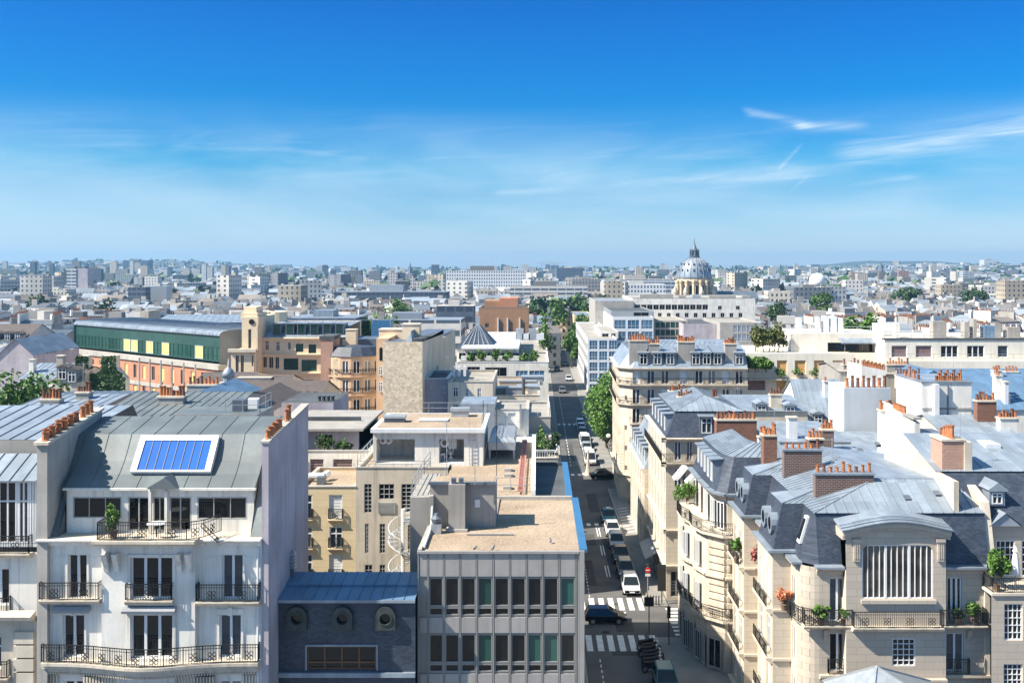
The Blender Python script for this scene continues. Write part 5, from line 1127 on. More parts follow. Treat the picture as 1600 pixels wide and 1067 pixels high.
# studio window with curved pediment
ss = 63.3; fs = Fac(0, ss, 1, 0); w = (PX(1347, ss), PX(1458, ss), PZ(935, ss), PZ(851, ss), 'studio'); zt_ = PZ(832, ss)
lw_ = wp(ss, 1394, 1430, 997, 1040, 'grid'); wl2 = [w, lw_] + [(lw_[0], lw_[1], lw_[2]-3.2*k, lw_[3]-3.2*k, 'grid') for k in (1, 2, 3)]
def exS(b):
    n = 16; top = [(sx0-.25+(sx1-sx0+.5)*k/n, zt_+.55*math.sin(PI*k/n)**1.2) for k in range(n+1)]
    for (xa, za), (xb, zb_) in zip(top, top[1:]):
        for o0, o1, h0, h1_ in ((0.0, .10, -.42, -.15), (0.0, .28, -.15, .12)): b.hexa([(xa, ss-o1, za+h0), (xb, ss-o1, zb_+h0), (xb, ss+1.4, zb_+h0), (xa, ss+1.4, za+h0), (xa, ss-o1, za+h1_), (xb, ss-o1, zb_+h1_), (xb, ss+1.4, zb_+h1_), (xa, ss+1.4, za+h1_)])
        b.quad((xa, ss, zt_-.3), (xb, ss, zt_-.3), (xb, ss, zb_-.41), (xa, ss, za-.41))
    for a, d in ((1333, 1343), (1464, 1474)): b.box(PX(a, ss), PX(d, ss), ss-.12, ss-.003, PZ(876, ss), PZ(846, ss)); b.box(PX(a-2, ss), PX(d+2, ss), ss-.18, ss-.004, PZ(846, ss)+.003, PZ(841, ss)); [b.box(PX(a, ss)+.07+k*.13, PX(a, ss)+.13+k*.13, ss-.15, ss-.121, PZ(872, ss), PZ(850, ss)) for k in range(3)]
    b.box(PX(1345, ss), PX(1462, ss), ss-.16, ss-.003, PZ(942, ss), PZ(936, ss))
    for sgn, xe in ((1, w[0]), (-1, w[1])):                                                               # rounded upper corners of the opening
        for k in range(5): t0, t1 = PI/2*k/5, PI/2*(k+1)/5; r = .5; q = lambda t: (xe+sgn*r*(1-math.cos(t)), ss-.002, w[3]-r*(1-math.sin(t))); b.tri((xe, ss-.002, w[3]), q(t0), q(t1))
    b.extr([(0.003, zb2-.35), (.3, zb2-.15), (.3, zb2), (0.003, zb2)], fs, sx0, sx1)
facade(h1, fs, sx0, sx1, 0, zt_-.3, 'stone2', wl2, .2, 'studio_wall', exS)
b = MB(); b.quad((sx0, S+.2, 0), (sx0, ss, 0), (sx0, ss, zt_), (sx0, S+.2, zt_)); b.quad((sx1, ss, 0), (sx1, S+.2, 0), (sx1, S+.2, zt_), (sx1, ss, zt_)); b.quad((sx0, S+.2, ze), (sx0, ss, ze), (sx0, ss+.1, zt_), (sx0, S+.9, zt_)); b.box(sx0, sx1, ss+.3, S+1.2, ze-.5, zt_-.35); b.build('studio_flank', 'stoneplain', h1)
b = MB(); n = 16; top = [(sx0-.35+(sx1-sx0+.7)*k/n, zt_+.13+.55*math.sin(PI*k/n)**1.2) for k in range(n+1)]
for (xa, za), (xb, zb_) in zip(top, top[1:]): b.hexa([(xa, ss-.4, za), (xb, ss-.4, zb_), (xb, ty+.2, zb_+.35), (xa, ty+.2, za+.35), (xa, ss-.4, za+.07), (xb, ss-.4, zb_+.07), (xb, ty+.2, zb_+.42), (xa, ty+.2, za+.42)])
for k in (0, 1, 2): b.path([(x, ss-.4+k*.35, z+.09+k*.09) for x, z in top], .035)
b.build('curved_roof', 'zinc', h1)
# balconies and their plants
for xa, xb in ((PX(1252, S), sx0+.4), (sx1-.4, PX(1536, S))): balcony(h1, f, xa, xb, zb, .75, 1.0, .2, 'stoneplain')
balcony(h1, fs, sx0+.3, sx1-.3, PZ(977, ss), .55, 1.0, .2, 'stoneplain')
rr = MB(); railing(rr, [(x0-.45, 70, zb), (x0-.45, 65.0, zb), (x0-.2, 64.0, zb), (x0+.6, S-.6, zb)], 1.0, .13); rr.build('railing', 'iron', h1)
for a, d in ((1292, 1331), (1474, 1514)): balcony(h1, f, PX(a, S), PX(d, S), zb2+.02, .28, .95, .1, 'stoneplain')
B((PX(1537, S), x1, S-.18, S-.004, 0, ze+.1)).build('pilaster', 'stoneplain', h1)
zc_ = 18.5; chimney(h1, PX(1273, 68), PX(1364, 68), 67.8, 68.45, 16.4, PZ(741, 68), 'brickdark', 9, 'pot', 'zinc', 1.0)
chimney(h1, PX(1223, 75), PX(1282, 75), 74.6, 75.2, 16.4, PZ(703, 75), 'brickdark', 6, 'pot', 'zinc', 1.0)
chimney(h1, PX(1192, 80.5), PX(1213, 80.5), 80.2, 81.2, 16, PZ(681, 80.5), 'brick', 3, 'pot', 'stoneplain', 1.2, rows=2); chimney(h1, PX(1262, 84), PX(1284, 84), 83.5, 84.5, 15, PZ(686, 84), 'brickdark', 4, 'pot', 'stoneplain', 1.1)
# plants on its balconies
potted('balcony_fern', 'bright green ferny plant on the stone house balcony left of the french window', PX(1280, S), S-.4, zb, 1.35, .55, 'leafbright', 700, .08, 5)
potted('balcony_shrub', 'lower yellow-green plant beside the ferny one behind the same black railing', PX(1316, S), S-.4, zb, 1.0, .4, 'leafbright', 450, .08, 6)
potted('balcony_flowers', 'dark mixed flowers in a planter behind the right black railing of the stone house', PX(1492, S), S-.42, zb, 1.1, .5, 'leafdark', 500, .07, 7)
potted('balcony_rose', 'tall leafy plant at the far right end of the flowered balcony', PX(1518, S), S-.4, zb, 1.45, .5, 'leaf', 500, .08, 8)
potted('red_maple', 'orange-red little maple on the rounded corner balcony of the stone house', 15.95, 66.3, zb, 1.6, .55, 'leaforange', 700, .09, 9)
potted('pink_maple', 'deep pink-red maple standing between the two stone bays', 15.95, 74.0, zb, 2.6, .6, 'leafred', 700, .1, 10)
potted('green_pot_plant', 'bright green potted shrub at the upper floor of the far stone bay', 14.95, 77.0, zb, 2.0, .45, 'leafbright', 600, .1, 12)
# ================================================================== house cut by the right picture edge
h0 = thing('terrace_house', 'grey stone house cut by the right picture edge with slate roof and terrace parasol', 'house', (31, 62, 0))
f = Fac(0, 62.5, 1, 0); xa, xb = PX(1549, 62.5), 38; zt_ = PZ(926, 62.5)
ws = [wp(62.5, 1569, 1598, 943, 1000, 'grid'), wp(62.5, 1568, 1598, 1037, 1080, 'grid'), wp(62.5, 1610, 1640, 943, 1000, 'grid')]
facade(h0, f, xa, xb, 0, zt_, 'stone2', ws, .25); B((xa, xb, 62.4, 66, zt_-.15, zt_)).build('terrace', 'stoneplain', h0)
b = MB(); railing(b, [(xa+.1, 65, zt_), (xa+.1, 62.5, zt_), (xb, 62.5, zt_)], .9, .13); b.build('railing', 'iron', h0)
f = Fac(0, 65.2, 1, 0); ws = [wp(65.2, 1556, 1586, 844, 900, 'grid'), wp(65.2, 1596, 1626, 844, 900, 'grid')]
facade(h0, f, xa, xb, zt_, PZ(820, 65.2), 'stone2', ws, .2, 'attic_wall')
b = MB(); z = PZ(820, 65.2); xm = PX(1570, 65); b.poly([(xm-1.0, 64.9, z), (xm+1.0, 64.9, z), (xm, 64.9, z+.8)]); b.quad((xm-1.1, 64.8, z), (xm, 64.8, z+.85), (xm, 67, z+.85), (xm-1.1, 67, z)); b.quad((xm, 64.8, z+.85), (xm+1.1, 64.8, z), (xm+1.1, 67, z), (xm, 67, z+.85)); b.build('gable_roof', 'zinc', h0)
y1, zz1 = 68.0, PZ(737, 68.0); b = MB(); b.quad((xa-1.3, 65.0, z), (xb, 65.0, z), (xb, y1, zz1), (xa-1.3, y1, zz1)); b.build('slate_roof', 'slate', h0)
b = MB(); y2 = 75.5; zz2 = PZ(676, y2); b.roof((xa-1.3, y1-.1, zz1+.05), (xb, y1-.1, zz1+.05), (xb, y2, zz2), (xa-.8, y2, zz2), .8); b.build('roof', 'zinc', h0)
B((xa-1.3, xb, 68, 78, 0, zz1-.1), (xa-1.32, xa-1.0, 64.9, 68, 0, zz1)).build('rear_wall', 'stoneplain', h0)
b = B((PX(1533, 73), PX(1556, 73), 72.2, 74, zz2-.9, zz2-.28)); b.build('roof_hatch', 'frame', h0)
dormer(h0, Fac(0, 65.9, 1, 0), PX(1546, 65.9), PZ(790, 65.9), 1.0, .95, 2, 'zinc', 'zinc', 'casement', .5)
chimney(h1, PX(1474, 68), PX(1508, 68), 68.2, 70.2, 15, PZ(690, 68), 'brickpale', 5, 'pot', 'stoneplain', 1.3); B((PX(1508, 68)+.002, PX(1520, 68), 68.1, 70.2, 14.5, PZ(690, 68)-.05)).build('stone_pier', 'stoneplain', h1)
b = MB(); b.hexa([(28.2, 64.2, 13.3), (28.75, 64.2, 13.3), (28.75, 69, 13.3), (28.2, 69, 13.3), (28.2, 65.2, 17.1), (28.75, 65.2, 17.1), (28.75, 69, 18.3), (28.2, 69, 18.3)]); b.build('party_wall', 'stoneplain', h1)
potted('terrace_tree', 'lush bright green bush on the terrace beside the folded parasol', PX(1560, 62.7), 62.95, zt_, 2.7, .7, 'leafbright', 1300, .1, 14)
t = thing('parasol', 'folded pale canvas parasol standing on the right-edge terrace', 'parasol', (PX(1590, 63), 63.2, zt_)); x = PX(1589, 63)
b = MB(); b.bar((x, 63.2, zt_), (x, 63.2, zt_+2.75), .03, None, 0, 8); b.build('pole', 'steel', t)
b = MB(); b.lathe(x, 63.2, [(.02, zt_+.95), (.30, zt_+.95), (.27, zt_+1.3), (.17, zt_+2.0), (.10, zt_+2.3), (.18, zt_+2.35), (.05, zt_+2.65)], 9); b.build('canopy', 'awning', t)
# pale zinc pyramid at the very bottom
t = thing('pavilion_roof', 'pale zinc pyramid roof rising at the bottom edge of the picture', 'pavilion', (19.5, 55, 0)); ap = (PX(1369, 56), 56, PZ(1041, 56)); q = [(17, 52.5), (22.6, 52.5), (22.6, 59), (16.4, 59)]
B((17, 22, 53, 58.5, 0, 8.3)).build('wall', 'stoneplain', t); b = MB()
for i in range(4): b.tri((*q[i], 8.2), (*q[(i+1) % 4], 8.2), ap); b.bar((*q[i], 8.22), (*ap[:2], ap[2]+.02), .07)
b.build('roof', 'steel', t)
# ================================================================== octagonal corner house
h2 = thing('bow_house', 'cream corner house with rounded bows, black balconies and zinc dormers at the crossing', 'house', (14.5, 84, 0))
pl = [(12.45, 88.5), (12.62, 87.0), (12.35, 86.1), (12.75, 85.1), (13.1, 84.6), (12.95, 83.6), (13.35, 82.5), (13.55, 81.7), (14.75, 80.6), (20, 80.6), (20, 92), (12.6, 92)]
ze = 13.9
b = MB()
for i in range(len(pl)): p, q = pl[i], pl[(i+1) % len(pl)]; b.quad((*p, 3.2), (*q, 3.2), (*q, 11), (*p, 11))
pu = [(14.15, 92), (14.2, 87), (14.35, 83.6), (14.5, 82.4), (15.1, 81.5), (20, 81.2), (20, 92)]
for p, q in zip(pu, pu[1:]): b.quad((*p, 10.9), (*q, 10.9), (*q, ze), (*p, ze)); ff = fac(*p, *q); cornice(b, ff, 0, ff.L, ze, .25, .5)
for zz in (11.0, 7.6, 4.3):
    for p, q in zip(pl[:9], pl[1:10]): ff = fac(*p, *q); b.extr([(0.003, zz-.3), (.18, zz-.2), (.3, zz-.08), (.3, zz+.06), (0.003, zz+.06)], ff, 0, ff.L)
for (p, q) in ((pl[7], pl[8]),):
    ff = fac(*p, *q)
    for k in range(10): z = 4.6+k*.58; b.extr([(0.004, z), (.13, z+.02), (.13, z+.42), (0.004, z+.44)], ff, .1, ff.L-.02)
ff = Fac(0, 80.6, 1, 0)
for k in range(10): z = 4.6+k*.58; b.extr([(0.004, z), (.13, z+.02), (.13, z+.42), (0.004, z+.44)], ff, 14.9, 15.1+.25*(k % 2))
b.poly([(*p, 10.99) for p in pl]); b.build('wall', 'stoneplain', h2)
for p, q in zip(pu[:4], pu[1:5]):
    ff = fac(*p, *q)
    for k in range(max(1, int(ff.L/1.9))): u = ff.L*(k+.5)/max(1, int(ff.L/1.9)); add_window(h2, ff, u-.4, u+.4, 11.15, 13.3, 'french', -.09)
b = MB()
for p, q in zip(pl, pl[1:] + pl[:1]): b.quad((*p, 0), (*q, 0), (*q, 3.19), (*p, 3.19))
b.build('ground_wall', 'stone2', h2)
for p, q in zip(pl[:8], pl[1:9]):
    ff = fac(*p, *q); add_window(h2, ff, ff.L/2-ff.L*.36, ff.L/2+ff.L*.36, .4, 2.7, 'dark', -.09)
b = MB(); out_ = [(12.05, 88.6), (12.1, 86.1), (12.55, 84.8), (12.55, 83.4), (13.1, 81.6), (14.5, 80.2), (15.6, 80.2)]
for zz in (4.3, 11.0):
    for p, q in zip(out_, out_[1:]): b.hexa([(*p, zz-.2), (*q, zz-.2), (q[0]+.9, q[1]+.7, zz-.2), (p[0]+.9, p[1]+.7, zz-.2), (*p, zz), (*q, zz), (q[0]+.9, q[1]+.7, zz), (p[0]+.9, p[1]+.7, zz)])
bo = b.build('balcony_slab', 'stoneplain', h2)
for zz in (4.3, 11.0): r = MB(); railing(r, [(*p, zz) for p in out_], .95, .14); r.build('railing', 'iron', bo)
for u, (p, q) in enumerate(zip(pl[:6], pl[1:7])):
    ff = fac(*p, *q)
    if ff.L > 1.0:
        for z in (1.0+3.6, 8.0): add_window(h2, ff, ff.L/2-.32, ff.L/2+.32, z, z+2.0, 'french', -.09)
b = MB(); pm = [(13.9, 92), (13.95, 87), (14.1, 83.5), (14.3, 82.1), (15.0, 81.2), (20, 80.9)]; pt_ = [(14.9, 92), (14.95, 87.2), (15.1, 84.2), (15.3, 83.1), (15.8, 82.3), (20, 82.1)]
for (p, q, r_, s_) in zip(pm, pm[1:], pt_[1:], pt_): b.quad((*p, ze+.03), (*q, ze+.03), (*r_, 16.75), (*s_, 16.75))
b.build('mansard', 'slate', h2)
b = MB()
for p, q in zip(pm, pm[1:]): ff = fac(*p, *q); b.extr([(.0, ze+.02), (.42, ze+.02), (.46, ze+.2), (.0, ze+.2)], ff, -.1, ff.L+.1)
b.build('gutter', 'zinc', h2)
b = MB(); ap = [(17.5, 92, 17.5), (17.6, 88, 17.5), (17.8, 86, 17.5), (18, 85.5, 17.5), (18.2, 85, 17.5), (20, 85, 17.5)]
for (p, q, r_, s_) in zip(pt_, pt_[1:], ap[1:], ap): b.roof((*p, 16.77), (*q, 16.77), r_, s_, .55)
b.build('roof', 'zinc', h2)
for i, (px, Y) in enumerate(((1101, 90.6), (1107, 88.9), (1113, 87.2), (1122, 85.5), (1129, 83.8))):
    ff = Fac(14.12, Y+.55, 0.03, -1); dormer(h2, ff, 0, 14.5, 1.05, 1.85, 1.6, 'zinc', 'zinc', 'french', .1, -.1, True)
chimney(h2, PX(1111, 97), PX(1172, 97), 94, 95.2, 13, PZ(655, 95), 'brick', 10, 'potdark', 'stoneplain', 1.0, rows=2)
chimney(h2, PX(1184, 86), PX(1193, 86), 85.6, 86.1, 15, PZ(683, 86), 'frame', 1, 'pot', 'stoneplain', 1.1)
t = thing('striped_awning', 'pair of white canvas awnings over the planted roof terrace at the corner', 'awning', (12.9, 92.5, 13))
for i, (a, d) in enumerate((((1052, 748), (1068, 729)), ((1071, 754), (1086, 738)))):
    Ya = 92.3-i*1.2; p, q = at_ = (PX(a[0], Ya), PZ(a[1], Ya)), (PX(d[0], Ya), PZ(d[1], Ya)); b = MB(); b.hexa([(p[0], Ya-.5, p[1]), (p[0]+.35, Ya-.5, p[1]-.05), (q[0]+.35, Ya-.5, q[1]-.05), (q[0], Ya-.5, q[1]), (p[0], Ya+.9, p[1]), (p[0]+.35, Ya+.9, p[1]-.05), (q[0]+.35, Ya+.9, q[1]-.05), (q[0], Ya+.9, q[1])]); b.build('canvas', 'awning', t)
for i, (px, py, Y) in enumerate(((1062, 775, 92), (1073, 775, 91), (1078, 768, 90))): tree('terrace_hedge', ['leafy yellow-green bush under the left awning of the corner terrace', 'rounder yellow-green bush between the two white awnings', 'light bush at the right end of the awning terrace'][i], 'bush', PX(px, Y), Y, PZ(py+12, Y), 1.9, .55, 'leafbright', 420, .11, .1, 80+i)
# ================================================================== stone house with long street front at the far side of the crossing
h3 = thing('mansard_house', 'cream stone house with slate mansard and a long sunlit street front beyond the crossing', 'house', (14, 105, 0))
x0, x1, y0, y1, ze = 12.35, 21, 98.6, 114, PZ(684, 98.6)
flo = [3.9, 6.9, 9.9, PZ(722, 98.6)+.05]
lw = [(u-.5, u+.5, z+.15, z+2.3, 'french') for z in flo for u in (1.5, 4.2, 6.9, 9.6, 12.3, 14.6)]
fw = [wp(98.6, 1054, 1064, 690, 719, 'french'), wp(98.6, 1054, 1064, 732, 760, 'french'), wp(98.6, 1066, 1071, 733, 760, 'dark'), (13.9, 14.5, 5, 7, 'french'), wp(98.6, 1073, 1082, 690, 719, 'french')]
f, fl = shell(h3, x0, x1, y0, y1, 3.4, ze, 'stonewall', fw, lw); shell(h3, x0+.05, x1, y0+.05, y1, 0, 3.39, 'stone2', [(12.8, 13.9, .3, 2.8, 'dark')], [(u-.8, u+.8, .2, 2.9, 'dark') for u in (2, 5, 8, 11, 14)], .2, 'ground_floor')
b = MB()
for z, o in ((ze, .45), (PZ(722, 98.6), .5), (6.8, .25), (3.4, .3)):
    cornice(b, fl, 0, y1-y0+o, z, o, .4); cornice(b, f, x0-o, x1, z, o, .4)
b.build('cornice', 'stoneplain', h3)
r = MB(); zz = PZ(722, 98.6); railing(r, [(x0-.45, y1, zz), (x0-.45, y0-.45, zz), (x1-4, y0-.45, zz)], .9, .16); r.build('railing', 'iron', h3)
mansard(h3, x0, x1, y0, y1, ze+.02, 1.1, 18.0, 19.2)
for i in range(5): dormer(h3, fl, 2.2+i*2.65, ze+.35, 1.0, 1.7, 1.6, 'zinc', 'zinc', 'french', .08, -.15, True)
dormer(h3, f, PX(1094, 98.6), ze+.3, 1.3, 1.7, 1.4, 'zinc', 'zincdark', 'casement', .08, -.2, True)
t = h3; chimney(t, PX(1056, 108), PX(1078, 108), 106, 107, 15, PZ(620, 107), 'stoneplain', 6, 'potdark'); chimney(t, PX(1047, 112), PX(1072, 112), 112.6, 113.6, 15, PZ(612, 113), 'stoneplain', 7, 'potdark'); chimney(t, PX(1111, 105), PX(1120, 105), 104.6, 105.3, 16, PZ(621, 105), 'stoneplain', 3, 'potdark', rows=2)
hl = thing('low_mansard_house', 'lower house with a steep zinc mansard tucked between the tall corner houses', 'house', (13.5, 120, 0)); y0, y1, ze = 114.1, 131, 9.6
shell(hl, 11.9, 20, y0, y1, 0, ze, 'stonewall', [], [(u-.5, u+.5, z, z+2, 'french') for z in (1, 4, 7) for u in (1.5, 4.3, 7.1, 9.9, 12.7, 15.5)]); mansard(hl, 11.9, 20, y0, y1, ze+.02, 1.6, 13.2, 13.8, 'zinc')
fl = fac(11.9, y1, 11.9, y0)
for i in range(6): dormer(hl, fl, 1.3+i*2.7, ze+.3, 1.0, 1.8, 2, 'zinc', 'zinc', 'french', .08, -.2, True)
b = MB(); cornice(b, fl, 0, y1-y0, ze, .45, .4); b.build('cornice', 'stoneplain', hl)
# ================================================================== tall corner house with the rusticated chamfer
h4 = thing('chamfer_house', 'tall cream corner house with a rusticated chamfered edge and rows of black balconies', 'house', (20, 142, 0))
S4 = 140.0; pc = [(11.55, 158), (11.3, 141.8), (13.0, S4), (PX(1168, S4), S4), (PX(1168, S4), 158)]
ze = PZ(575, S4); fl = fac(*pc[0], *pc[1]); fc = fac(*pc[1], *pc[2]); ff = Fac(0, S4, 1, 0)
rowz = [PZ(p, S4) for p in (601, 632, 662, 694, 726)]
cols4 = (994, 1017, 1039, 1068, 1092, 1112, 1134, 1155)
fw = [(PX(c, S4)-.5, PX(c, S4)+.5, z+.1, z+2.1, 'french' if (i+j) % 3 else 'whiteb') for j, z in enumerate(rowz) for i, c in enumerate(cols4)]
lw = [(u-.5, u+.5, z+.1, z+2.1, 'french') for z in rowz + [1.2] for u in (2, 4.7, 7.4, 10.1, 12.8, 15.2)]
b = MB(); wall_holes(b, ff, pc[2][0], pc[3][0], 0, ze, fw, .25); wall_holes(b, fl, 0, fl.L, 0, ze, lw, .25)
cw = [(fc.L/2-.22, fc.L/2+.22, PZ(p, S4), PZ(p-8, S4), 'dark') for p in (627, 674, 706, 737)]
wall_holes(b, fc, 0, fc.L, 0, ze, cw, .2); b.quad((*pc[3], 0), (*pc[4], 0), (*pc[4], ze), (*pc[3], ze)); b.poly([(*p, ze) for p in pc])
for k in range(24): z = .4+k*.42; b.extr([(0.004, z), (.05, z), (.05, z+.36), (0.004, z+.36)], fc, .02, fc.L-.02) if 0 else [b.extr([(0.004, z), (.05, z), (.05, z+.36), (0.004, z+.36)], fc, *se) for se in ((.02, fc.L/2-.3), (fc.L/2+.3, fc.L-.02))]
for z, o in ((ze, .5), (rowz[0], .5), (rowz[1], .45), (3.6, .4)):
    cornice(b, fl, 0, fl.L, z, o, .4); cornice(b, fc, -.1, fc.L+.1, z, o, .4); cornice(b, ff, pc[2][0], pc[3][0], z, o, .4)
b.build('wall', 'stoneplain', h4)
for q, w in ((ff, fw), (fl, lw), (fc, cw)):
    for s in w: add_window(h4, q, *s[:5], .25)
for z in rowz[:2]:
    r = MB(); e = .45; railing(r, [(pc[0][0]-e, 157, z), (pc[1][0]-e, 141.6, z), (pc[2][0]-.2, S4-e, z), (pc[3][0], S4-e, z)], .95, .22, .02); r.build('railing', 'iron', h4)
for z in rowz[2:4]:
    for c in cols4[:3]: balcony(h4, ff, PX(c, S4)-.9, PX(c, S4)+.9, z, .45, .95, .15, gap=.2)
b = MB(); zi, zt_ = ze+.02, PZ(548, 142); P1 = [pc[0], pc[1], pc[2], pc[3]]; P2 = [(13.0, 158), (12.9, 142.6), (13.8, 141.6), (pc[3][0], 141.6)]
for p, q, r_, s_ in zip(P1, P1[1:], P2[1:], P2): b.quad((*p, zi), (*q, zi), (*r_, zt_), (*s_, zt_))
b.build('mansard', 'zinc', h4)
b = MB(); zr = PZ(533, 147); b.roof((*P2[2], zt_+.03), (*P2[3], zt_+.03), (pc[3][0], 148, zr), (17, 148, zr), .8); b.roof((*P2[0], zt_+.03), (*P2[1], zt_+.03), (17, 148, zr), (17, 158, zr), .8); b.tri((*P2[1], zt_+.03), (*P2[2], zt_+.03), (17, 148, zr)); b.quad((17, 148, zr), (pc[3][0], 148, zr), (pc[3][0], 158, zr-.5), (17, 158, zr-.5)); b.build('roof', 'zinc', h4)
for px in (998, 1020, 1040, 1080, 1097, 1114, 1148): dormer(h4, ff, PX(px, S4), ze+.35, 1.35, 1.7, 4.2, 'zinc', 'zincdark', 'casement', .5, -.2, True)
for a, d, py, n in ((983, 1010, 533, 7), (1013, 1030, 538, 5), (1059, 1085, 535, 9), (1132, 1150, 538, 7)):
    chimney(h4, PX(a, 141), PX(d, 141), 140.6, 141.7, ze, PZ(py, 141), 'greyrender', n, 'pot', 'stoneplain', 1.3)
# ================================================================== long white apartment building with orange blinds
h5 = thing('white_apartments', 'long low white apartment building with orange blinds and a row of roof terraces', 'apartment block', (45, 150, 0))
Y5 = 152.0; f = Fac(0, Y5, 1, 0); xa, xb = PX(1165, Y5), PX(1385, Y5); z1 = PZ(552, Y5)
ws = [wp(Y5, a, d, 563, 584, 'orange') for a, d in ((1214, 1230), (1242, 1259), (1272, 1288), (1301, 1317))] + [wp(Y5, a, d, 595, 622, 'orange') for a, d in ((1213, 1228), (1240, 1253), (1270, 1284), (1300, 1314))] + [wp(Y5, 1168, 1196, 591, 610, 'brownb')]
facade(h5, f, xa, xb, 0, z1, 'brightcream', ws, .25); B((xa, xb, Y5+.3, 168, 0, z1-.02)).build('core', 'cream', h5)
b = B((xa-.2, xb, Y5-1.0, Y5-.003, PZ(591, Y5)-.2, PZ(591, Y5))); tubes(b, [(xa, Y5-.95, PZ(591, Y5)), (xb, Y5-.95, PZ(591, Y5))], 1.0, (.3, .6, 1), 1.2, .03); b.build('balcony', 'stoneplain', h5)
Y6 = 154.5; f = Fac(0, Y6, 1, 0); xc, xd = PX(1236, Y6), PX(1382, Y6); z2 = PZ(521, Y6)
ws = [wp(Y6, 1293, 1375, 535, 552, 'darkwide')]; facade(h5, f, xc, xd, z1, z2, 'brightcream', ws, .2, 'upper_wall'); B((xc, xd, Y6+.3, 166, z1, z2-.02)).build('upper_core', 'white', h5)
b = MB(); b.hexa([(PX(1310, Y6), Y6-1.6, PZ(536, Y6)), (PX(1382, Y6), Y6-1.6, PZ(536, Y6)), (PX(1382, Y6), Y6, PZ(530, Y6)), (PX(1310, Y6), Y6, PZ(530, Y6)), (PX(1310, Y6), Y6-1.6, PZ(536, Y6)+.15), (PX(1382, Y6), Y6-1.6, PZ(536, Y6)+.15), (PX(1382, Y6), Y6, PZ(530, Y6)+.15), (PX(1310, Y6), Y6, PZ(530, Y6)+.15)]); b.build('glass_canopy', 'zinc', h5)
for a, d, py in ((1246, 1252, 497), (1276, 1280, 495), (1286, 1294, 494), (1297, 1306, 494), (1308, 1316, 497), (1366, 1392, 505)): B((PX(a, 158), PX(d, 158), 157.5, 159, z2-.03, PZ(py, 158))).build('roof_wall', 'frame', h5)
b = MB(); tubes(b, [(xc, Y6+.3, z2), (xd, Y6+.3, z2)], 1.0, (.5, 1), 2, .04); b.build('guard_rail', 'frame', h5)
h6 = thing('terrace_apartments', 'white apartment block with brown roller blinds and a railing along its flat roof at right', 'apartment block', (62, 150, 0))
Y7 = 148.0; f = Fac(0, Y7, 1, 0); xa, xb = PX(1383, Y7), PX(1720, Y7); z3, z4 = PZ(563, Y7), PZ(531, Y7)
ws = [wp(Y7, a, d, 540, 558, s) for a, d, s in ((1393, 1417, 'brownb'), (1431, 1456, 'brownb'), (1470, 1497, 'triple'), (1511, 1538, 'triple'), (1559, 1575, 'plain'))]
facade(h6, f, xa, xb, z3, z4, 'brightcream', ws, .25); B((xa+.3, xb, Y7+.3, 165, z3, z4-.02)).build('core', 'cream', h6)
f = Fac(0, Y7-1.3, 1, 0); ws = [wp(Y7-1.3, a, d, 579, 592, 'orange') for a, d in ((1421, 1446), (1466, 1492), (1508, 1538), (1552, 1580))]
facade(h6, f, xa, xb, 0, z3, 'brightcream', ws, .25, 'lower_wall'); B((xa, xb, Y7-.99, 165, 0, z3-.01)).build('lower_core', 'cream', h6)
b = MB(); tubes(b, [(xa, Y7-1.2, z3), (xb, Y7-1.2, z3)], 1.0, (.5, 1), 1.6, .03); tubes(b, [(xa, Y7+.3, z4), (xb, Y7+.3, z4)], 1.1, (.5, 1), 2, .04); b.build('guard_rail', 'steel', h6)
B((xa-.2, xb, Y7-.1, Y7+1, z4+.002, z4+.22)).build('roof_edge', 'felt', h6)
for a, d, py, m in ((1398, 1404, 505, 'white'), (1456, 1477, 502, 'greyrender'), (1505, 1512, 503, 'greyrender'), (1519, 1524, 498, 'greyrender'), (1536, 1552, 509, 'zincblue'), (1552, 1562, 505, 'greyrender'), (1572, 1592, 511, 'greyrender')): B((PX(a, 153), PX(d, 153), 152.5, 154, z4-.03, PZ(py, 153))).build('roof_wall', m, h6)
for i in range(14): x = PX(1186+(i % 7)*7 if i < 7 else 1164+(i % 7)*6, 151); tree('roof_garden_tree', ['olive-brown bushy tree crowded on the roof garden above the orange blinds', 'light green shrub in the front row of the roof garden above the orange blinds'][i//7], 'tree', x+RND.uniform(-.5, .5), 154.6-(i//7)*3.3+RND.uniform(-.4, .4), z1-.1-(i//7)*2.6, RND.uniform(3.2, 4.4) if i < 7 else RND.uniform(1.6, 2.4), .95, ['leafolive', 'leafbright'][i//7], 420, .2, .2, 100+i, ['taller roof garden trees', 'roof garden shrubs'][i//7])
for i, (px, py) in enumerate(((1220, 590), (1247, 590), (1275, 590))): tree('balcony_plant', ['green plant on the balcony before the first orange blind', 'large leafy plant on the balcony before the second orange blind', 'small plant on the balcony before the third orange blind'][i], 'plant', PX(px, 151.3), 151.3, PZ(py, 151.3), 1.5, .8, 'leaf', 200, .16, .1, 120+i)
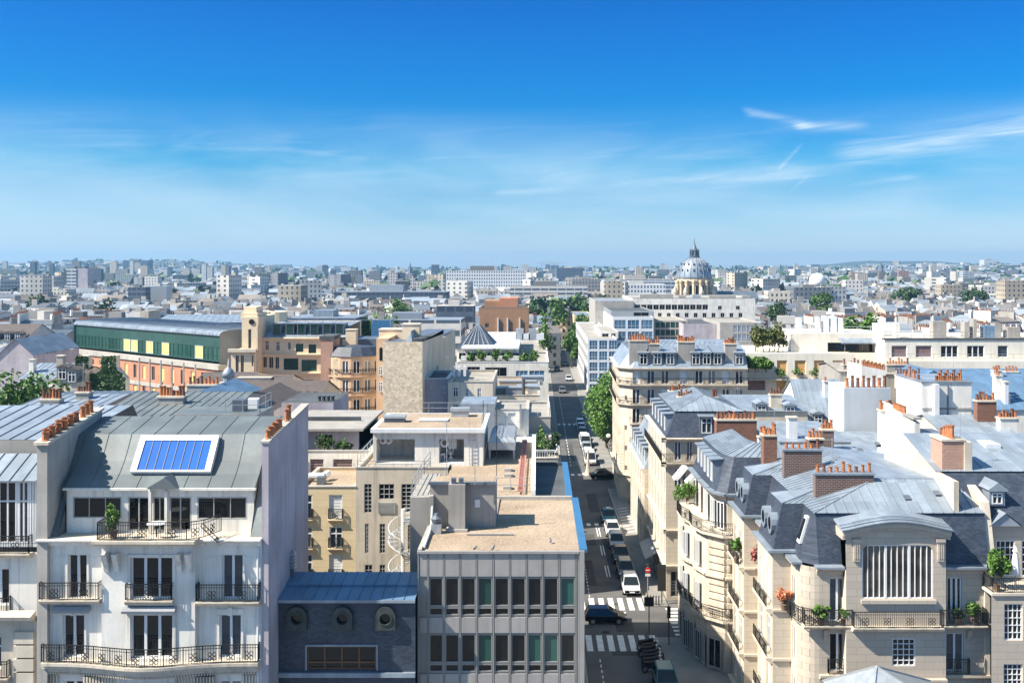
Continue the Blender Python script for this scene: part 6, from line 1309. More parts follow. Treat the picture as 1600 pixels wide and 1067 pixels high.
# ================================================================== ground, road and crossing
def sheet(name, m, x0, x1, y0, y1, z, kind='structure', top=True, h=0):
    b = MB()
    if h: b.box(x0, x1, y0, y1, z-h, z)
    else: b.quad((x0, y0, z), (x1, y0, z), (x1, y1, z), (x0, y1, z))
    return tag(b.build(name, m), kind=kind)
sheet('ground', 'ground', -9000, 9000, -300, 9000, 0)
RL, RR = 3.9, 10.15
sheet('road', 'asphalt', RL, RR, 20, 470, .004)
sheet('cross_road', 'asphalt', -40, 60, 88.6, 96.4, .008); sheet('far_cross_road', 'asphalt', -60, 11, 148, 163, .008)
for y0, y1 in ((20, 88.4), (96.6, 147.8), (163.2, 262)): sheet('pavement', 'pavement', RR+.16, 12.3 if y0 > 90 else 17, y0, y1, .13, h=.12); sheet('kerb', 'kerb', RR, RR+.155, y0, y1, .14, h=.13)
for y0, y1 in ((20, 88.4), (96.6, 147.8), (163.2, 440)): sheet('pavement', 'pavement', .5, RL-.16, y0, y1, .13, h=.12); sheet('kerb', 'kerb', RL-.155, RL, y0, y1, .14, h=.13)
sheet('pavement', 'pavement', RR+.16, 14, 262.2, 440, .13, h=.12)
def marks(name, rects, z=.013):
    b = MB()
    for x0, x1, y0, y1 in rects: b.quad((x0, y0, z), (x1, y0, z), (x1, y1, z), (x0, y1, z))
    return tag(b.build(name, 'mark'), kind='structure')
def gy(py): return CAMH*FPX/(py-VY)
marks('road_markings', [(x, x+.5, gy(953), gy(934)) for x in [4.0+.92*i for i in range(7)]] + [(x, x+.52, gy(1017), gy(992)) for x in [4.15+.92*i for i in range(7)]]
      + [(12.0, 16.5, 89.1+.95*i, 89.6+.95*i) for i in range(8)] + [(4.1+1.0*i, 4.6+1.0*i, 127, 128.2) for i in range(5)] + [(4.1+1.05*i, 4.65+1.05*i, 157.5, 159) for i in range(6)] + [(4.1+1.05*i, 4.65+1.05*i, 208, 210) for i in range(6)]
      + [(5.0, 5.1, 99.5+1.1*i, 100.1+1.1*i) for i in range(24)] + [(5.05, 5.15, 60+1.1*i, 60.6+1.1*i) for i in range(22)] + [(5.3, 5.42, 165+3*i, 166.6+3*i) for i in range(30)]
      + [(7.15, 7.27, 106+8*k, 110+8*k) for k in range(3)] + [(7.45, 7.57, 106+8*k, 110+8*k) for k in range(3)] + [(8.0, 8.1, 165, 168)] + [(11.2+.0*i, 13.4, 118+1.6*i, 118.7+1.6*i) for i in range(0)] + [(4.3, 6.0, 71, 71.35), (4.3, 6.2, 78, 78.2)], .013)
b = MB()
for i in range(9): y = 123+i*1.5; b.quad((10.5, y, .135), (11.9, y+.9, .135), (11.9, y+1.2, .135), (10.5, y+.3, .135))
tag(b.build('pavement_markings', 'mark'), kind='structure')
# ================================================================== cars
def carpaint(n, c): return pbr(n, plain(c), .22, .25)
M['tyre'] = pbr('tyre', plain((.02, .02, .02)), .8); M['rim'] = pbr('wheel_rim', plain((.55, .56, .58)), .3, .8); M['lamp'] = pbr('headlight', plain((.75, .78, .8)), .1); M['tail'] = pbr('tail_light', plain((.35, .01, .01)), .2)
M['carglass'] = pbr('car_glass', plain((.015, .02, .025)), .05)
def car(name, label, x, y, rot, paint, kind='hatch', group=None):
    """length runs along local +x (front)"""
    t = thing(name, label, 'van' if kind == 'van' else 'car', (x, y, 0), group); t.rotation_euler = (0, 0, rot)
    L, Wd, H_ = {'hatch': (4.0, .86, 1.5), 'saloon': (4.5, .88, 1.45), 'van': (4.9, .95, 1.95)}[kind]
    h = L/2; body = MB()
    hood = .86 if kind != 'van' else 1.0
    if kind == 'saloon': low = [(-h, .62, .80), (-h+.08, .84, .34), (-h+.9, .92, .30), (.8, .94, .28), (h-.5, .82, .30), (h-.06, .66, .34), (h, .55, .42)]
    elif kind == 'van': low = [(-h, .9, .4), (-h+.06, 1.1, .34), (.9, 1.08, .3), (h-.75, 1.02, .3), (h-.08, .82, .34), (h, .6, .42)]
    else: low = [(-h, .7, .46), (-h+.07, .92, .34), (.75, .93, .28), (h-.55, .82, .30), (h-.08, .66, .34), (h, .52, .42)]
    secs = []
    for i, (xx, zt_, zb_) in enumerate(low):
        w = Wd*(.86 if i in (0, len(low)-1) else .97 if i in (1, len(low)-2) else 1); secs.append([(xx, -w*.94, zb_), (xx, -w, zb_+.2), (xx, -w, zt_-.12), (xx, -w*.9, zt_), (xx, w*.9, zt_), (xx, w, zt_-.12), (xx, w, zb_+.2), (xx, w*.94, zb_)])
    for p, q in zip(secs, secs[1:]):
        for k in range(8): j = (k+1) % 8; body.quad(p[k], p[j], q[j], q[k])
    body.poly(secs[0][::-1]); body.poly(secs[-1])
    def local(o): o.parent = t; return o
    local(body.build('body', paint))
    zb_ = .90 if kind != 'van' else 1.05
    if kind == 'saloon': cab = [(-h+.75, zb_, .80), (-.95, H_-.02, .62), (.25, H_-.02, .62), (1.15, zb_-.04, .80)]
    elif kind == 'van': cab = [(-h+.04, zb_, .92), (-h+.14, H_-.02, .80), (1.0, H_-.02, .78), (1.9, zb_-.05, .88)]
    else: cab = [(-h+.08, zb_, .80), (-h+.45, H_-.02, .62), (.25, H_-.02, .64), (1.15, zb_-.05, .80)]
    g = MB(); a = cab
    for (x0, z0, w0), (x1, z1, w1) in zip(a, a[1:]): g.quad((x0, -w0, z0), (x1, -w1, z1), (x1, w1, z1), (x0, w0, z0))
    for s in (-1, 1): g.poly([(xx, s*w, z) for xx, z, w in a])
    local(g.build('windows', 'carglass'))
    r = MB(); (xa, za, wa), (xb_, zb2_, wb) = a[1], a[2]
    r.hexa([(xa-.08, -wa-.03, za), (xb_+.06, -wb-.03, za), (xb_+.06, wb+.03, za), (xa-.08, wa+.03, za), (xa, -wa*.9, za+.05), (xb_-.05, -wb*.9, za+.05), (xb_-.05, wb*.9, za+.05), (xa, wa*.9, za+.05)])
    for s in (-1, 1):
        r.bar((a[0][0], s*a[0][2], a[0][1]), (xa, s*wa, za), .045); r.bar((a[3][0], s*a[3][2], a[3][1]), (xb_, s*wb, za), .04); r.bar(((xa+xb_)/2-.1, s*(wa+.17), zb_), ((xa+xb_)/2-.1, s*wa, za), .04)
    local(r.build('roof', paint))
    for sx in (-h+.75, h-.8):
        for s in (-1, 1):
            w = MB(); n = 14
            for k in range(n):
                t0, t1 = 2*PI*k/n, 2*PI*(k+1)/n; P_ = lambda rr, tt, yy: (sx+rr*math.cos(tt), yy, .31+rr*math.sin(tt)); yo, yi = s*(Wd+.015), s*(Wd-.2)
                w.quad(P_(.31, t0, yi), P_(.31, t1, yi), P_(.31, t1, yo), P_(.31, t0, yo)); w.quad(P_(.31, t0, yo), P_(.31, t1, yo), P_(.2, t1, yo), P_(.2, t0, yo))
            wo = local(w.build('wheel', 'tyre')); rm = MB(); rm.poly([P_(.2, 2*PI*k/n, s*(Wd+.018)) for k in range(n)]); ro = rm.build('rim', 'rim'); ro.parent = wo
    for s in (-1, 1):
        local(B((h-.2, h-.02, s*.62-.16, s*.62+.16, .58, .72)).build('headlight', 'lamp')); local(B((-h-.012, -h+.1, s*.66-.12, s*.66+.12, .62, .85)).build('tail_light', 'tail'))
    if 'saloon' != kind or True: local(B((h-.02, h+.015, -.26, .26, .42, .54)).build('number_plate', 'frame'))
    return t
PW, PG, PD, PT, PB, PS = carpaint('white_car_paint', (.72, .73, .74)), carpaint('grey_car_paint', (.16, .17, .18)), carpaint('dark_car_paint', (.03, .035, .04)), carpaint('teal_car_paint', (.03, .16, .20)), carpaint('black_car_paint', (.006, .006, .008)), carpaint('silver_car_paint', (.42, .45, .48))
G1 = 'cars parked along the right kerb of the street'
CX = lambda y: 9.2
car('parked_car', 'white hatchback parked first at the kerb behind the zebra crossing', 9.2, 101.5, -PI/2, PW, 'hatch', G1)
car('parked_car', 'dark grey car parked directly behind the white hatchback', 9.15, 106.8, -PI/2, PG, 'hatch', G1)
car('parked_car', 'black car third in the row behind the white hatchback', 9.1, 112.3, -PI/2, PD, 'saloon', G1)
car('parked_car', 'pale silver car fourth in the row, between a black car and a white one', 9.05, 117.8, -PI/2, PS, 'hatch', G1)
car('parked_car', 'white saloon fifth in the row, just before the dark taxi', 9.0, 123.3, -PI/2, PW, 'saloon', G1)
tx = car('taxi', 'dark taxi with a white roof sign, farthest of the cars before the dashed crossing', 8.95, 129.5, -PI/2, PT, 'saloon', G1)
o = B((-.35, -.1, -.25, .25, 1.5, 1.68)).build('roof_sign', 'frame'); o.parent = tx
car('moving_car', 'black hatchback driving across the sunlit crossing in side view', 6.15, 92.6, 0.0, PB, 'hatch').scale = (.95, .95, .9)
car('turning_car', 'black car turning at the far shaded crossing beside the chamfered house', 10.1, 155.3, .15, PB, 'saloon')
car('parked_car', 'teal car at the bottom edge of the picture behind the parked motorbikes', 9.75, 78.0, -PI/2, PT, 'hatch', G1)
for i in range(8):
    car('parked_car', 'car in the shaded row beyond the far crossing, ' + ['nearest, a white van', 'second, a white hatchback', 'third, a silver car', 'fourth, a white van', 'fifth, a white saloon', 'sixth, a grey car', 'seventh, a silver hatchback', 'last before the tree, a white car'][i], 8.55, 167.5+5.5*i, -PI/2, [PW, PW, PS, PW, PW, PG, PS, PW][i], ['van', 'hatch', 'hatch', 'van', 'saloon', 'hatch', 'hatch', 'hatch'][i], 'cars parked in the shade beyond the far crossing')
for i, (x, y, c) in enumerate(((6.3, 262, PG), (8.8, 290, PW), (6.0, 318, PD), (9.0, 335, PG))): car('distant_car', ['grey car driving far up the shaded street', 'white car standing far up the street near the glass office', 'dark car high up the street in the sunlit stretch', 'grey car farthest up the street by the street trees'][i], x, y, -PI/2, c, 'hatch')
# ================================================================== bicycles by the lower kerb
def motorbike_proto():
    t = thing('motorbike', 'dark motorbike in the row at the lower kerb', 'motorbike', (0, 0, 0), 'motorbikes parked in a row at the lower kerb')
    for x in (-.68, .70):
        w = MB(); n = 16
        for k in range(n): a0, a1 = 2*PI*k/n, 2*PI*(k+1)/n; w.bar((x+.26*math.cos(a0), 0, .31+.26*math.sin(a0)), (x+.26*math.cos(a1), 0, .31+.26*math.sin(a1)), .06, None, 0, 6)
        wo = w.build('wheel', 'tyre', t); r = MB(); [r.bar((x, 0, .31), (x+.24*math.cos(k*PI/3), 0, .31+.24*math.sin(k*PI/3)), .02) for k in range(6)]; r.build('rim', 'steel', wo)
    b = MB(); secs = [(-.85, .10, .62, .80), (-.45, .16, .45, .84), (-.05, .18, .28, .82), (.25, .17, .30, .98), (.5, .10, .62, .95)]
    R8 = [[(x, -w*.6, z0), (x, -w, (z0+z1)/2), (x, -w*.55, z1), (x, w*.55, z1), (x, w, (z0+z1)/2), (x, w*.6, z0)] for x, w, z0, z1 in secs]
    for p, q in zip(R8, R8[1:]):
        for k in range(6): j = (k+1) % 6; b.quad(p[k], p[j], q[j], q[k])
    b.poly(R8[0][::-1]); b.poly(R8[-1]); b.build('body', carpaint('black_bike_paint', (.012, .012, .014)), t)
    f = MB(); f.bar((.70, -.07, .31), (.48, -.07, 1.0), .03); f.bar((.70, .07, .31), (.48, .07, 1.0), .03); f.build('fork', 'steel', t)
    h = MB(); h.path([(.3, -.36, 1.04), (.46, -.12, 1.06), (.46, .12, 1.06), (.3, .36, 1.04)], .02); h.build('handlebar', 'iron', t)
    B((-.82, .12, -.14, .14, .835, .9)).build('seat', 'tyre', t); B((.55, .66, -.09, .09, .84, 1.0)).build('headlight', 'lamp', t); B((-.5, .1, -.24, -.17, .26, .36)).build('exhaust', 'steel', t); return t
bp = motorbike_proto(); bl = ['nearest the teal car', 'second from the teal car', 'third from the teal car', 'in the middle of the row', 'third from the zebra crossing', 'second from the zebra crossing', 'right beside the zebra crossing']
for i in range(7):
    o = bp if i == 0 else copy_tree(bp); o.location = (9.25+RND.uniform(-.15, .15), 81.1+i*.78, .006); o.rotation_euler = (.08, 0, RND.uniform(.1, .4)); o['label'] = 'dark motorbike parked at the lower kerb, ' + bl[i]
M['patch'] = pbr('asphalt_patch', worn((.058, .058, .06), .2, .8, 0), .9); b = MB(); rp = random.Random(3)
for x, y, w, h in ((4.4, 103, 1.6, 9), (6.2, 84.5, 2.4, 1.1), (7.6, 107, .8, 14), (5.2, 70, 1.2, 8), (4.6, 118, 2.2, 5), (6.8, 134, 1.4, 11), (5, 170, 1.2, 16), (7, 90, 1.5, 2.2), (4.3, 96.9, 3.4, .9)): b.quad((x, y, .0105), (x+w, y, .0105), (x+w+rp.uniform(-.1, .1), y+h, .0105), (x+rp.uniform(-.1, .1), y+h, .0105))
tag(b.build('road_patches', 'patch'), kind='structure')
for i, (x, y) in enumerate(((6.0, 89.9), (7.2, 104), (6.4, 75), (5.6, 124))): b = MB(); b.lathe(x, y, [(.36, .012), (.36, .02), (.3, .021)], 16); tag(b.build('manhole_cover', 'iron'), 'round dark iron manhole cover ' + ['in the sunlit crossing', 'beside the second parked car', 'in the shaded road below the lower crossing', 'near the dark taxi'][i], 'manhole cover')
# ================================================================== signs, lights and posts
x, y = 10.5, 97.6; t = thing('no_entry_sign', 'red round no-entry sign with white bar on a post at the crossing', 'sign', (x, y, .13)); b = MB(); b.bar((x, y, .13), (x, y, 3.5), .04, None, 0, 8); b.build('post', 'steel', t)
M['signred'] = pbr('sign_red', plain((.62, .02, .02)), .4); n = 20
b = MB(); b.poly([(x+.27*math.cos(2*PI*k/n), y-.06, 3.2+.27*math.sin(2*PI*k/n)) for k in range(n)]); b.poly([(x+.27*math.cos(-2*PI*k/n), y-.045, 3.2+.27*math.sin(-2*PI*k/n)) for k in range(n)]); d_ = b.build('sign_disc', 'signred', t); B((x-.18, x+.18, y-.075, y-.062, 3.15, 3.25)).build('bar', 'frame', d_); B((x-.25, x+.25, y-.06, y-.045, 2.62, 2.86)).build('plate', 'frame', t)
for nm, lb, x, y, w, z0, z1 in (('info_panel', 'tall dark panel seen from behind at the sunlit pavement corner', 11.8, 97.3, .4, 1.3, 3.8), ('direction_panel', 'square dark board on a post at the lower zebra crossing', 9.75, 89.6, .42, 2.4, 3.2)):
    t = thing(nm, lb, 'sign', (x, y, .13)); b = MB(); b.bar((x, y, .01), (x, y, z0), .05, None, 0, 8); b.build('post', 'iron', t); B((x-w, x+w, y-.05, y+.05, z0+.002, z1)).build('panel', 'tyre', t)
for i, (x, y, lb) in enumerate(((11.1, 86.6, 'black traffic light on the shaded lower pavement corner'), (10.6, 99.0, 'slim black traffic light behind the no-entry sign'))):
    t = thing('traffic_light', lb, 'traffic light', (x, y, .13)); b = MB(); b.bar((x, y, .13), (x, y, 3.3), .05, None, 0, 8); b.build('post', 'iron', t); B((x-.14, x+.14, y-.14, y+.14, 2.4, 3.35)).build('signal_head', 'tyre', t)
for i in range(5): x, y = 10.45+.25*i, 97.1-.1*i; t = thing('bollard', 'dark bollard on the sunlit pavement corner, ' + ['nearest the kerb', 'second from the kerb', 'middle of five', 'fourth from the kerb', 'next to the wall'][i], 'bollard', (x, y, .13), 'bollards at the pavement corner'); b = MB(); b.lathe(x, y, [(.06, .13), (.05, .85), (.07, .9), (.03, 1.0)], 8); b.build('post', 'iron', t)
t = thing('island_post', 'pale stone-coloured post on the round traffic island at the far crossing', 'post', (7.8, 158.5, 0)); b = MB(); b.lathe(7.8, 158.5, [(.9, .01), (.9, .16), (.45, .2), (.28, 1.0), (.2, 2.4), (.12, 3.4)], 14); b.build('shaft', 'stoneplain', t); b = MB(); b.lathe(7.8, 158.5, [(.1, 3.402), (.24, 3.6), (.1, 3.85)], 10); b.build('head', 'stoneplain', t)
x, y = 11.2, 158; t = thing('street_lamp', 'white globe lamp on an arm from the chamfered house by the tree', 'street lamp', (x, y, 6)); b = MB(); b.bar((11.6, 158, 6.2), (10.9, 157.8, 6.4), .05); b.build('bracket', 'iron', t); b = MB(); b.lathe(10.9, 157.8, [(.02, 5.75), (.3, 5.9), (.36, 6.1), (.3, 6.3), (.05, 6.42)], 12); b.build('globe', 'frame', t)
t = thing('shop_awning', 'dark folded shop awning over the shaded pavement of the long stone street front', 'awning', (11.9, 108, 2.8)); b = MB(); b.hexa([(12.3, 104, 3.1), (12.3, 110, 3.1), (10.9, 110, 2.4), (10.9, 104, 2.4), (12.3, 104, 3.2), (12.3, 110, 3.2), (10.9, 110, 2.5), (10.9, 104, 2.5)]); b.build('canvas', 'canvasgrey', t)
# ================================================================== the street further up
tree('street_tree', 'tall bright green tree overhanging the shaded street beside the chamfered house', 'tree', 12.3, 181, 0, 12.4, 3.6, 'leafbright', 9000, .25, .06, 201, None, 30, 8.5)
tree('garden_tree', 'darker tree just behind the bright one in the garden gap before the glass office', 'tree', 12.9, 203, 0, 11, 3.2, 'leaf', 3500, .3, .1, 202, None, 18, 8)
t, f, x0, x1, z = block('glass_office', 'blue glass office block with white edges on the right side of the street', 'office', 918, 964, 529, 262, 80, 'frame', 'greyroof',
    [(921+i*15.3, 934+i*15.3, 532+k*17, 546+k*17, 'blue') for k in range(5) for i in range(3)], par=.4, side=[(2+i*5.2, 5.6+i*5.2, 1.5+3*k, 3.4+3*k, 'dark') for i in range(15) for k in range(4)])
block('white_penthouse', 'white set-back penthouse with dark windows on top of the glass office', 'penthouse', 938, 966, 518, 275, 30, 'white', 'greyroof', [(941, 951, 521, 528, 'dark'), (955, 962, 521, 528, 'dark')], z0=13, par=.3)
block('blue_office', 'taller pale blue glass office block behind the white-edged one', 'office', 957, 1021, 495, 300, 60, 'frame', 'greyroof', [(960+i*21, 978+i*21, 500+k*18, 514+k*18, 'blue') for k in range(5) for i in range(3)], par=.5)
block('teal_office', 'long low glazed office wing just behind the dormer roofs of the chamfered house', 'office', 1021, 1075, 501, 310, 40, 'concrete', 'greyroof', [(1024+i*8, 1031+i*8, 503+k*12, 512+k*12, 'bluegreen') for k in range(3) for i in range(6)], par=.4)
block('grey_shed_hall', 'grey blank hall wall with a dark sloping roof behind the dormers', 'hall', 1068, 1125, 506, 300, 30, 'lavender', 'felt', par=.3)
block('glazed_wing', 'flat-roofed wing with blue-framed glazing at the right of the grey hall', 'office', 1125, 1190, 504, 295, 30, 'concrete', 'greyroof', [(1146+i*7, 1152+i*7, 508+k*14, 519+k*14, 'blue') for k in range(2) for i in range(5)], par=.4)
_ = block('long_white_office', 'long white office block with one strip of dark windows in front of the dome', 'office', 988, 1180, 466, 345, 40, 'white', 'greyroof', [(992+i*9.6, 1000.6+i*9.6, 476, 484, 'dark') for i in range(12)] + [(1122, 1128, 478, 484, 'dark'), (1150, 1156, 478, 484, 'dark')] + [(1000+i*14, 1006+i*14, 489, 496, 'dark') for i in range(12)], par=.5, capm='greyrender')
t, zz = _[0], _[4]
for a, d, py, y in ((1000, 1052, 460, 355), (1060, 1072, 462, 352), (1082, 1095, 461, 358), (1108, 1150, 462, 362), (1160, 1172, 462, 350)): B((PX(a, y), PX(d, y), y, y+6, zz-.5, PZ(py, y))).build('roof_box', ['greyrender', 'steel'][a % 4 // 2], t)
block('white_gable_office', 'pale stepped office end at the left of the long white block', 'office', 930, 990, 470, 340, 40, 'concrete', 'steel', par=.5)
block('blue_stage_office', 'upper glass storey of the pale office beside the street, with a dark roof deck', 'office', 955, 1022, 486, 306, 40, 'steel', 'felt', [(990, 1014, 483+4, 494, 'dark')], z0=10, par=.4)
t, f, x0, x1, z = block('street_end_house', 'cream apartment house with dark windows closing the view at the end of the street', 'house', 852, 897, 497, 440, 16, 'cream', 'zinc', [(855+i*8, 859+i*8, 503+k*11, 509+k*11, 'dark') for k in range(5) for i in range(5)], par=0)
mansard(t, x0, x1, 440, 456, z+.02, 1.6, z+3.2, z+4.2, 'zincdark')
for i in range(4): B((x0+1+i*2.8, x0+2+i*2.8, 441, 443, z+2, z+5)).build('chimney', 'greyrender', t)
block('beige_side_house', 'beige house with a blank side wall on the right of the street end', 'house', 897, 925, 493, 420, 40, 'yellow', 'zinc', par=.3)
block('grey_flank_house', 'narrow grey house on the left of the upper street', 'house', 822, 852, 506, 330, 60, 'greyrender', 'zinc', [(828, 833, 512, 520, 'dark'), (838, 843, 512, 520, 'dark'), (828, 833, 528, 536, 'dark')], par=.3)
for i, (px, py, Y, r, hh) in enumerate(((856, 512, 330, 2.8, 11.5), (898, 507, 350, 3.2, 12.5), (906, 503, 375, 3.6, 13.5), (914, 498, 400, 4, 14.5), (893, 520, 325, 2.8, 11))):
    tree('street_tree', ['slim dark tree on the left pavement of the upper street', 'leafy street tree above the sunlit parked cars on the right', 'street tree in the middle of the right-hand avenue row', 'tallest street tree at the top of the avenue row', 'low street tree nearest in the avenue row'][i], 'tree', PX(px, Y), Y, 0, hh, r, ['leafdark', 'leaf', 'leaf', 'leaf', 'leaf'][i], 1300, .5, .25, 210+i, 'street trees up the avenue' if i else None)
# ================================================================== packed roofs in the middle distance, right
def roofhouse(label, px0, px1, Y, dep, pe, pr, wall='white', top='zinc', axis='x', k=.6, name='zinc_roof_house', chim=(), dorm=(), gap=.7, z0=0, group=None, dstyle='casement', yr=None):
    """house with its eave and ridge heights measured on the photo"""
    x0, x1, ze, zr = PX(px0, Y), PX(px1, Y), PZ(pe, Y), PZ(pr, Y+dep*k)
    t = thing(name, label, 'house', ((x0+x1)/2, Y, 0), group)
    b = MB()
    for p, q in (((x0, Y), (x1, Y)), ((x1, Y), (x1, Y+dep)), ((x1, Y+dep), (x0, Y+dep)), ((x0, Y+dep), (x0, Y))): b.quad((*p, z0), (*q, z0), (*q, ze), (*p, ze))
    b.build('wall', wall, t)
    gable(t, x0, x1, Y, Y+dep, ze, zr, axis, top, gap, wall, k)
    f = Fac(0, Y, 1, 0)
    for d in dorm: dormer(t, f, PX(d[0], Y)-.6, PZ(d[1], Y), 1.25, 1.6, 2.2, top, 'zincdark', dstyle, .25, d[2] if len(d) > 2 else -.6)
    for c in chim:
        a, d, pt, yy, n, m, kd = c; chimney(t, PX(a, yy), PX(d, yy), yy, yy+.9, min(ze, PZ(pt, yy)-1.5), PZ(pt, yy), m, n, kd, 'stoneplain', 1.15)
    return t
roofhouse('long pale zinc roof with two small dormers just behind the slate mansard house', 1118, 1262, 112, 14, 642, 617, 'stoneplain', chim=((1204, 1222, 618, 113.5, 4, 'stoneplain', 'potdark'),), dorm=((1190, 655, -.05), (1235, 657, -.05)))
roofhouse('steep seamed zinc roof with two front dormers below the orange blinds', 1254, 1330, 119, 14, 664, 592, 'white', k=.38, chim=((1288, 1294, 597, 122, 1, 'frame', 'pot'),), dorm=((1277, 668, .3), (1313, 668, .3)))
roofhouse('low zinc roof with a white square chimney in the hollow behind the brick stack', 1165, 1330, 97, 13, 690, 664, 'white', chim=((1232, 1246, 654, 98.5, 0, 'frame', 'pot'),), k=.7)
roofhouse('flat pale zinc roof with small skylights just behind the wide stone house', 1240, 1440, 83, 13, 752, 694, 'stoneplain', k=.95, chim=((1285, 1303, 673, 93, 4, 'brickdark', 'pot'),), gap=1.0)
roofhouse('light zinc roof sheltering under the tall pale screen wall', 1290, 1410, 99, 10, 700, 676, 'white', k=.8)
t = thing('screen_wall_house', 'tall pale blank screen wall topped by a row of terracotta pots', 'house', (PX(1355, 110), 110, 0)); b = B((PX(1319, 110), PX(1392, 110), 110, 116, 0, PZ(606, 110))); b.build('wall', 'palesheet', t)
for i in range(8): place('chimney_pot', pot_mesh('potdark' if i % 3 else 'pot'), t, (PX(1324+i*8.4, 110.4), 110.5, PZ(606, 110)), i, (1.5, 1.5, 1.7+.4*(i % 2)))
t = thing('white_stack_house', 'big white chimney block with a sunlit left face and shaded grey front', 'house', (PX(1480, 100), 100, 0))
B((PX(1440, 100), PX(1518, 100), 100, 107, 0, PZ(598, 100))).build('wall', 'white', t); B((PX(1459, 99.6), PX(1466, 99.6), 99.3, 99.995, 8, PZ(600, 99.6))).build('pilaster', 'frame', t); B((PX(1439, 100), PX(1519, 100), 99.9, 107.1, PZ(598, 100)+.003, PZ(598, 100)+.15)).build('coping', 'zinc', t)
for i in range(16): place('chimney_pot', pot_mesh('pot' if i % 4 else 'potdark'), t, ((PX(1463+i*3.4, 100.5), 100.5, PZ(598, 100)+.15) if i < 12 else (PX(1441, 100.5), 101.5+(i-12)*1.2, PZ(598, 100)+.15)), i, (1.2, 1.2, .8+.5*(i % 3)))
b = MB(); [b.bar((PX(px, 99.8), 99.9, 9), (PX(px, 99.8), 99.9, PZ(602, 100)), .07, None, 0, 6) for px in (1482,)]; b.build('drainpipe', 'zincdark', t); B((PX(1441, 100), PX(1517, 100), 99.93, 99.998, PZ(640, 100), PZ(637, 100))).build('string_course', 'greyrender', t)
t = thing('white_wall_house', 'white flank wall with leaning chimney pillars and a beige end with two windows', 'house', (PX(1455, 85), 85, 0))
ws = [wp(85, 1456, 1471, 715, 729, 'dark'), wp(85, 1456, 1471, 733, 742, 'dark')]; b = MB(); f = Fac(0, 85, 1, 0); xa, xb = PX(1437, 85), PX(1476, 85); wall_holes(b, f, xa, xb, 0, PZ(682, 85), ws, .15); b.box(xa+.02, xb, 85.4, 92, 0, PZ(682, 85)-.05); b.quad((xb, 85, 0), (xb, 92, 0), (xb, 92, PZ(682, 85)), (xb, 85, PZ(682, 85))); b.build('wall', 'cream', t)
for w in ws: add_window(t, f, *w[:5], .15)
b = MB(); z = PZ(660, 85); b.hexa([(xa-.5, 84.9, 8), (xa-.01, 84.9, 8), (xa-.01, 93, 8), (xa-.5, 93, 8), (xa-.5, 84.9, z), (xa-.01, 84.9, z), (xa-.01, 93, z+.7), (xa-.5, 93, z+.7)]); b.build('flank_wall', 'white', t)
B((xa-.6, xa+.1, 84.8, 87.5, z+.25, z+.42)).build('coping', 'greyrender', t); B((xa, xb+.1, 84.8, 88, PZ(682, 85)+.003, PZ(682, 85)+.2)).build('roof', 'zincdark', t)
for i in range(7): place('chimney_pot', pot_mesh('pot'), t, (xa-.25, 87.8+i*.42, z+.4), i, (1.2, 1.2, .95))
chimney(t, PX(1377, 92), PX(1395, 92), 92, 93, 8, PZ(643, 92), 'white', 5, 'pot', 'stoneplain', 1.2)
roofhouse('blue-shaded zinc roof behind the white chimney block, near the right edge', 1475, 1640, 112, 14, 640, 590, 'white', 'zincblue', chim=((1556, 1566, 588, 114, 2, 'white', 'pot'), (1570, 1576, 598, 113, 0, 'frame', 'pot')), k=.5)
roofhouse('second blue zinc roof just below the white terrace apartments at right', 1430, 1640, 130, 12, 592, 576, 'white', 'zincblue', k=.5, chim=((1553, 1565, 580, 131, 3, 'white', 'pot'), (1572, 1592, 582, 133, 4, 'white', 'pot')))
roofhouse('greyish zinc roof rising behind the pale brick stack', 1490, 1600, 92, 14, 690, 648, 'stoneplain', 'zinc', k=.5, chim=((1527, 1557, 628, 97, 6, 'brick', 'pot'), (1563, 1592, 655, 95, 6, 'white', 'pot')))
t = thing('pot_wall', 'white party wall with a slanting row of orange pots below the white apartments', 'house', (PX(1365, 128), 128, 0)); b = MB(); b.hexa([(PX(1346, 128), 128, 0), (PX(1384, 128), 128, 0), (PX(1384, 128), 134, 0), (PX(1346, 128), 134, 0), (PX(1346, 128), 128, PZ(571, 128)), (PX(1384, 128), 128, PZ(579, 128)), (PX(1384, 128), 134, PZ(579, 128)), (PX(1346, 128), 134, PZ(571, 128))]); b.build('wall', 'white', t)
for i in range(12): place('chimney_pot', pot_mesh('pot'), t, (PX(1348+i*3, 128.4), 128.5, PZ(571.5+i*.65, 128)), i, (1.3, 1.3, 1.0+.3*(i % 2)))
roofhouse('broad stone-walled roof with a battered grey parapet left of the slanting orange pots', 1312, 1350, 134, 10, 580, 566, 'greyrender', 'greyroof', chim=((1318, 1345, 571, 135, 5, 'greyrender', 'potdark'),))
roofhouse('small grey roof with scattered orange pots right of the slanting row', 1384, 1440, 136, 10, 584, 573, 'greyrender', 'greyroof', chim=((1386, 1422, 571, 137, 8, 'greyrender', 'pot'),))
roofhouse('low blue domed zinc roof in front of the first brown-orange shutter', 1438, 1478, 127, 8, 592, 574, 'white', 'zincblue', axis='y', k=.5, chim=((1402, 1440, 588, 127, 8, 'white', 'potdark'),))
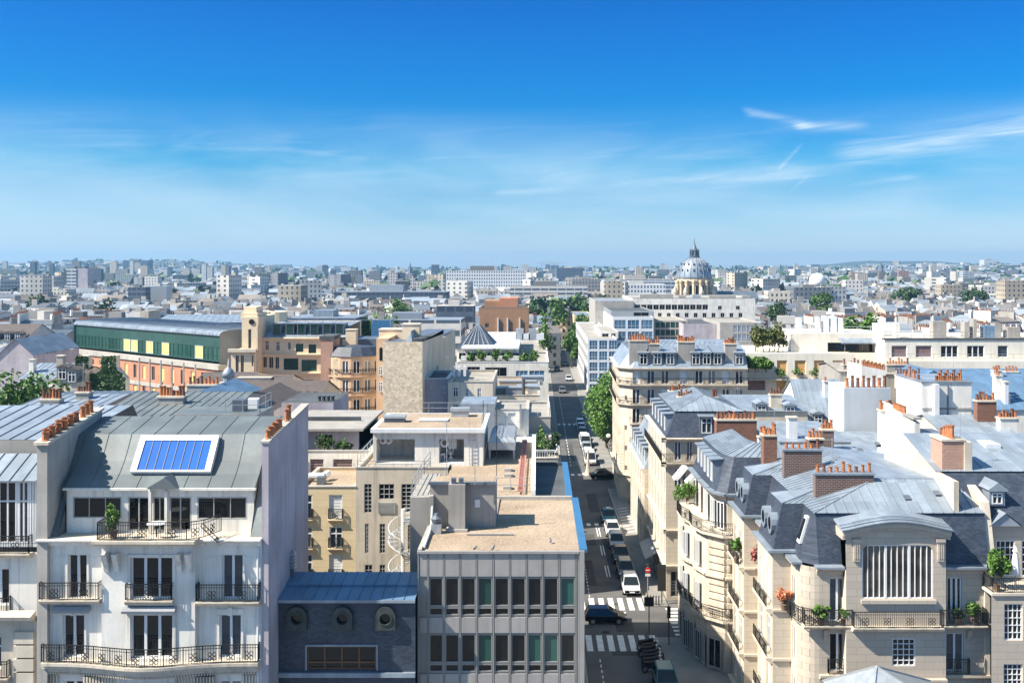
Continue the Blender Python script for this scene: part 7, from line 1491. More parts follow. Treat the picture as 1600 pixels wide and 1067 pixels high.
# ================================================================== roofs and gardens at the left
roofhouse('grey zinc roof with a row of dark pots peeping over the pale seamed roof', 20, 150, 80, 12, 640, 616, 'stoneplain', k=.5, chim=((62, 92, 626, 82, 6, 'stoneplain', 'potdark'), (118, 138, 615, 84, 5, 'concrete', 'potdark')))
roofhouse('low grey zinc roof with a long chimney of orange pots behind the skylight roof', 150, 345, 78, 14, 652, 612, 'concrete', 'zincgreen', k=.6, chim=((246, 286, 622, 82, 8, 'concrete', 'pot'),))
roofhouse('small steep grey-blue zinc roof rising behind the orange pots', 262, 350, 94, 12, 632, 602, 'zincdark', 'zincblue', k=.5, axis='y', chim=((292, 340, 603, 101, 8, 'greyrender', 'pot'),))
t, f, x0, x1, z = block('plant_deck', 'flat grey roof deck with pale railings and vents behind the curved zinc roof', 'building', 270, 402, 648, 66, 4, 'concrete', 'zincgreen', par=0)
b = MB(); tubes(b, [(PX(325, 67), 67, z), (x1-.1, 67, z), (x1-.1, 69.8, z)], 1.0, (.5, 1), 1.2, .025); b.build('guard_rail', 'steel', t)
B((PX(363, 67.5), PX(382, 67.5), 67.5, 68.3, z, z+.75)).build('air_vent', 'zincdark', t); B((PX(385, 69), PX(402, 69), 69, 69.8, z, PZ(624, 69))).build('white_stack', 'frame', t)
roofhouse('brown-grey slate roof with a tall white gable stack behind the flat deck', 300, 432, 118, 16, 622, 585, 'white', 'slatebrown', k=.5, gap=0, chim=((372, 423, 591, 124, 0, 'cream', 'pot'),))
roofhouse('dark brown slate roof with a row of glazed dormers beside the white gable stack', 424, 492, 116, 14, 632, 594, 'zincdark', 'slatebrown', k=.5, gap=0, dorm=[(436+i*12.5, 641, .2) for i in range(5)], dstyle='dark')
roofhouse('lower brown slate roof wing in front of the white stack', 352, 428, 104, 12, 640, 607, 'white', 'slatebrown', k=.5, gap=0, axis='y', chim=((343, 360, 600, 106, 0, 'concrete', 'pot'),))
roofhouse('wide brown roof below the terracotta storeys', 296, 380, 135, 14, 602, 581, 'cream', 'slatebrown', k=.5, gap=0)
Yc = 112; x = PX(357, Yc); t = thing('lead_cupola', 'small lead-domed roof lantern with a spike above the brown slate roofs', 'cupola', (x, Yc, 16)); b = MB(); z = lambda p: PZ(p, Yc); b.lathe(x, Yc, [(.62, z(618)), (.62, z(590)), (.7, z(589))], 12); b.build('drum', 'zinc', t)
b = MB(); b.lathe(x, Yc, [(.68, z(588.5)), (.66, z(583)), (.5, z(578)), (.25, z(575)), (.1, z(572)), (.03, z(560))], 14); b.build('dome', 'zinc', t, True)
# pink gable, ivy house and trees
t = thing('pink_gable_house', 'pale pink blank gable wall with a zinc roof at the left edge', 'house', (PX(10, 150), 150, 0)); Yg = 150; ap = (PX(24, Yg), PZ(531, Yg)); b = MB(); b.poly([(PX(-10, Yg), Yg, 0), (PX(52, Yg), Yg, 0), (PX(52, Yg), Yg, PZ(556, Yg)), (ap[0], Yg, ap[1]), (PX(-10, Yg), Yg, PZ(561, Yg))]); b.quad((PX(52, Yg), Yg, 0), (PX(52, Yg), 165, 0), (PX(52, Yg), 165, PZ(556, Yg)), (PX(52, Yg), Yg, PZ(556, Yg))); b.build('gable_wall', 'lavender', t)
b = MB(); b.roof((PX(-60, Yg), 148, PZ(580, Yg)), (PX(-10, Yg)+.1, Yg-.2, PZ(561, Yg)+.1), (ap[0], Yg-.2, ap[1]+.15), (PX(-30, Yg), 165, ap[1]+.1), 1.0); b.quad((ap[0], Yg-.2, ap[1]+.15), (PX(53, Yg), Yg-.2, PZ(556, Yg)+.1), (PX(53, Yg), 165, PZ(556, Yg)+.1), (ap[0], 165, ap[1]+.15)); b.quad((PX(-10, Yg)+.1, Yg-.2, PZ(561, Yg)+.1), (ap[0], Yg-.2, ap[1]+.15), (ap[0], 165, ap[1]+.15), (PX(-10, Yg)+.1, 165, PZ(561, Yg)+.1)); b.build('roof', 'zinc', t)
Yi = 132; t = thing('ivy_house', 'old house end with two tall chimneys cloaked in dark ivy and a red tile roof', 'house', (PX(155, Yi), Yi, 0)); q = lambda a, p, y=Yi: (PX(a, y), y, PZ(p, y))
b = MB(); pr = [q(117, 625), q(117, 600), q(121, 585), q(121, 556), q(136, 556), q(136, 572), q(150, 590), q(161, 578), q(161, 556), q(180, 556), q(180, 575), q(195, 592), q(195, 625)]
b.poly(pr); b.poly([(x_, y_+1.6, z_) for x_, y_, z_ in reversed(pr)])
for p_, r_ in zip(pr, pr[1:] + pr[:1]): b.quad(p_, r_, (r_[0], r_[1]+1.6, r_[2]), (p_[0], p_[1]+1.6, p_[2]))
b.build('chimney_wall', 'stoneplain', t)
iv = MB(); rn = random.Random(5)
for i in range(2600):
    a, p_ = rn.uniform(118, 195), rn.uniform(557, 622)
    ok = p_ > 596 or (120 < a < 137) or (160 < a < 181) or (p_ > 585 - 0*a and (p_-572) > abs(a-128)*.55 and a < 150) or ((p_-570) > abs(a-171)*.75 and a >= 150)
    if not ok: continue
    c = Vector(q(a, p_, Yi-.12)); e = Vector((rn.gauss(0, 1), rn.gauss(0, .5), rn.gauss(0, 1))).normalized()*.28; g = Vector((e.z, rn.uniform(-.1, .1), -e.x))*.7; c.y -= rn.random()*.25; iv.quad(c-e, c-g, c+e, c+g)
iv.build('ivy', 'leafdark', t)
b = MB(); b.quad(q(138, 586, 134), q(163, 590, 134), q(163, 569, 140), q(140, 569, 140)); b.build('tile_roof', 'terracottawall', t)
roofhouse('small grey house with stone dormers left of the ivy chimneys', 84, 120, 128, 10, 594, 572, 'stoneplain', 'slatebrown', k=.5, gap=0, dorm=((98, 594, .2), (113, 598, .2)), chim=((88, 98, 557, 132, 0, 'concrete', 'pot'),))
roofhouse('pale zinc roof with a white end stack between the pink gable and the ivy house', 30, 84, 136, 12, 592, 567, 'white', 'zinc', k=.5, chim=((45, 52, 563, 138, 0, 'white', 'pot'),))
for i, (px, Y, zb_, h, r, lf, n, lb) in enumerate(((24, 104, 10, 11.5, 3.2, 'leafbright', 2600, 'broad bright green tree at the left edge between the zinc roofs and the pink gable'), (62, 110, 9, 11.8, 3.0, 'leaf', 2200, 'rounded green tree right beside the broad bright one'), (-12, 100, 9, 11, 3, 'leafbright', 1500, 'green tree cut by the left picture edge'), (172, 124, 9, 9.2, 2.6, 'leafdark', 2000, 'dark green tree growing against the ivy-covered wall'), (200, 128, 8, 9, 1.9, 'leaf', 900, 'small tree at the right foot of the ivy wall'), (92, 215, 5, 12, 3.6, 'leaf', 1200, 'round tree standing left of the green glazed storey'), (50, 190, 5, 12, 3.2, 'leafdark', 900, 'dark tree peeking over the pink gable roof'), (135, 140, 8, 8, 2.0, 'leaf', 500, 'low bushy tree under the two ivy chimneys'))):
    tree('garden_tree', lb, 'tree', PX(px, Y), Y, zb_, h, r, lf, n, .26, .25, 230+i)
roofhouse('old house with a maroon roof and pale dormers at the far left edge', -60, 38, 205, 14, 531, 506, 'white', 'slatebrown', k=.5, gap=0, dorm=[(a, 533, .2) for a in (-5, 12, 28)])
roofhouse('grey-green mansard house left of the glazed green storey', 40, 92, 230, 14, 530, 515, 'concrete', 'zincdark', k=.5, dorm=((55, 534, .1), (75, 534, .1)))
block('tall_white_flue_block', 'white rooftop stair tower with a brown side above the green building roof', 'tower', 197, 219, 490, 255, 10, 'white', 'greyroof', par=0)
block('tan_flue_block', 'tan rooftop block joined to the right of the white stair tower', 'tower', 219, 232, 486, 255, 8, 'beige', 'greyroof', par=0)
for i, (px, py, Y, h, lb) in enumerate(((1152, 655, 95, 3.0, 'on the wide brown stack behind the dormers'), (1210, 690, 81, 2.6, 'by the small brick stack with paired orange pots'), (1300, 735, 68.2, 2.2, 'on the front brick chimney of the stone house'), (1258, 703, 75, 2.4, 'on the middle dark brick chimney'), (1348, 606, 110.3, 3.0, 'on the pale blank screen wall'), (1490, 598, 100.4, 2.6, 'on the big white chimney block'), (1500, 690, 69, 2.0, 'on the pale brick stack by the slate roof'), (1578, 655, 95.4, 2.4, 'on the white stack near the right edge'), (1420, 571, 137.4, 3.0, 'on the grey roof with scattered pots'), (1110, 535, 146, 3.6, 'among the dormers of the chamfered house'), (1005, 533, 143, 3.2, 'on the left stack of the chamfered house'), (268, 622, 82.3, 3.0, 'on the long chimney behind the skylight roof'), (130, 615, 84.3, 2.6, 'on the concrete stack at left'), (400, 591, 124.4, 3.0, 'on the white gable stack'), (700, 597, 124, 3.2, 'on the cream house roof'), (610, 520, 126, 3.0, 'on the rubble stone house roof'))):
    x, z = PX(px, Y), PZ(py, Y); t = thing('aerial', 'thin television aerial standing ' + lb, 'aerial', (x, Y, z)); b = MB(); b.bar((x, Y, z-.1), (x, Y, z+h), .022, None, 0, 5); b.build('mast', 'steel', t)
    b = MB(); b.bar((x-.45, Y, z+h-.15), (x+.45, Y, z+h-.15), .012); [b.bar((x-.4+k*.2, Y-.28+.03*k, z+h-.15), (x-.4+k*.2, Y+.28-.03*k, z+h-.15), .009) for k in range(5)]; b.build('antenna_rods', 'steel', t)
for i, (px, Y, z, lb) in enumerate(((1418, 66.2, 17.2, 'left of two small dark vents on the front zinc slope'), (1465, 66.6, 17.4, 'right of two small dark vents on the front zinc slope'), (1345, 88, 16.4, 'on the flat pale roof behind the stone house'), (1372, 90, 16.6, 'beside the skylights of the flat pale roof'), (1572, 71.5, 18.0, 'on the zinc roof by the right edge'), (60, 61, 22.6, 'on the pale seamed roof at the left edge'))):
    x = PX(px, Y); t = thing('roof_vent', 'small dark vent hood ' + lb, 'vent', (x, Y, z)); b = MB(); b.hexa([(x-.22, Y-.2, z-.35), (x+.22, Y-.2, z-.35), (x+.22, Y+.3, z-.1), (x-.22, Y+.3, z-.1), (x-.2, Y-.18, z-.1), (x+.2, Y-.18, z-.1), (x+.2, Y+.3, z+.05), (x-.2, Y+.3, z+.05)]); b.build('hood', 'zincdark', t); B((x-.17, x+.17, Y-.215, Y-.2, z-.27, z-.14)).build('opening', 'tyre', t)
# ================================================================== landmarks far off
def winwall(name, cols, pu=2.7, pz=3.1, w=(.3, .7), h=(.2, .72), glass=(.05, .06, .075)):
    """far wall: paint picked per object with a regular pattern of small dark windows"""
    def fn(nt, P):
        x, y, z = e_sep(nt, P); u = ((x+y)/pu).fract(); v = ((z+60)/pz).fract()
        m = (u > w[0]) * (u < w[1]) * (v > h[0]) * (v < h[1])
        return e_mix(nt, m, randcol(*cols)(nt, P), glass)
    return pbr(name, fn, .7)
M['farwhite'] = winwall('far_white_wall', [(.60, .58, .55), (.66, .65, .63), (.55, .52, .47), (.50, .48, .46)])
M['farcream'] = winwall('far_cream_wall', [(.60, .52, .40), (.56, .48, .38), (.50, .44, .36), (.62, .56, .46)])
M['fargrey'] = winwall('far_grey_wall', [(.20, .21, .23), (.15, .17, .20), (.26, .26, .26), (.20, .17, .15)])
M['farstrip'] = winwall('far_strip_wall', [(.52, .54, .57), (.60, .60, .60), (.44, .47, .52), (.56, .54, .52)], 6, 3.0, (.04, .96), (.3, .75), (.06, .09, .13))
M['fargrid'] = winwall('far_grid_wall', [(.66, .68, .70)], 2.4, 3.3, (.25, .75), (.25, .8), (.08, .10, .14))
M['farbrick'] = winwall('far_brick_wall', [(.38, .22, .16), (.46, .34, .26), (.34, .26, .24)])
M['fardark'] = winwall('far_dark_wall', [(.07, .10, .15), (.10, .14, .19)], 3, 3.2, (.1, .9), (.3, .8), (.03, .05, .08))
M['farroof'] = pbr('far_zinc_roof', randcol((.24, .275, .32), (.17, .20, .235), (.30, .335, .38), (.11, .13, .16), (.20, .18, .17)), .5, .15)
M['farflat'] = pbr('far_flat_roof', randcol((.36, .35, .33), (.25, .245, .235), (.46, .45, .43), (.18, .18, .18)), .9)
def tower(name, label, px0, px1, py, Y, mat='farwhite', dep=None, cat='tower block', z0=0, top=None, roof='farflat'):
    x0, x1, z = PX(px0, Y), PX(px1, Y), PZ(py, Y); dep = dep or (x1-x0)*.8
    t = thing(name, label, cat, ((x0+x1)/2, Y, z0)); b = MB()
    for p, q in (((x0, Y), (x1, Y)), ((x1, Y), (x1, Y+dep)), ((x1, Y+dep), (x0, Y+dep)), ((x0, Y+dep), (x0, Y))): b.quad((*p, z0), (*q, z0), (*q, z), (*p, z))
    b.build('wall', mat, t); b = MB(); b.quad((x0, Y, z), (x1, Y, z), (x1, Y+dep, z), (x0, Y+dep, z)); b.box(x0+(x1-x0)*.3, x0+(x1-x0)*.6, Y+dep*.3, Y+dep*.7, z+.01, z+max(1.5, (x1-x0)*.06)); b.build('roof', roof, t)
    return t
# domed church
YD = 620.0; xd = PX(1085, YD); z = lambda p: PZ(p, YD); t = thing('domed_church', 'great ribbed lead dome with a spired lantern on a columned stone drum', 'church', (xd, YD, 0)); r = 10.4
b = MB(); b.lathe(xd, YD, [(r*.98, 6), (r*.98, z(470)), (r*1.02, z(469.5)), (r*.9, z(466)), (r*.9, z(440)), (r*1.0, z(439)), (r*1.0, z(436))], 32); b.build('drum', 'warmstone', t)
for k in range(16):
    a = 2*PI*(k+.5)/16; x, y = xd+r*1.03*math.cos(a), YD+r*1.03*math.sin(a); b = MB(); b.lathe(x, y, [(1.1, z(468)), (.85, z(466)), (.75, z(443)), (1.1, z(441)), (1.1, z(438))], 8); b.build('column', 'warmstone', t)
    a = 2*PI*k/16; c, s = math.cos(a), math.sin(a); w = MB(); R1 = r*.905; tx_, ty_ = -s*.75, c*.75; p = lambda sg, zz: (xd+R1*c+sg*tx_, YD+R1*s+sg*ty_, zz); w.quad(p(-1, z(464)), p(1, z(464)), p(1, z(446)), p(-1, z(446))); w.build('window', 'glassdark', t)
for k in range(8):
    a = 2*PI*k/8+.2; x, y = xd+r*1.18*math.cos(a), YD+r*1.18*math.sin(a); b = MB(); b.lathe(x, y, [(1.2, 6), (1.2, z(458)), (1.5, z(457)), (1.1, z(453)), (.3, z(447))], 8); b.build('buttress', 'stoneplain', t)
b = MB(); prof = [(r*1.0, z(435.8)), (r*.985, z(432)), (r*.95, z(426)), (r*.86, z(418)), (r*.70, z(411)), (r*.48, z(405.5)), (r*.26, z(402.5))]; b.lathe(xd, YD, prof, 48); dm = b.build('dome', 'zinc', t, True)
for k in range(16):
    a = 2*PI*k/16; b = MB(); pts = [(xd+rr*1.015*math.cos(a), YD+rr*1.015*math.sin(a), zz+.1) for rr, zz in prof]; b.path(pts, .2); b.build('rib', 'steel', dm)
for k in range(16):
    for j, (rr, pz) in enumerate(((.93, 423), (.78, 414))): a = 2*PI*(k+.5)/16; b = MB(); x, y = xd+r*rr*math.cos(a), YD+r*rr*math.sin(a); b.lathe(x, y, [(.5, z(pz)-.3), (.5, z(pz)+.8), (.05, z(pz)+1.5)], 6); b.build('lucarne', 'zincdark', dm)
b = MB(); b.lathe(xd, YD, [(r*.3, z(402.6)), (r*.32, z(401)), (r*.2, z(400)), (r*.18, z(392)), (r*.24, z(391)), (r*.14, z(388)), (r*.08, z(384)), (.3, z(380)), (.08, z(372))], 14); b.build('lantern', 'zincdark', t)
for k in range(8): a = 2*PI*k/8; b = MB(); x, y = xd+r*.25*math.cos(a), YD+r*.25*math.sin(a); b.lathe(x, y, [(.35, z(401)), (.35, z(392)), (.1, z(389))], 6); b.build('lantern_column', 'zincdark', t)
B((xd-18, xd+40, YD+6, YD+40, 0, z(466))).build('nave', 'stoneplain', t); gable(t, xd-2, xd+38, YD-4, YD+14, z(466), z(455), 'x', 'zincdark', 2, 'stoneplain')
B((xd+11, xd+13.5, YD-2, YD+2, 0, z(448)), (xd-13.5, xd-11, YD-2, YD+2, 0, z(452))).build('stair_turret', 'stoneplain', t)
# named towers and slabs
tower('white_slab', 'huge white slab with a dense grid of small dark windows on the skyline', 697, 821, 423, 1000, 'fargrid', 18, 'office slab')
tower('long_white_block', 'long low white block with two rows of dark windows in front of the dark trees', 797, 918, 447, 720, 'farstrip', 16, 'office slab')
tower('balcony_tower', 'tall apartment tower with white balconies and a blank lilac side at left', 104, 119, 419, 900, 'farstrip', 14); tower('blank_tower', 'blank lilac end of the balconied tower at left', 119.5, 137, 419.5, 900.5, 'lavender', 13)
tower('hill_fortress', 'dark stepped block crowning the ridge on the left skyline', 192, 231, 407, 3000, 'fardark', 40, 'building', 20); tower('hill_tower', 'slim white tower on the far left ridge', 47, 57, 408, 2600, 'farwhite', 14); tower('ridge_block', 'dark flat block on the ridge above the balconied tower', 115, 135, 412, 2800, 'fardark', 20)
for i, (a, d, p, Y, m, lb) in enumerate(((140, 150, 417, 1500, 'fargrey', 'grey tower just right of the blank lilac tower'), (147, 158, 420, 1400, 'fardark', 'dark tower second right of the lilac tower'), (0, 34, 437, 900, 'fardark', 'wide dark teal office at the far left edge'), (36, 60, 440, 880, 'fardark', 'smaller dark office right of the wide teal one'), (62, 104, 452, 760, 'farcream', 'cream block at the foot of the balconied tower'), (90, 100, 428, 1300, 'farwhite', 'slim white tower left of the balconied one'), (200, 227, 449, 640, 'fardark', 'dark blue glass building with a slanted roof at left'), (227, 260, 447, 660, 'steel', 'pale metal wedge joined to the dark glass building'), (222, 231, 420, 2000, 'farwhite', 'small white tower below the ridge fortress'), (366, 371, 418, 2200, 'fardark', 'thin dark tower on the skyline left of the white grid slab'), (393, 416, 438, 1050, 'farwhite', 'white tower block left of the chapel spire'), (364, 392, 446, 900, 'fardark', 'dark office block beside the white tower block'), (417, 427, 425, 1700, 'fardark', 'small dark tower behind the white tower block'), (452, 458, 425, 1800, 'farwhite', 'small white tower in the left centre skyline'), (516, 524, 422, 2000, 'fardark', 'small dark tower left of the cream and grey pair'), (529, 545, 431, 1200, 'farcream', 'cream tower left of the pink slab'), (545, 553, 431.5, 1201, 'fargrey', 'grey side tower joined to the cream one'), (510, 530, 436, 1250, 'farbrick', 'pink low slab left of the cream tower'), (556, 566, 430, 1300, 'fargrey', 'grey tower right of the cream one'), (566, 594, 439, 1150, 'farcream', 'bright cream block left of the blue-white tower'), (576, 594, 424, 1500, 'fargrey', 'grey slab behind the bright cream block'), (606, 621, 426, 1100, 'farwhite', 'blue-white tower left of the spire'), (621, 632, 426.3, 1101, 'fardark', 'dark glass half of the blue-white tower'), (641, 648, 434, 1000, 'farwhite', 'small white tower at the foot of the spire'), (648, 664, 440, 980, 'farwhite', 'white block right of the spire foot'), (464, 486, 454, 800, 'fardark', 'dark teal block in the left middle distance'), (440, 464, 460, 780, 'farwhite', 'white block beside the dark teal one'), (486, 514, 458, 790, 'farstrip', 'striped block right of the dark teal one'), (518, 524, 455, 820, 'farwhite', 'white narrow gable in front of the long dark roof'), (528, 540, 462, 700, 'farcream', 'cream narrow house in front of the long dark roof'), (870, 911, 418.5, 1600, 'fardark', 'blue-black glass block on the centre skyline'), (786, 800, 416, 1800, 'farwhite', 'white block peeking over the grid slab'), (826, 838, 418, 1900, 'farwhite', 'white block between the cranes and the grid slab'), (945, 1056, 437, 800, 'farstrip', 'long pale slab left of the dome'), (960, 1040, 444, 760, 'fargrid', 'ribbed white block in front of the long pale slab'), (893, 945, 436, 880, 'fargrey', 'grey long slab left of the pale one'), (1014, 1026, 462, 500, 'farbrick', 'small red roof block left of the dome drum'), (1240, 1300, 449, 620, 'fargrey', 'long dark grey building right of the dome'), (1200, 1235, 455, 600, 'farcream', 'cream institute building right of the dome'), (1392, 1402, 425, 1700, 'fargrey', 'grey tower right of the pointed steeple'), (1340, 1356, 427, 1500, 'farcream', 'cream tower left of the pointed steeple'), (1404, 1420, 423, 1900, 'farbrick', 'reddish block right of the pointed steeple'), (1493, 1520, 424, 1700, 'farwhite', 'white block on the right skyline'), (1505, 1522, 424.5, 1650, 'farstrip', 'striped block on the right skyline'), (1538, 1560, 406, 4200, 'farwhite', 'white tower on the hill at the right skyline'), (1440, 1470, 412, 3800, 'farwhite', 'white housing row on the right hill'), (1534, 1596, 446, 800, 'farwhite', 'long white building with a row of windows at the right'), (300, 312, 420, 2400, 'farwhite', 'white tower on the left centre ridge'), (285, 296, 419, 2500, 'farcream', 'cream tower on the left centre ridge'), (248, 262, 421, 2300, 'farwhite', 'white tower right of the ridge fortress'))):
    tower('tower_block', lb, a, d, p, Y, m)
YS = 1500; x = PX(640.5, YS); t = thing('chapel_spire', 'dark thin church spire on the left centre skyline', 'spire', (x, YS, 0)); B((x-3, x+3, YS, YS+6, 0, PZ(427, YS))).build('tower', 'fargrey', t); b = MB(); b.lathe(x, YS+3, [(3.2, PZ(427, YS)), (2.2, PZ(421, YS)), (.2, PZ(410, YS))], 8); b.build('spire', 'zincdark', t)
YS = 1500; x = PX(1378, YS); t = thing('steeple', 'slender dark steeple with a pointed top on the right skyline', 'steeple', (x, YS, 0)); B((x-4, x+4, YS, YS+8, 0, PZ(424, YS))).build('tower', 'fargrey', t); b = MB(); b.lathe(x, YS+4, [(4, PZ(424, YS)), (2.4, PZ(418, YS)), (.2, PZ(408, YS))], 8); b.build('spire', 'zincdark', t)
YS = 900; x = PX(1277, YS); r = 7.2; t = thing('observatory', 'white hemispherical observatory dome on a stone base right of the ribbed dome', 'observatory', (x, YS, 0)); B((x-12, x+14, YS-3, YS+14, 0, PZ(444, YS)-2)).build('base', 'farcream', t); b = MB(); b.lathe(x, YS, [(r, PZ(444, YS)-2)] + [(r*math.cos(k*PI/16), PZ(437.5, YS)+r*math.sin(k*PI/16)*.98-1) for k in range(8)] + [(.05, PZ(437.5, YS)+r*.98-1)], 28); b.build('dome', 'awning', t, True)
for i, (px, py, Y) in enumerate(((846, 410, 1700), (855, 413, 1800), (868, 411, 1750))):
    x = PX(px, Y); z_ = PZ(py, Y); t = thing('tower_crane', ['left of three thin grey tower cranes on the centre skyline', 'middle of three thin grey tower cranes on the centre skyline', 'right of three thin grey tower cranes on the centre skyline'][i], 'crane', (x, Y, 0), 'cranes on the skyline'); b = MB(); b.bar((x, Y, 0), (x, Y, z_), .7); b.build('mast', 'framegrey', t); b = MB(); b.bar((x-9, Y, z_-1), (x+19, Y, z_+1), .5); b.build('jib', 'framegrey', t)
tower('dark_hall', 'long dark flat hall roof in the left centre middle distance', 522, 698, 456, 640, 'fardark', 22, 'hall', 0, None, 'farroof')
tower('blue_glass_hall', 'glazed blue hall right of the long dark roof', 682, 740, 478, 330, 'fardark', 10, 'hall'); tower('grey_school', 'low glazed grey building behind the ochre institute', 560, 720, 500, 240, 'farstrip', 14, 'school', 0, None, 'farroof')
tower('barrel_hall', 'pale barrel-roofed glass hall behind the dormers of the ochre institute', 450, 556, 497, 225, 'fardark', 16, 'hall', 0, None, 'zinc'); tower('blue_roof_screen', 'pale blue rooftop screen right of the barrel-roofed hall', 580, 612, 499, 215, 'bluemetal', 3, 'screen', 10)
rs = random.Random(41)
for i in range(64):
    a = rs.choice((rs.uniform(0, 470), rs.uniform(0, 470), rs.uniform(480, 1040), rs.uniform(1130, 1600))); Y = rs.uniform(1700, 3600); left = a < 470; wd = rs.uniform(4, 13); mt = rs.choice(('farwhite', 'fardark', 'fargrey', 'farcream') if left else ('farwhite', 'farwhite', 'fardark', 'farcream'))
    o = tower('skyline_block', {'farwhite': 'white', 'fardark': 'dark', 'fargrey': 'grey', 'farcream': 'cream'}[mt] + ' distant tower block on the hazy ' + ('left ridge' if left else 'skyline near the spires' if a < 1100 else 'right hills'), a, a+wd, rs.uniform(407, 418) if left else rs.uniform(412, 420), Y, mt, wd); o['group'] = mt[3:] + ' skyline blocks ' + ('left' if left else 'centre' if a < 1100 else 'right')
# ================================================================== trees among the distant roofs
def crown_tree(name, label, px, py, Y, r, h, leaf, n, seed, group=None):
    return tree(name, label, 'tree', PX(px, Y), Y, max(0, PZ(py, Y)-h), h, r, leaf, n, r*.11, .2, seed, group, 16)
for i, (px, py, Y, r, h, lf, lb) in enumerate(((850, 464, 470, 9, 19, 'leafdark', 'broad dark tree left in the grove before the long white block'), (874, 464, 480, 9, 18, 'leafdark', 'middle dark tree of the grove before the long white block'), (900, 463, 490, 9, 19, 'leaf', 'right dark tree of the grove before the long white block'), (868, 472, 440, 7, 15, 'leaf', 'lower lighter tree in front of the dark grove'), (830, 472, 450, 6, 14, 'leafdark', 'small dark tree at the left end of the grove'), (621, 467, 420, 5, 13, 'leafbright', 'single bright green tree among roofs below the spire'), (582, 488, 235, 4.5, 12, 'leaf', 'green tree right of the barrel-roofed hall'), (595, 489, 240, 4, 11, 'leaf', 'second green tree beside the pale blue screen'), (1338, 489, 190, 4, 12, 'leafbright', 'bright green tree behind the white roof walls at right'), (1352, 491, 195, 3.4, 11, 'leaf', 'lower green tree right of the bright one behind the white roof walls'), (1215, 470, 380, 5, 12, 'leafdark', 'dark tree right of the dome'), (1283, 458, 460, 6, 13, 'leaf', 'tree before the long dark grey building'), (1412, 447, 640, 9, 16, 'leafdark', 'dark garden tree in the right middle distance'), (1425, 449, 620, 8, 15, 'leafdark', 'second dark garden tree in the right middle distance'), (1520, 447, 640, 7, 15, 'leafdark', 'dark conical tree by the long white building at right'), (1528, 452, 600, 6, 13, 'leafdark', 'shorter dark tree by the long white building at right'), (940, 455, 520, 5, 13, 'leafdark', 'dark tree left of the pale stepped office end'), (166, 470, 430, 6, 13, 'leafdark', 'dark tree cluster at the foot of the lilac tower'), (60, 462, 520, 7, 14, 'leafdark', 'dark tree at the left edge roofs'))):
    crown_tree('city_tree', lb, px, py, Y, r, h, lf, 900, 300+i)
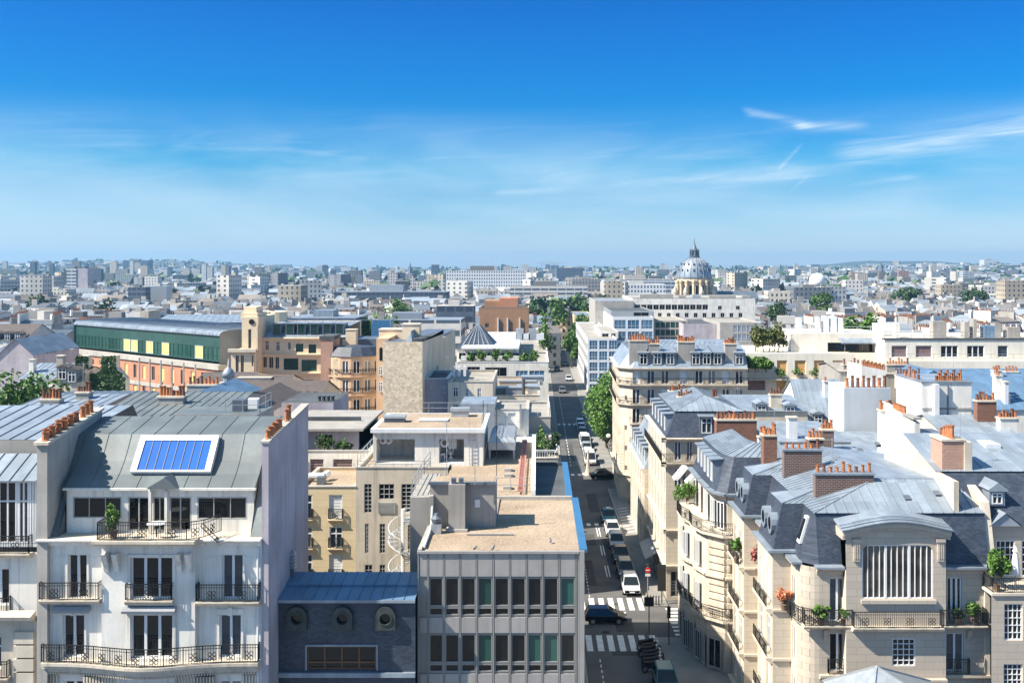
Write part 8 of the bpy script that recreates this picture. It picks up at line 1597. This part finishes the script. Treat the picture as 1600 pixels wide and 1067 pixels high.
# ================================================================== the packed city, house by house
def proto(kind, seed):
    rn = random.Random(seed); w, d = {'mansard': (15, 11), 'gable': (12, 10), 'flat': (17, 12), 'slab': (26, 12), 'hip': (13, 11), 'low': (14, 16)}[kind]
    h = {'mansard': 15.5, 'gable': 15, 'flat': 19, 'slab': 22, 'hip': 14.5, 'low': 11}[kind]; wall = {'mansard': 'farwhite', 'gable': 'farwhite', 'flat': 'farwhite', 'slab': 'farstrip', 'hip': 'farcream', 'low': 'fargrey'}[kind]
    t = thing('city_house', 'x', 'house', (0, 0, 0)); x0, x1, y0, y1 = -w/2, w/2, -d/2, d/2
    b = MB()
    for p, q in (((x0, y0), (x1, y0)), ((x1, y0), (x1, y1)), ((x1, y1), (x0, y1)), ((x0, y1), (x0, y0))): b.quad((*p, 0), (*q, 0), (*q, h), (*p, h))
    b.build('wall', wall, t)
    if kind == 'mansard':
        b = MB(); a = [(x0-.2, y0-.2), (x1+.2, y0-.2), (x1+.2, y1+.2), (x0-.2, y1+.2)]; c = [(x0, y0+1.4), (x1, y0+1.4), (x1, y1-1.4), (x0, y1-1.4)]
        for i in range(4): j = (i+1) % 4; b.quad((*a[i], h), (*a[j], h), (*c[j], h+3), (*c[i], h+3))
        b.build('mansard', 'slate' if 0 else 'farroof', t); b = MB(); b.roof((x0, y0+1.3, h+3.02), (x1, y0+1.3, h+3.02), (x1, 0, h+4.1), (x0, 0, h+4.1), 1.2, h=.08); b.quad((x1, y1-1.3, h+3.02), (x0, y1-1.3, h+3.02), (x0, 0, h+4.1), (x1, 0, h+4.1)); b.build('roof', 'farroof', t)
        for i in range(4): xx = x0+1.6+i*3.5; m = MB(); m.box(xx, xx+1.4, y0-.05, y0+1.6, h+.4, h+2.2); m.box(xx-.15, xx+1.55, y0-.2, y0+1.6, h+2.21, h+2.4); dd = m.build('dormer', 'frame', t); B((xx+.25, xx+1.15, y0-.07, y0-.055, h+.7, h+2.0)).build('pane', 'glassdark', dd)
        cps = [(x0+.05, x0+.9, -3.5, 3.5, h+5.8), (x1-.9, x1-.05, -2.5, 4, h+5.4)]
    elif kind in ('gable', 'hip'):
        e = 2.6; b = MB(); k = 0 if kind == 'gable' else 3.5
        b.roof((x0-.3, y0-.3, h), (x1+.3, y0-.3, h), (x1-k+.3, 0, h+e), (x0+k-.3, 0, h+e), 1.0, h=.08); b.roof((x1+.3, y1+.3, h), (x0-.3, y1+.3, h), (x0+k-.3, 0, h+e), (x1-k+.3, 0, h+e), 1.4, h=.08)
        b.tri((x0-.3, y0-.3, h), (x0+k-.3, 0, h+e), (x0-.3, y1+.3, h)); b.tri((x1+.3, y0-.3, h), (x1+.3, y1+.3, h), (x1-k+.3, 0, h+e)); b.build('roof', 'farroof', t)
        m = MB(); m.box(-2.2, -1.0, y0+1.0, y0+3, h+.5, h+2); dd = m.build('dormer', 'frame', t); B((-2.0, -1.2, y0+.98, y0+.995, h+.8, h+1.8)).build('pane', 'glassdark', dd)
        cps = [(x0+.1, x0+.9, -2.5, 3, h+e+1.6), (2.5, 4.2, .2, 1.0, h+e+1.3)]
    else:
        b = MB(); b.quad((x0+.3, y0+.3, h-.4), (x1-.3, y0+.3, h-.4), (x1-.3, y1-.3, h-.4), (x0+.3, y1-.3, h-.4)); b.box(x0, x1, y0, y0+.3, h, h+.25); b.box(x0, x1, y1-.3, y1, h, h+.25); b.box(x0, x0+.3, y0+.31, y1-.31, h, h+.25); b.box(x1-.3, x1, y0+.31, y1-.31, h, h+.25); b.build('roof', 'farflat', t)
        B((x0+3, x0+7, y0+4, y1-2, h-.4, h+2.4)).build('roof_box', 'farflat', t); B((x1-5, x1-2.4, y0+3, y0+6, h-.4, h+1.6)).build('lift_house', 'frame', t); cps = [(1, 1.8, 1, 4, h+1.8)]
        if kind == 'low': B((x0+1, x0+1.8, -5, 2, h, h+3)).build('chimney', 'farflat', t)
    for a, d_, e0, e1, zz in cps:
        b = MB(); b.box(a, d_, e0, e1, h-.3, zz); c = b.build('chimney', 'greyrender' if rn.random() < .6 else 'white', t); m = MB(); L = max(d_-a, e1-e0); n = max(2, int(L/.55))
        for i in range(n):
            px_, py_ = (a+(d_-a)*(i+.5)/n, (e0+e1)/2) if d_-a > e1-e0 else ((a+d_)/2, e0+(e1-e0)*(i+.5)/n); m.lathe(px_, py_, [(.16, zz), (.13, zz+.7+.3*(i % 2))], 5)
        m.build('chimney_pots', 'pot' if rn.random() < .25 else 'potdark', c)['kind'] = 'stuff'
    return t
KINDS_ = ['mansard', 'gable', 'flat', 'slab', 'hip', 'low']; DESC = {'mansard': 'pale mansard house with chimney stacks', 'gable': 'small house with a pitched zinc roof', 'flat': 'flat-roofed white apartment house', 'slab': 'long striped apartment slab', 'hip': 'cream house with a hipped zinc roof', 'low': 'low grey workshop with a flat roof'}
PROTO = {k: proto(k, i) for i, k in enumerate(KINDS_)}
def start(px):
    y0_ = 240
    for a, y in ((0, 240), (120, 215), (250, 250), (372, 260), (560, 262), (720, 300), (860, 470), (930, 400), (1195, 190), (3000, 190)):
        if px < a: return y0_
        y0_ = y
    return y0_
rn = random.Random(77); spots = []; Y = 185.0
while Y < 620:
    x = PX(-60, Y)+rn.uniform(0, 10)
    while x < PX(1660, Y):
        px = VX+x*FPX/Y; w = rn.uniform(10, 17)*(1 if Y < 240 else .68)
        if Y > start(px)+8 and not (-4 < x < 18 and Y < 460) and not (abs(x-PX(1085, 620)) < 34 and Y > 560) and not (px > 985 and px < 1190 and Y < 400) and not (1035 < px < 1135) and not (815 < px < 925 and 425 < Y < 510): spots.append((x+w/2, Y+rn.uniform(-5, 5), w))
        x += w+rn.choice((0, 0, .3, 3, 8))
    Y += 16 if Y < 260 else 12+Y*.012
spots.sort(key=lambda s: s[1]); used = {}; near, rest = spots[:290], spots[290:]
for i, (x, y, w) in enumerate(near):
    px = VX+x*FPX/y; k = rn.choices(KINDS_, (6, 5, 2.2, .8 if y > 300 else 0, 4, 2.5))[0]
    o = PROTO[k] if k not in used else copy_tree(PROTO[k]); used[k] = 1
    base = {'mansard': 15, 'gable': 12, 'flat': 17, 'slab': 26, 'hip': 13, 'low': 14}[k]; o.location = (x, y, -rn.uniform(0, 3.0)); s = w/base if k != 'slab' else .8; zs = 1-.40*min(1, max(0, (y-200)/260)); o.scale = (s, rn.uniform(.85, 1.1)*(1 if y < 250 else .85), rn.uniform(.90, 1.12)*zs); o.rotation_euler = (0, 0, rn.choice((0, 0, .12, -.2, .35, PI/2, PI/2-.2, PI/2+.3, -.35)))
    side = 'in the roofs left of the ochre institute' if px < 380 else 'in the roofs beyond the ochre institute' if px < 760 else 'in the roofs around the ribbed dome' if px < 1190 else 'in the roofs behind the white apartments'
    o['label'] = DESC[k] + ' ' + side; o['group'] = k + ' houses ' + side
# beyond those the roofs run together: one mass
b = MB(); rn = random.Random(5)
def hut(b, x, y, w, d, h, r, a, z0=0):
    c, s = math.cos(a), math.sin(a); q = lambda u, v, z: (x+u*c-v*s, y+u*s+v*c, z0+z); mi = rn.choice((0, 0, 1, 2)); P4 = [(-w/2, -d/2), (w/2, -d/2), (w/2, d/2), (-w/2, d/2)]
    for i in range(4): p_, r_ = P4[i], P4[(i+1) % 4]; b.quad(q(*p_, 0), q(*r_, 0), q(*r_, h), q(*p_, h), mi)
    m = rn.choice((3, 3, 4, 5))
    if r < .6: b.quad(*[q(*p_, h) for p_ in P4], 6)
    else:
        b.quad(q(-w/2, -d/2, h), q(w/2, -d/2, h), q(w/2, 0, h+r), q(-w/2, 0, h+r), m); b.quad(q(w/2, d/2, h), q(-w/2, d/2, h), q(-w/2, 0, h+r), q(w/2, 0, h+r), m); b.tri(q(-w/2, -d/2, h), q(-w/2, 0, h+r), q(-w/2, d/2, h), mi); b.tri(q(w/2, -d/2, h), q(w/2, d/2, h), q(w/2, 0, h+r), mi)
    if rn.random() < .8:
        u = rn.uniform(-w*.4, w*.4); v = rn.uniform(-2, 2); hh = h+r+1.8; ps = [(u-1.6, v-.5), (u+1.6, v-.5), (u+1.6, v+.5), (u-1.6, v+.5)]
        for i in range(4): b.quad(q(*ps[i], h), q(*ps[(i+1) % 4], h), q(*ps[(i+1) % 4], hh), q(*ps[i], hh), 7)
        b.quad(*[q(*p_, hh) for p_ in ps], 8)
for x, y, w in rest: hut(b, x, y, w, rn.uniform(8, 12), rn.uniform(7, 12), rn.choice((0, 2, 2.5, 3)), rn.choice((0, .2, -.3, PI/2, .5)), 0)
def hill(x, y):
    k = max(0.0, min(1.0, (y-1500)/3300)); k = k*k*(3-2*k); px = VX+x*FPX/y
    return k*(13 + 6*math.sin(x*.0011+.6) + 4*math.sin(x*.0031+1) + 3*math.sin(y*.002+x*.0007) + (22 if px < 560 else 0)*min(1, (560-px)/300 if px < 560 else 0) + (16 if px > 1150 else 0)*min(1, (px-1150)/350 if px > 1150 else 0) - 6*math.exp(-((px-930)/200)**2)) + 46*math.exp(-((px-1400)/150)**2)*min(1, max(0, (y-4700)/1800)) + 26*math.exp(-((px-200)/230)**2)*min(1, max(0, (y-3600)/1800))
Y = 622.0
while Y < 5200:
    x = PX(-40, Y); far = Y > 1500
    while x < PX(1640, Y):
        w = rn.uniform(6, 15)*(1+Y/1500); d = rn.uniform(8, 12)*(1+Y/3000); tall = rn.random() < .06
        if not (abs(x+w/2-PX(1085, 620)) < 40 and Y < 680) and not (1240 < VX+(x+w/2)*FPX/Y < 1312 and 690 < Y < 925): hut(b, x+w/2, Y+rn.uniform(-9, 9), w, d, rn.uniform(7, 12.5)+(rn.uniform(4, 16) if tall else 0), 0 if tall else rn.choice((0, 0, 2.5, 3.5)), rn.choice((0, .2, -.3, PI/2, .5, -.6)), hill(x, Y))
        x += w*rn.uniform(1.0, 1.5 if not far else 2.6)
    Y += 13+Y*.023
def massmat(name, c): return pbr(name, (lambda nt, P: (lambda x, y, z: e_mix(nt, ((((x+y)/3.0).fract() > .35) * (((x+y)/3.0).fract() < .7) * ((z/3.1).fract() > .2) * ((z/3.1).fract() < .7)), e_mix(nt, e_noise(nt, P, .03, 3).ss(.35, .65), sc(c, .72), sc(c, 1.12)), (.06, .07, .09)))(*e_sep(nt, P))), .75)
def massroof(name, c): return pbr(name, lambda nt, P: e_mix(nt, e_noise(nt, P, .04, 3).ss(.35, .65), sc(c, .65), sc(c, 1.25)), .6, .1)
tag(b.build('distant_city', [massmat('mass_white', (.62, .60, .56)), massmat('mass_cream', (.44, .38, .30)), massmat('mass_grey', (.17, .18, .20)), massroof('mass_zinc', (.26, .30, .35)), massroof('mass_slate', (.12, .14, .175)), massroof('mass_tile', (.20, .175, .16)), massroof('mass_flat', (.38, .37, .35)), 'greyrender', 'potdark']), 'hazy mass of roofs and blocks filling the distance up to the skyline', 'city', None, 'stuff')
# the hills behind
b = MB(); nx, ny = 90, 34; ys = [1450*(9200/1450)**(j/ny) for j in range(ny+1)]; n0 = len(b.v)
for y in ys:
    for i in range(nx+1): x = (i/nx*2.6-1.3)*y*.75; b.v.append((x, y, hill(x, y) + (3*math.sin(x*.013)+2.5*math.sin(x*.031+y*.01))*min(1, max(0, (y-2500)/2000)) + .05))
for j in range(ny):
    for i in range(nx): a = j*(nx+1)+i; b.f.append((a, a+1, a+nx+2, a+nx+1)); b.mi.append(0)
M['hills'] = pbr('wooded_hills', lambda nt, P: e_mix(nt, e_noise(nt, P, .012, 5, .65).ss(.4, .6), (.03, .055, .03), (.08, .09, .08)), .95); tag(b.build('hills', 'hills', None, True), kind='structure')
b = MB(); rn = random.Random(9)
for i in range(600):
    y = rn.uniform(700, 5000); x = PX(rn.uniform(-20, 1620), y); r = rn.uniform(4, 9)*(1+y/4000); z0 = hill(x, y)+rn.uniform(6, 16)
    if abs(x-PX(1085, 620)) < 45 and y < 760: continue
    for k in range(7): c = Vector((x+rn.gauss(0, r*.6), y+rn.gauss(0, r*.6), z0+rn.gauss(0, r*.25))); e = Vector((rn.gauss(0, 1), rn.gauss(0, 1), rn.gauss(0, 1))).normalized()*r*.55; g = e.orthogonal().normalized()*r*.5; b.quad(c-e, c-g, c+e, c+g)
tag(b.build('distant_greenery', 'leafdark'), 'dark specks of trees scattered through the distant city and ridges', 'trees', None, 'stuff')
# ================================================================== air
b = MB(); b.box(-9400, 9400, -320, 9500, -1.2, 160); hz = b.build('haze', pbr('haze_air', plain((0, 0, 0))))
m = hz.data.materials[0]; nt = m.node_tree; nt.nodes.clear(); out = nt.nodes.new('ShaderNodeOutputMaterial'); v = nt.nodes.new('ShaderNodeVolumePrincipled'); v.inputs['Color'].default_value = (.34, .66, 1.0, 1); v.inputs['Density'].default_value = HAZE = 1.2e-4; v.inputs['Anisotropy'].default_value = .2; nt.links.new(v.outputs[0], out.inputs['Volume']); tag(hz, kind='stuff')
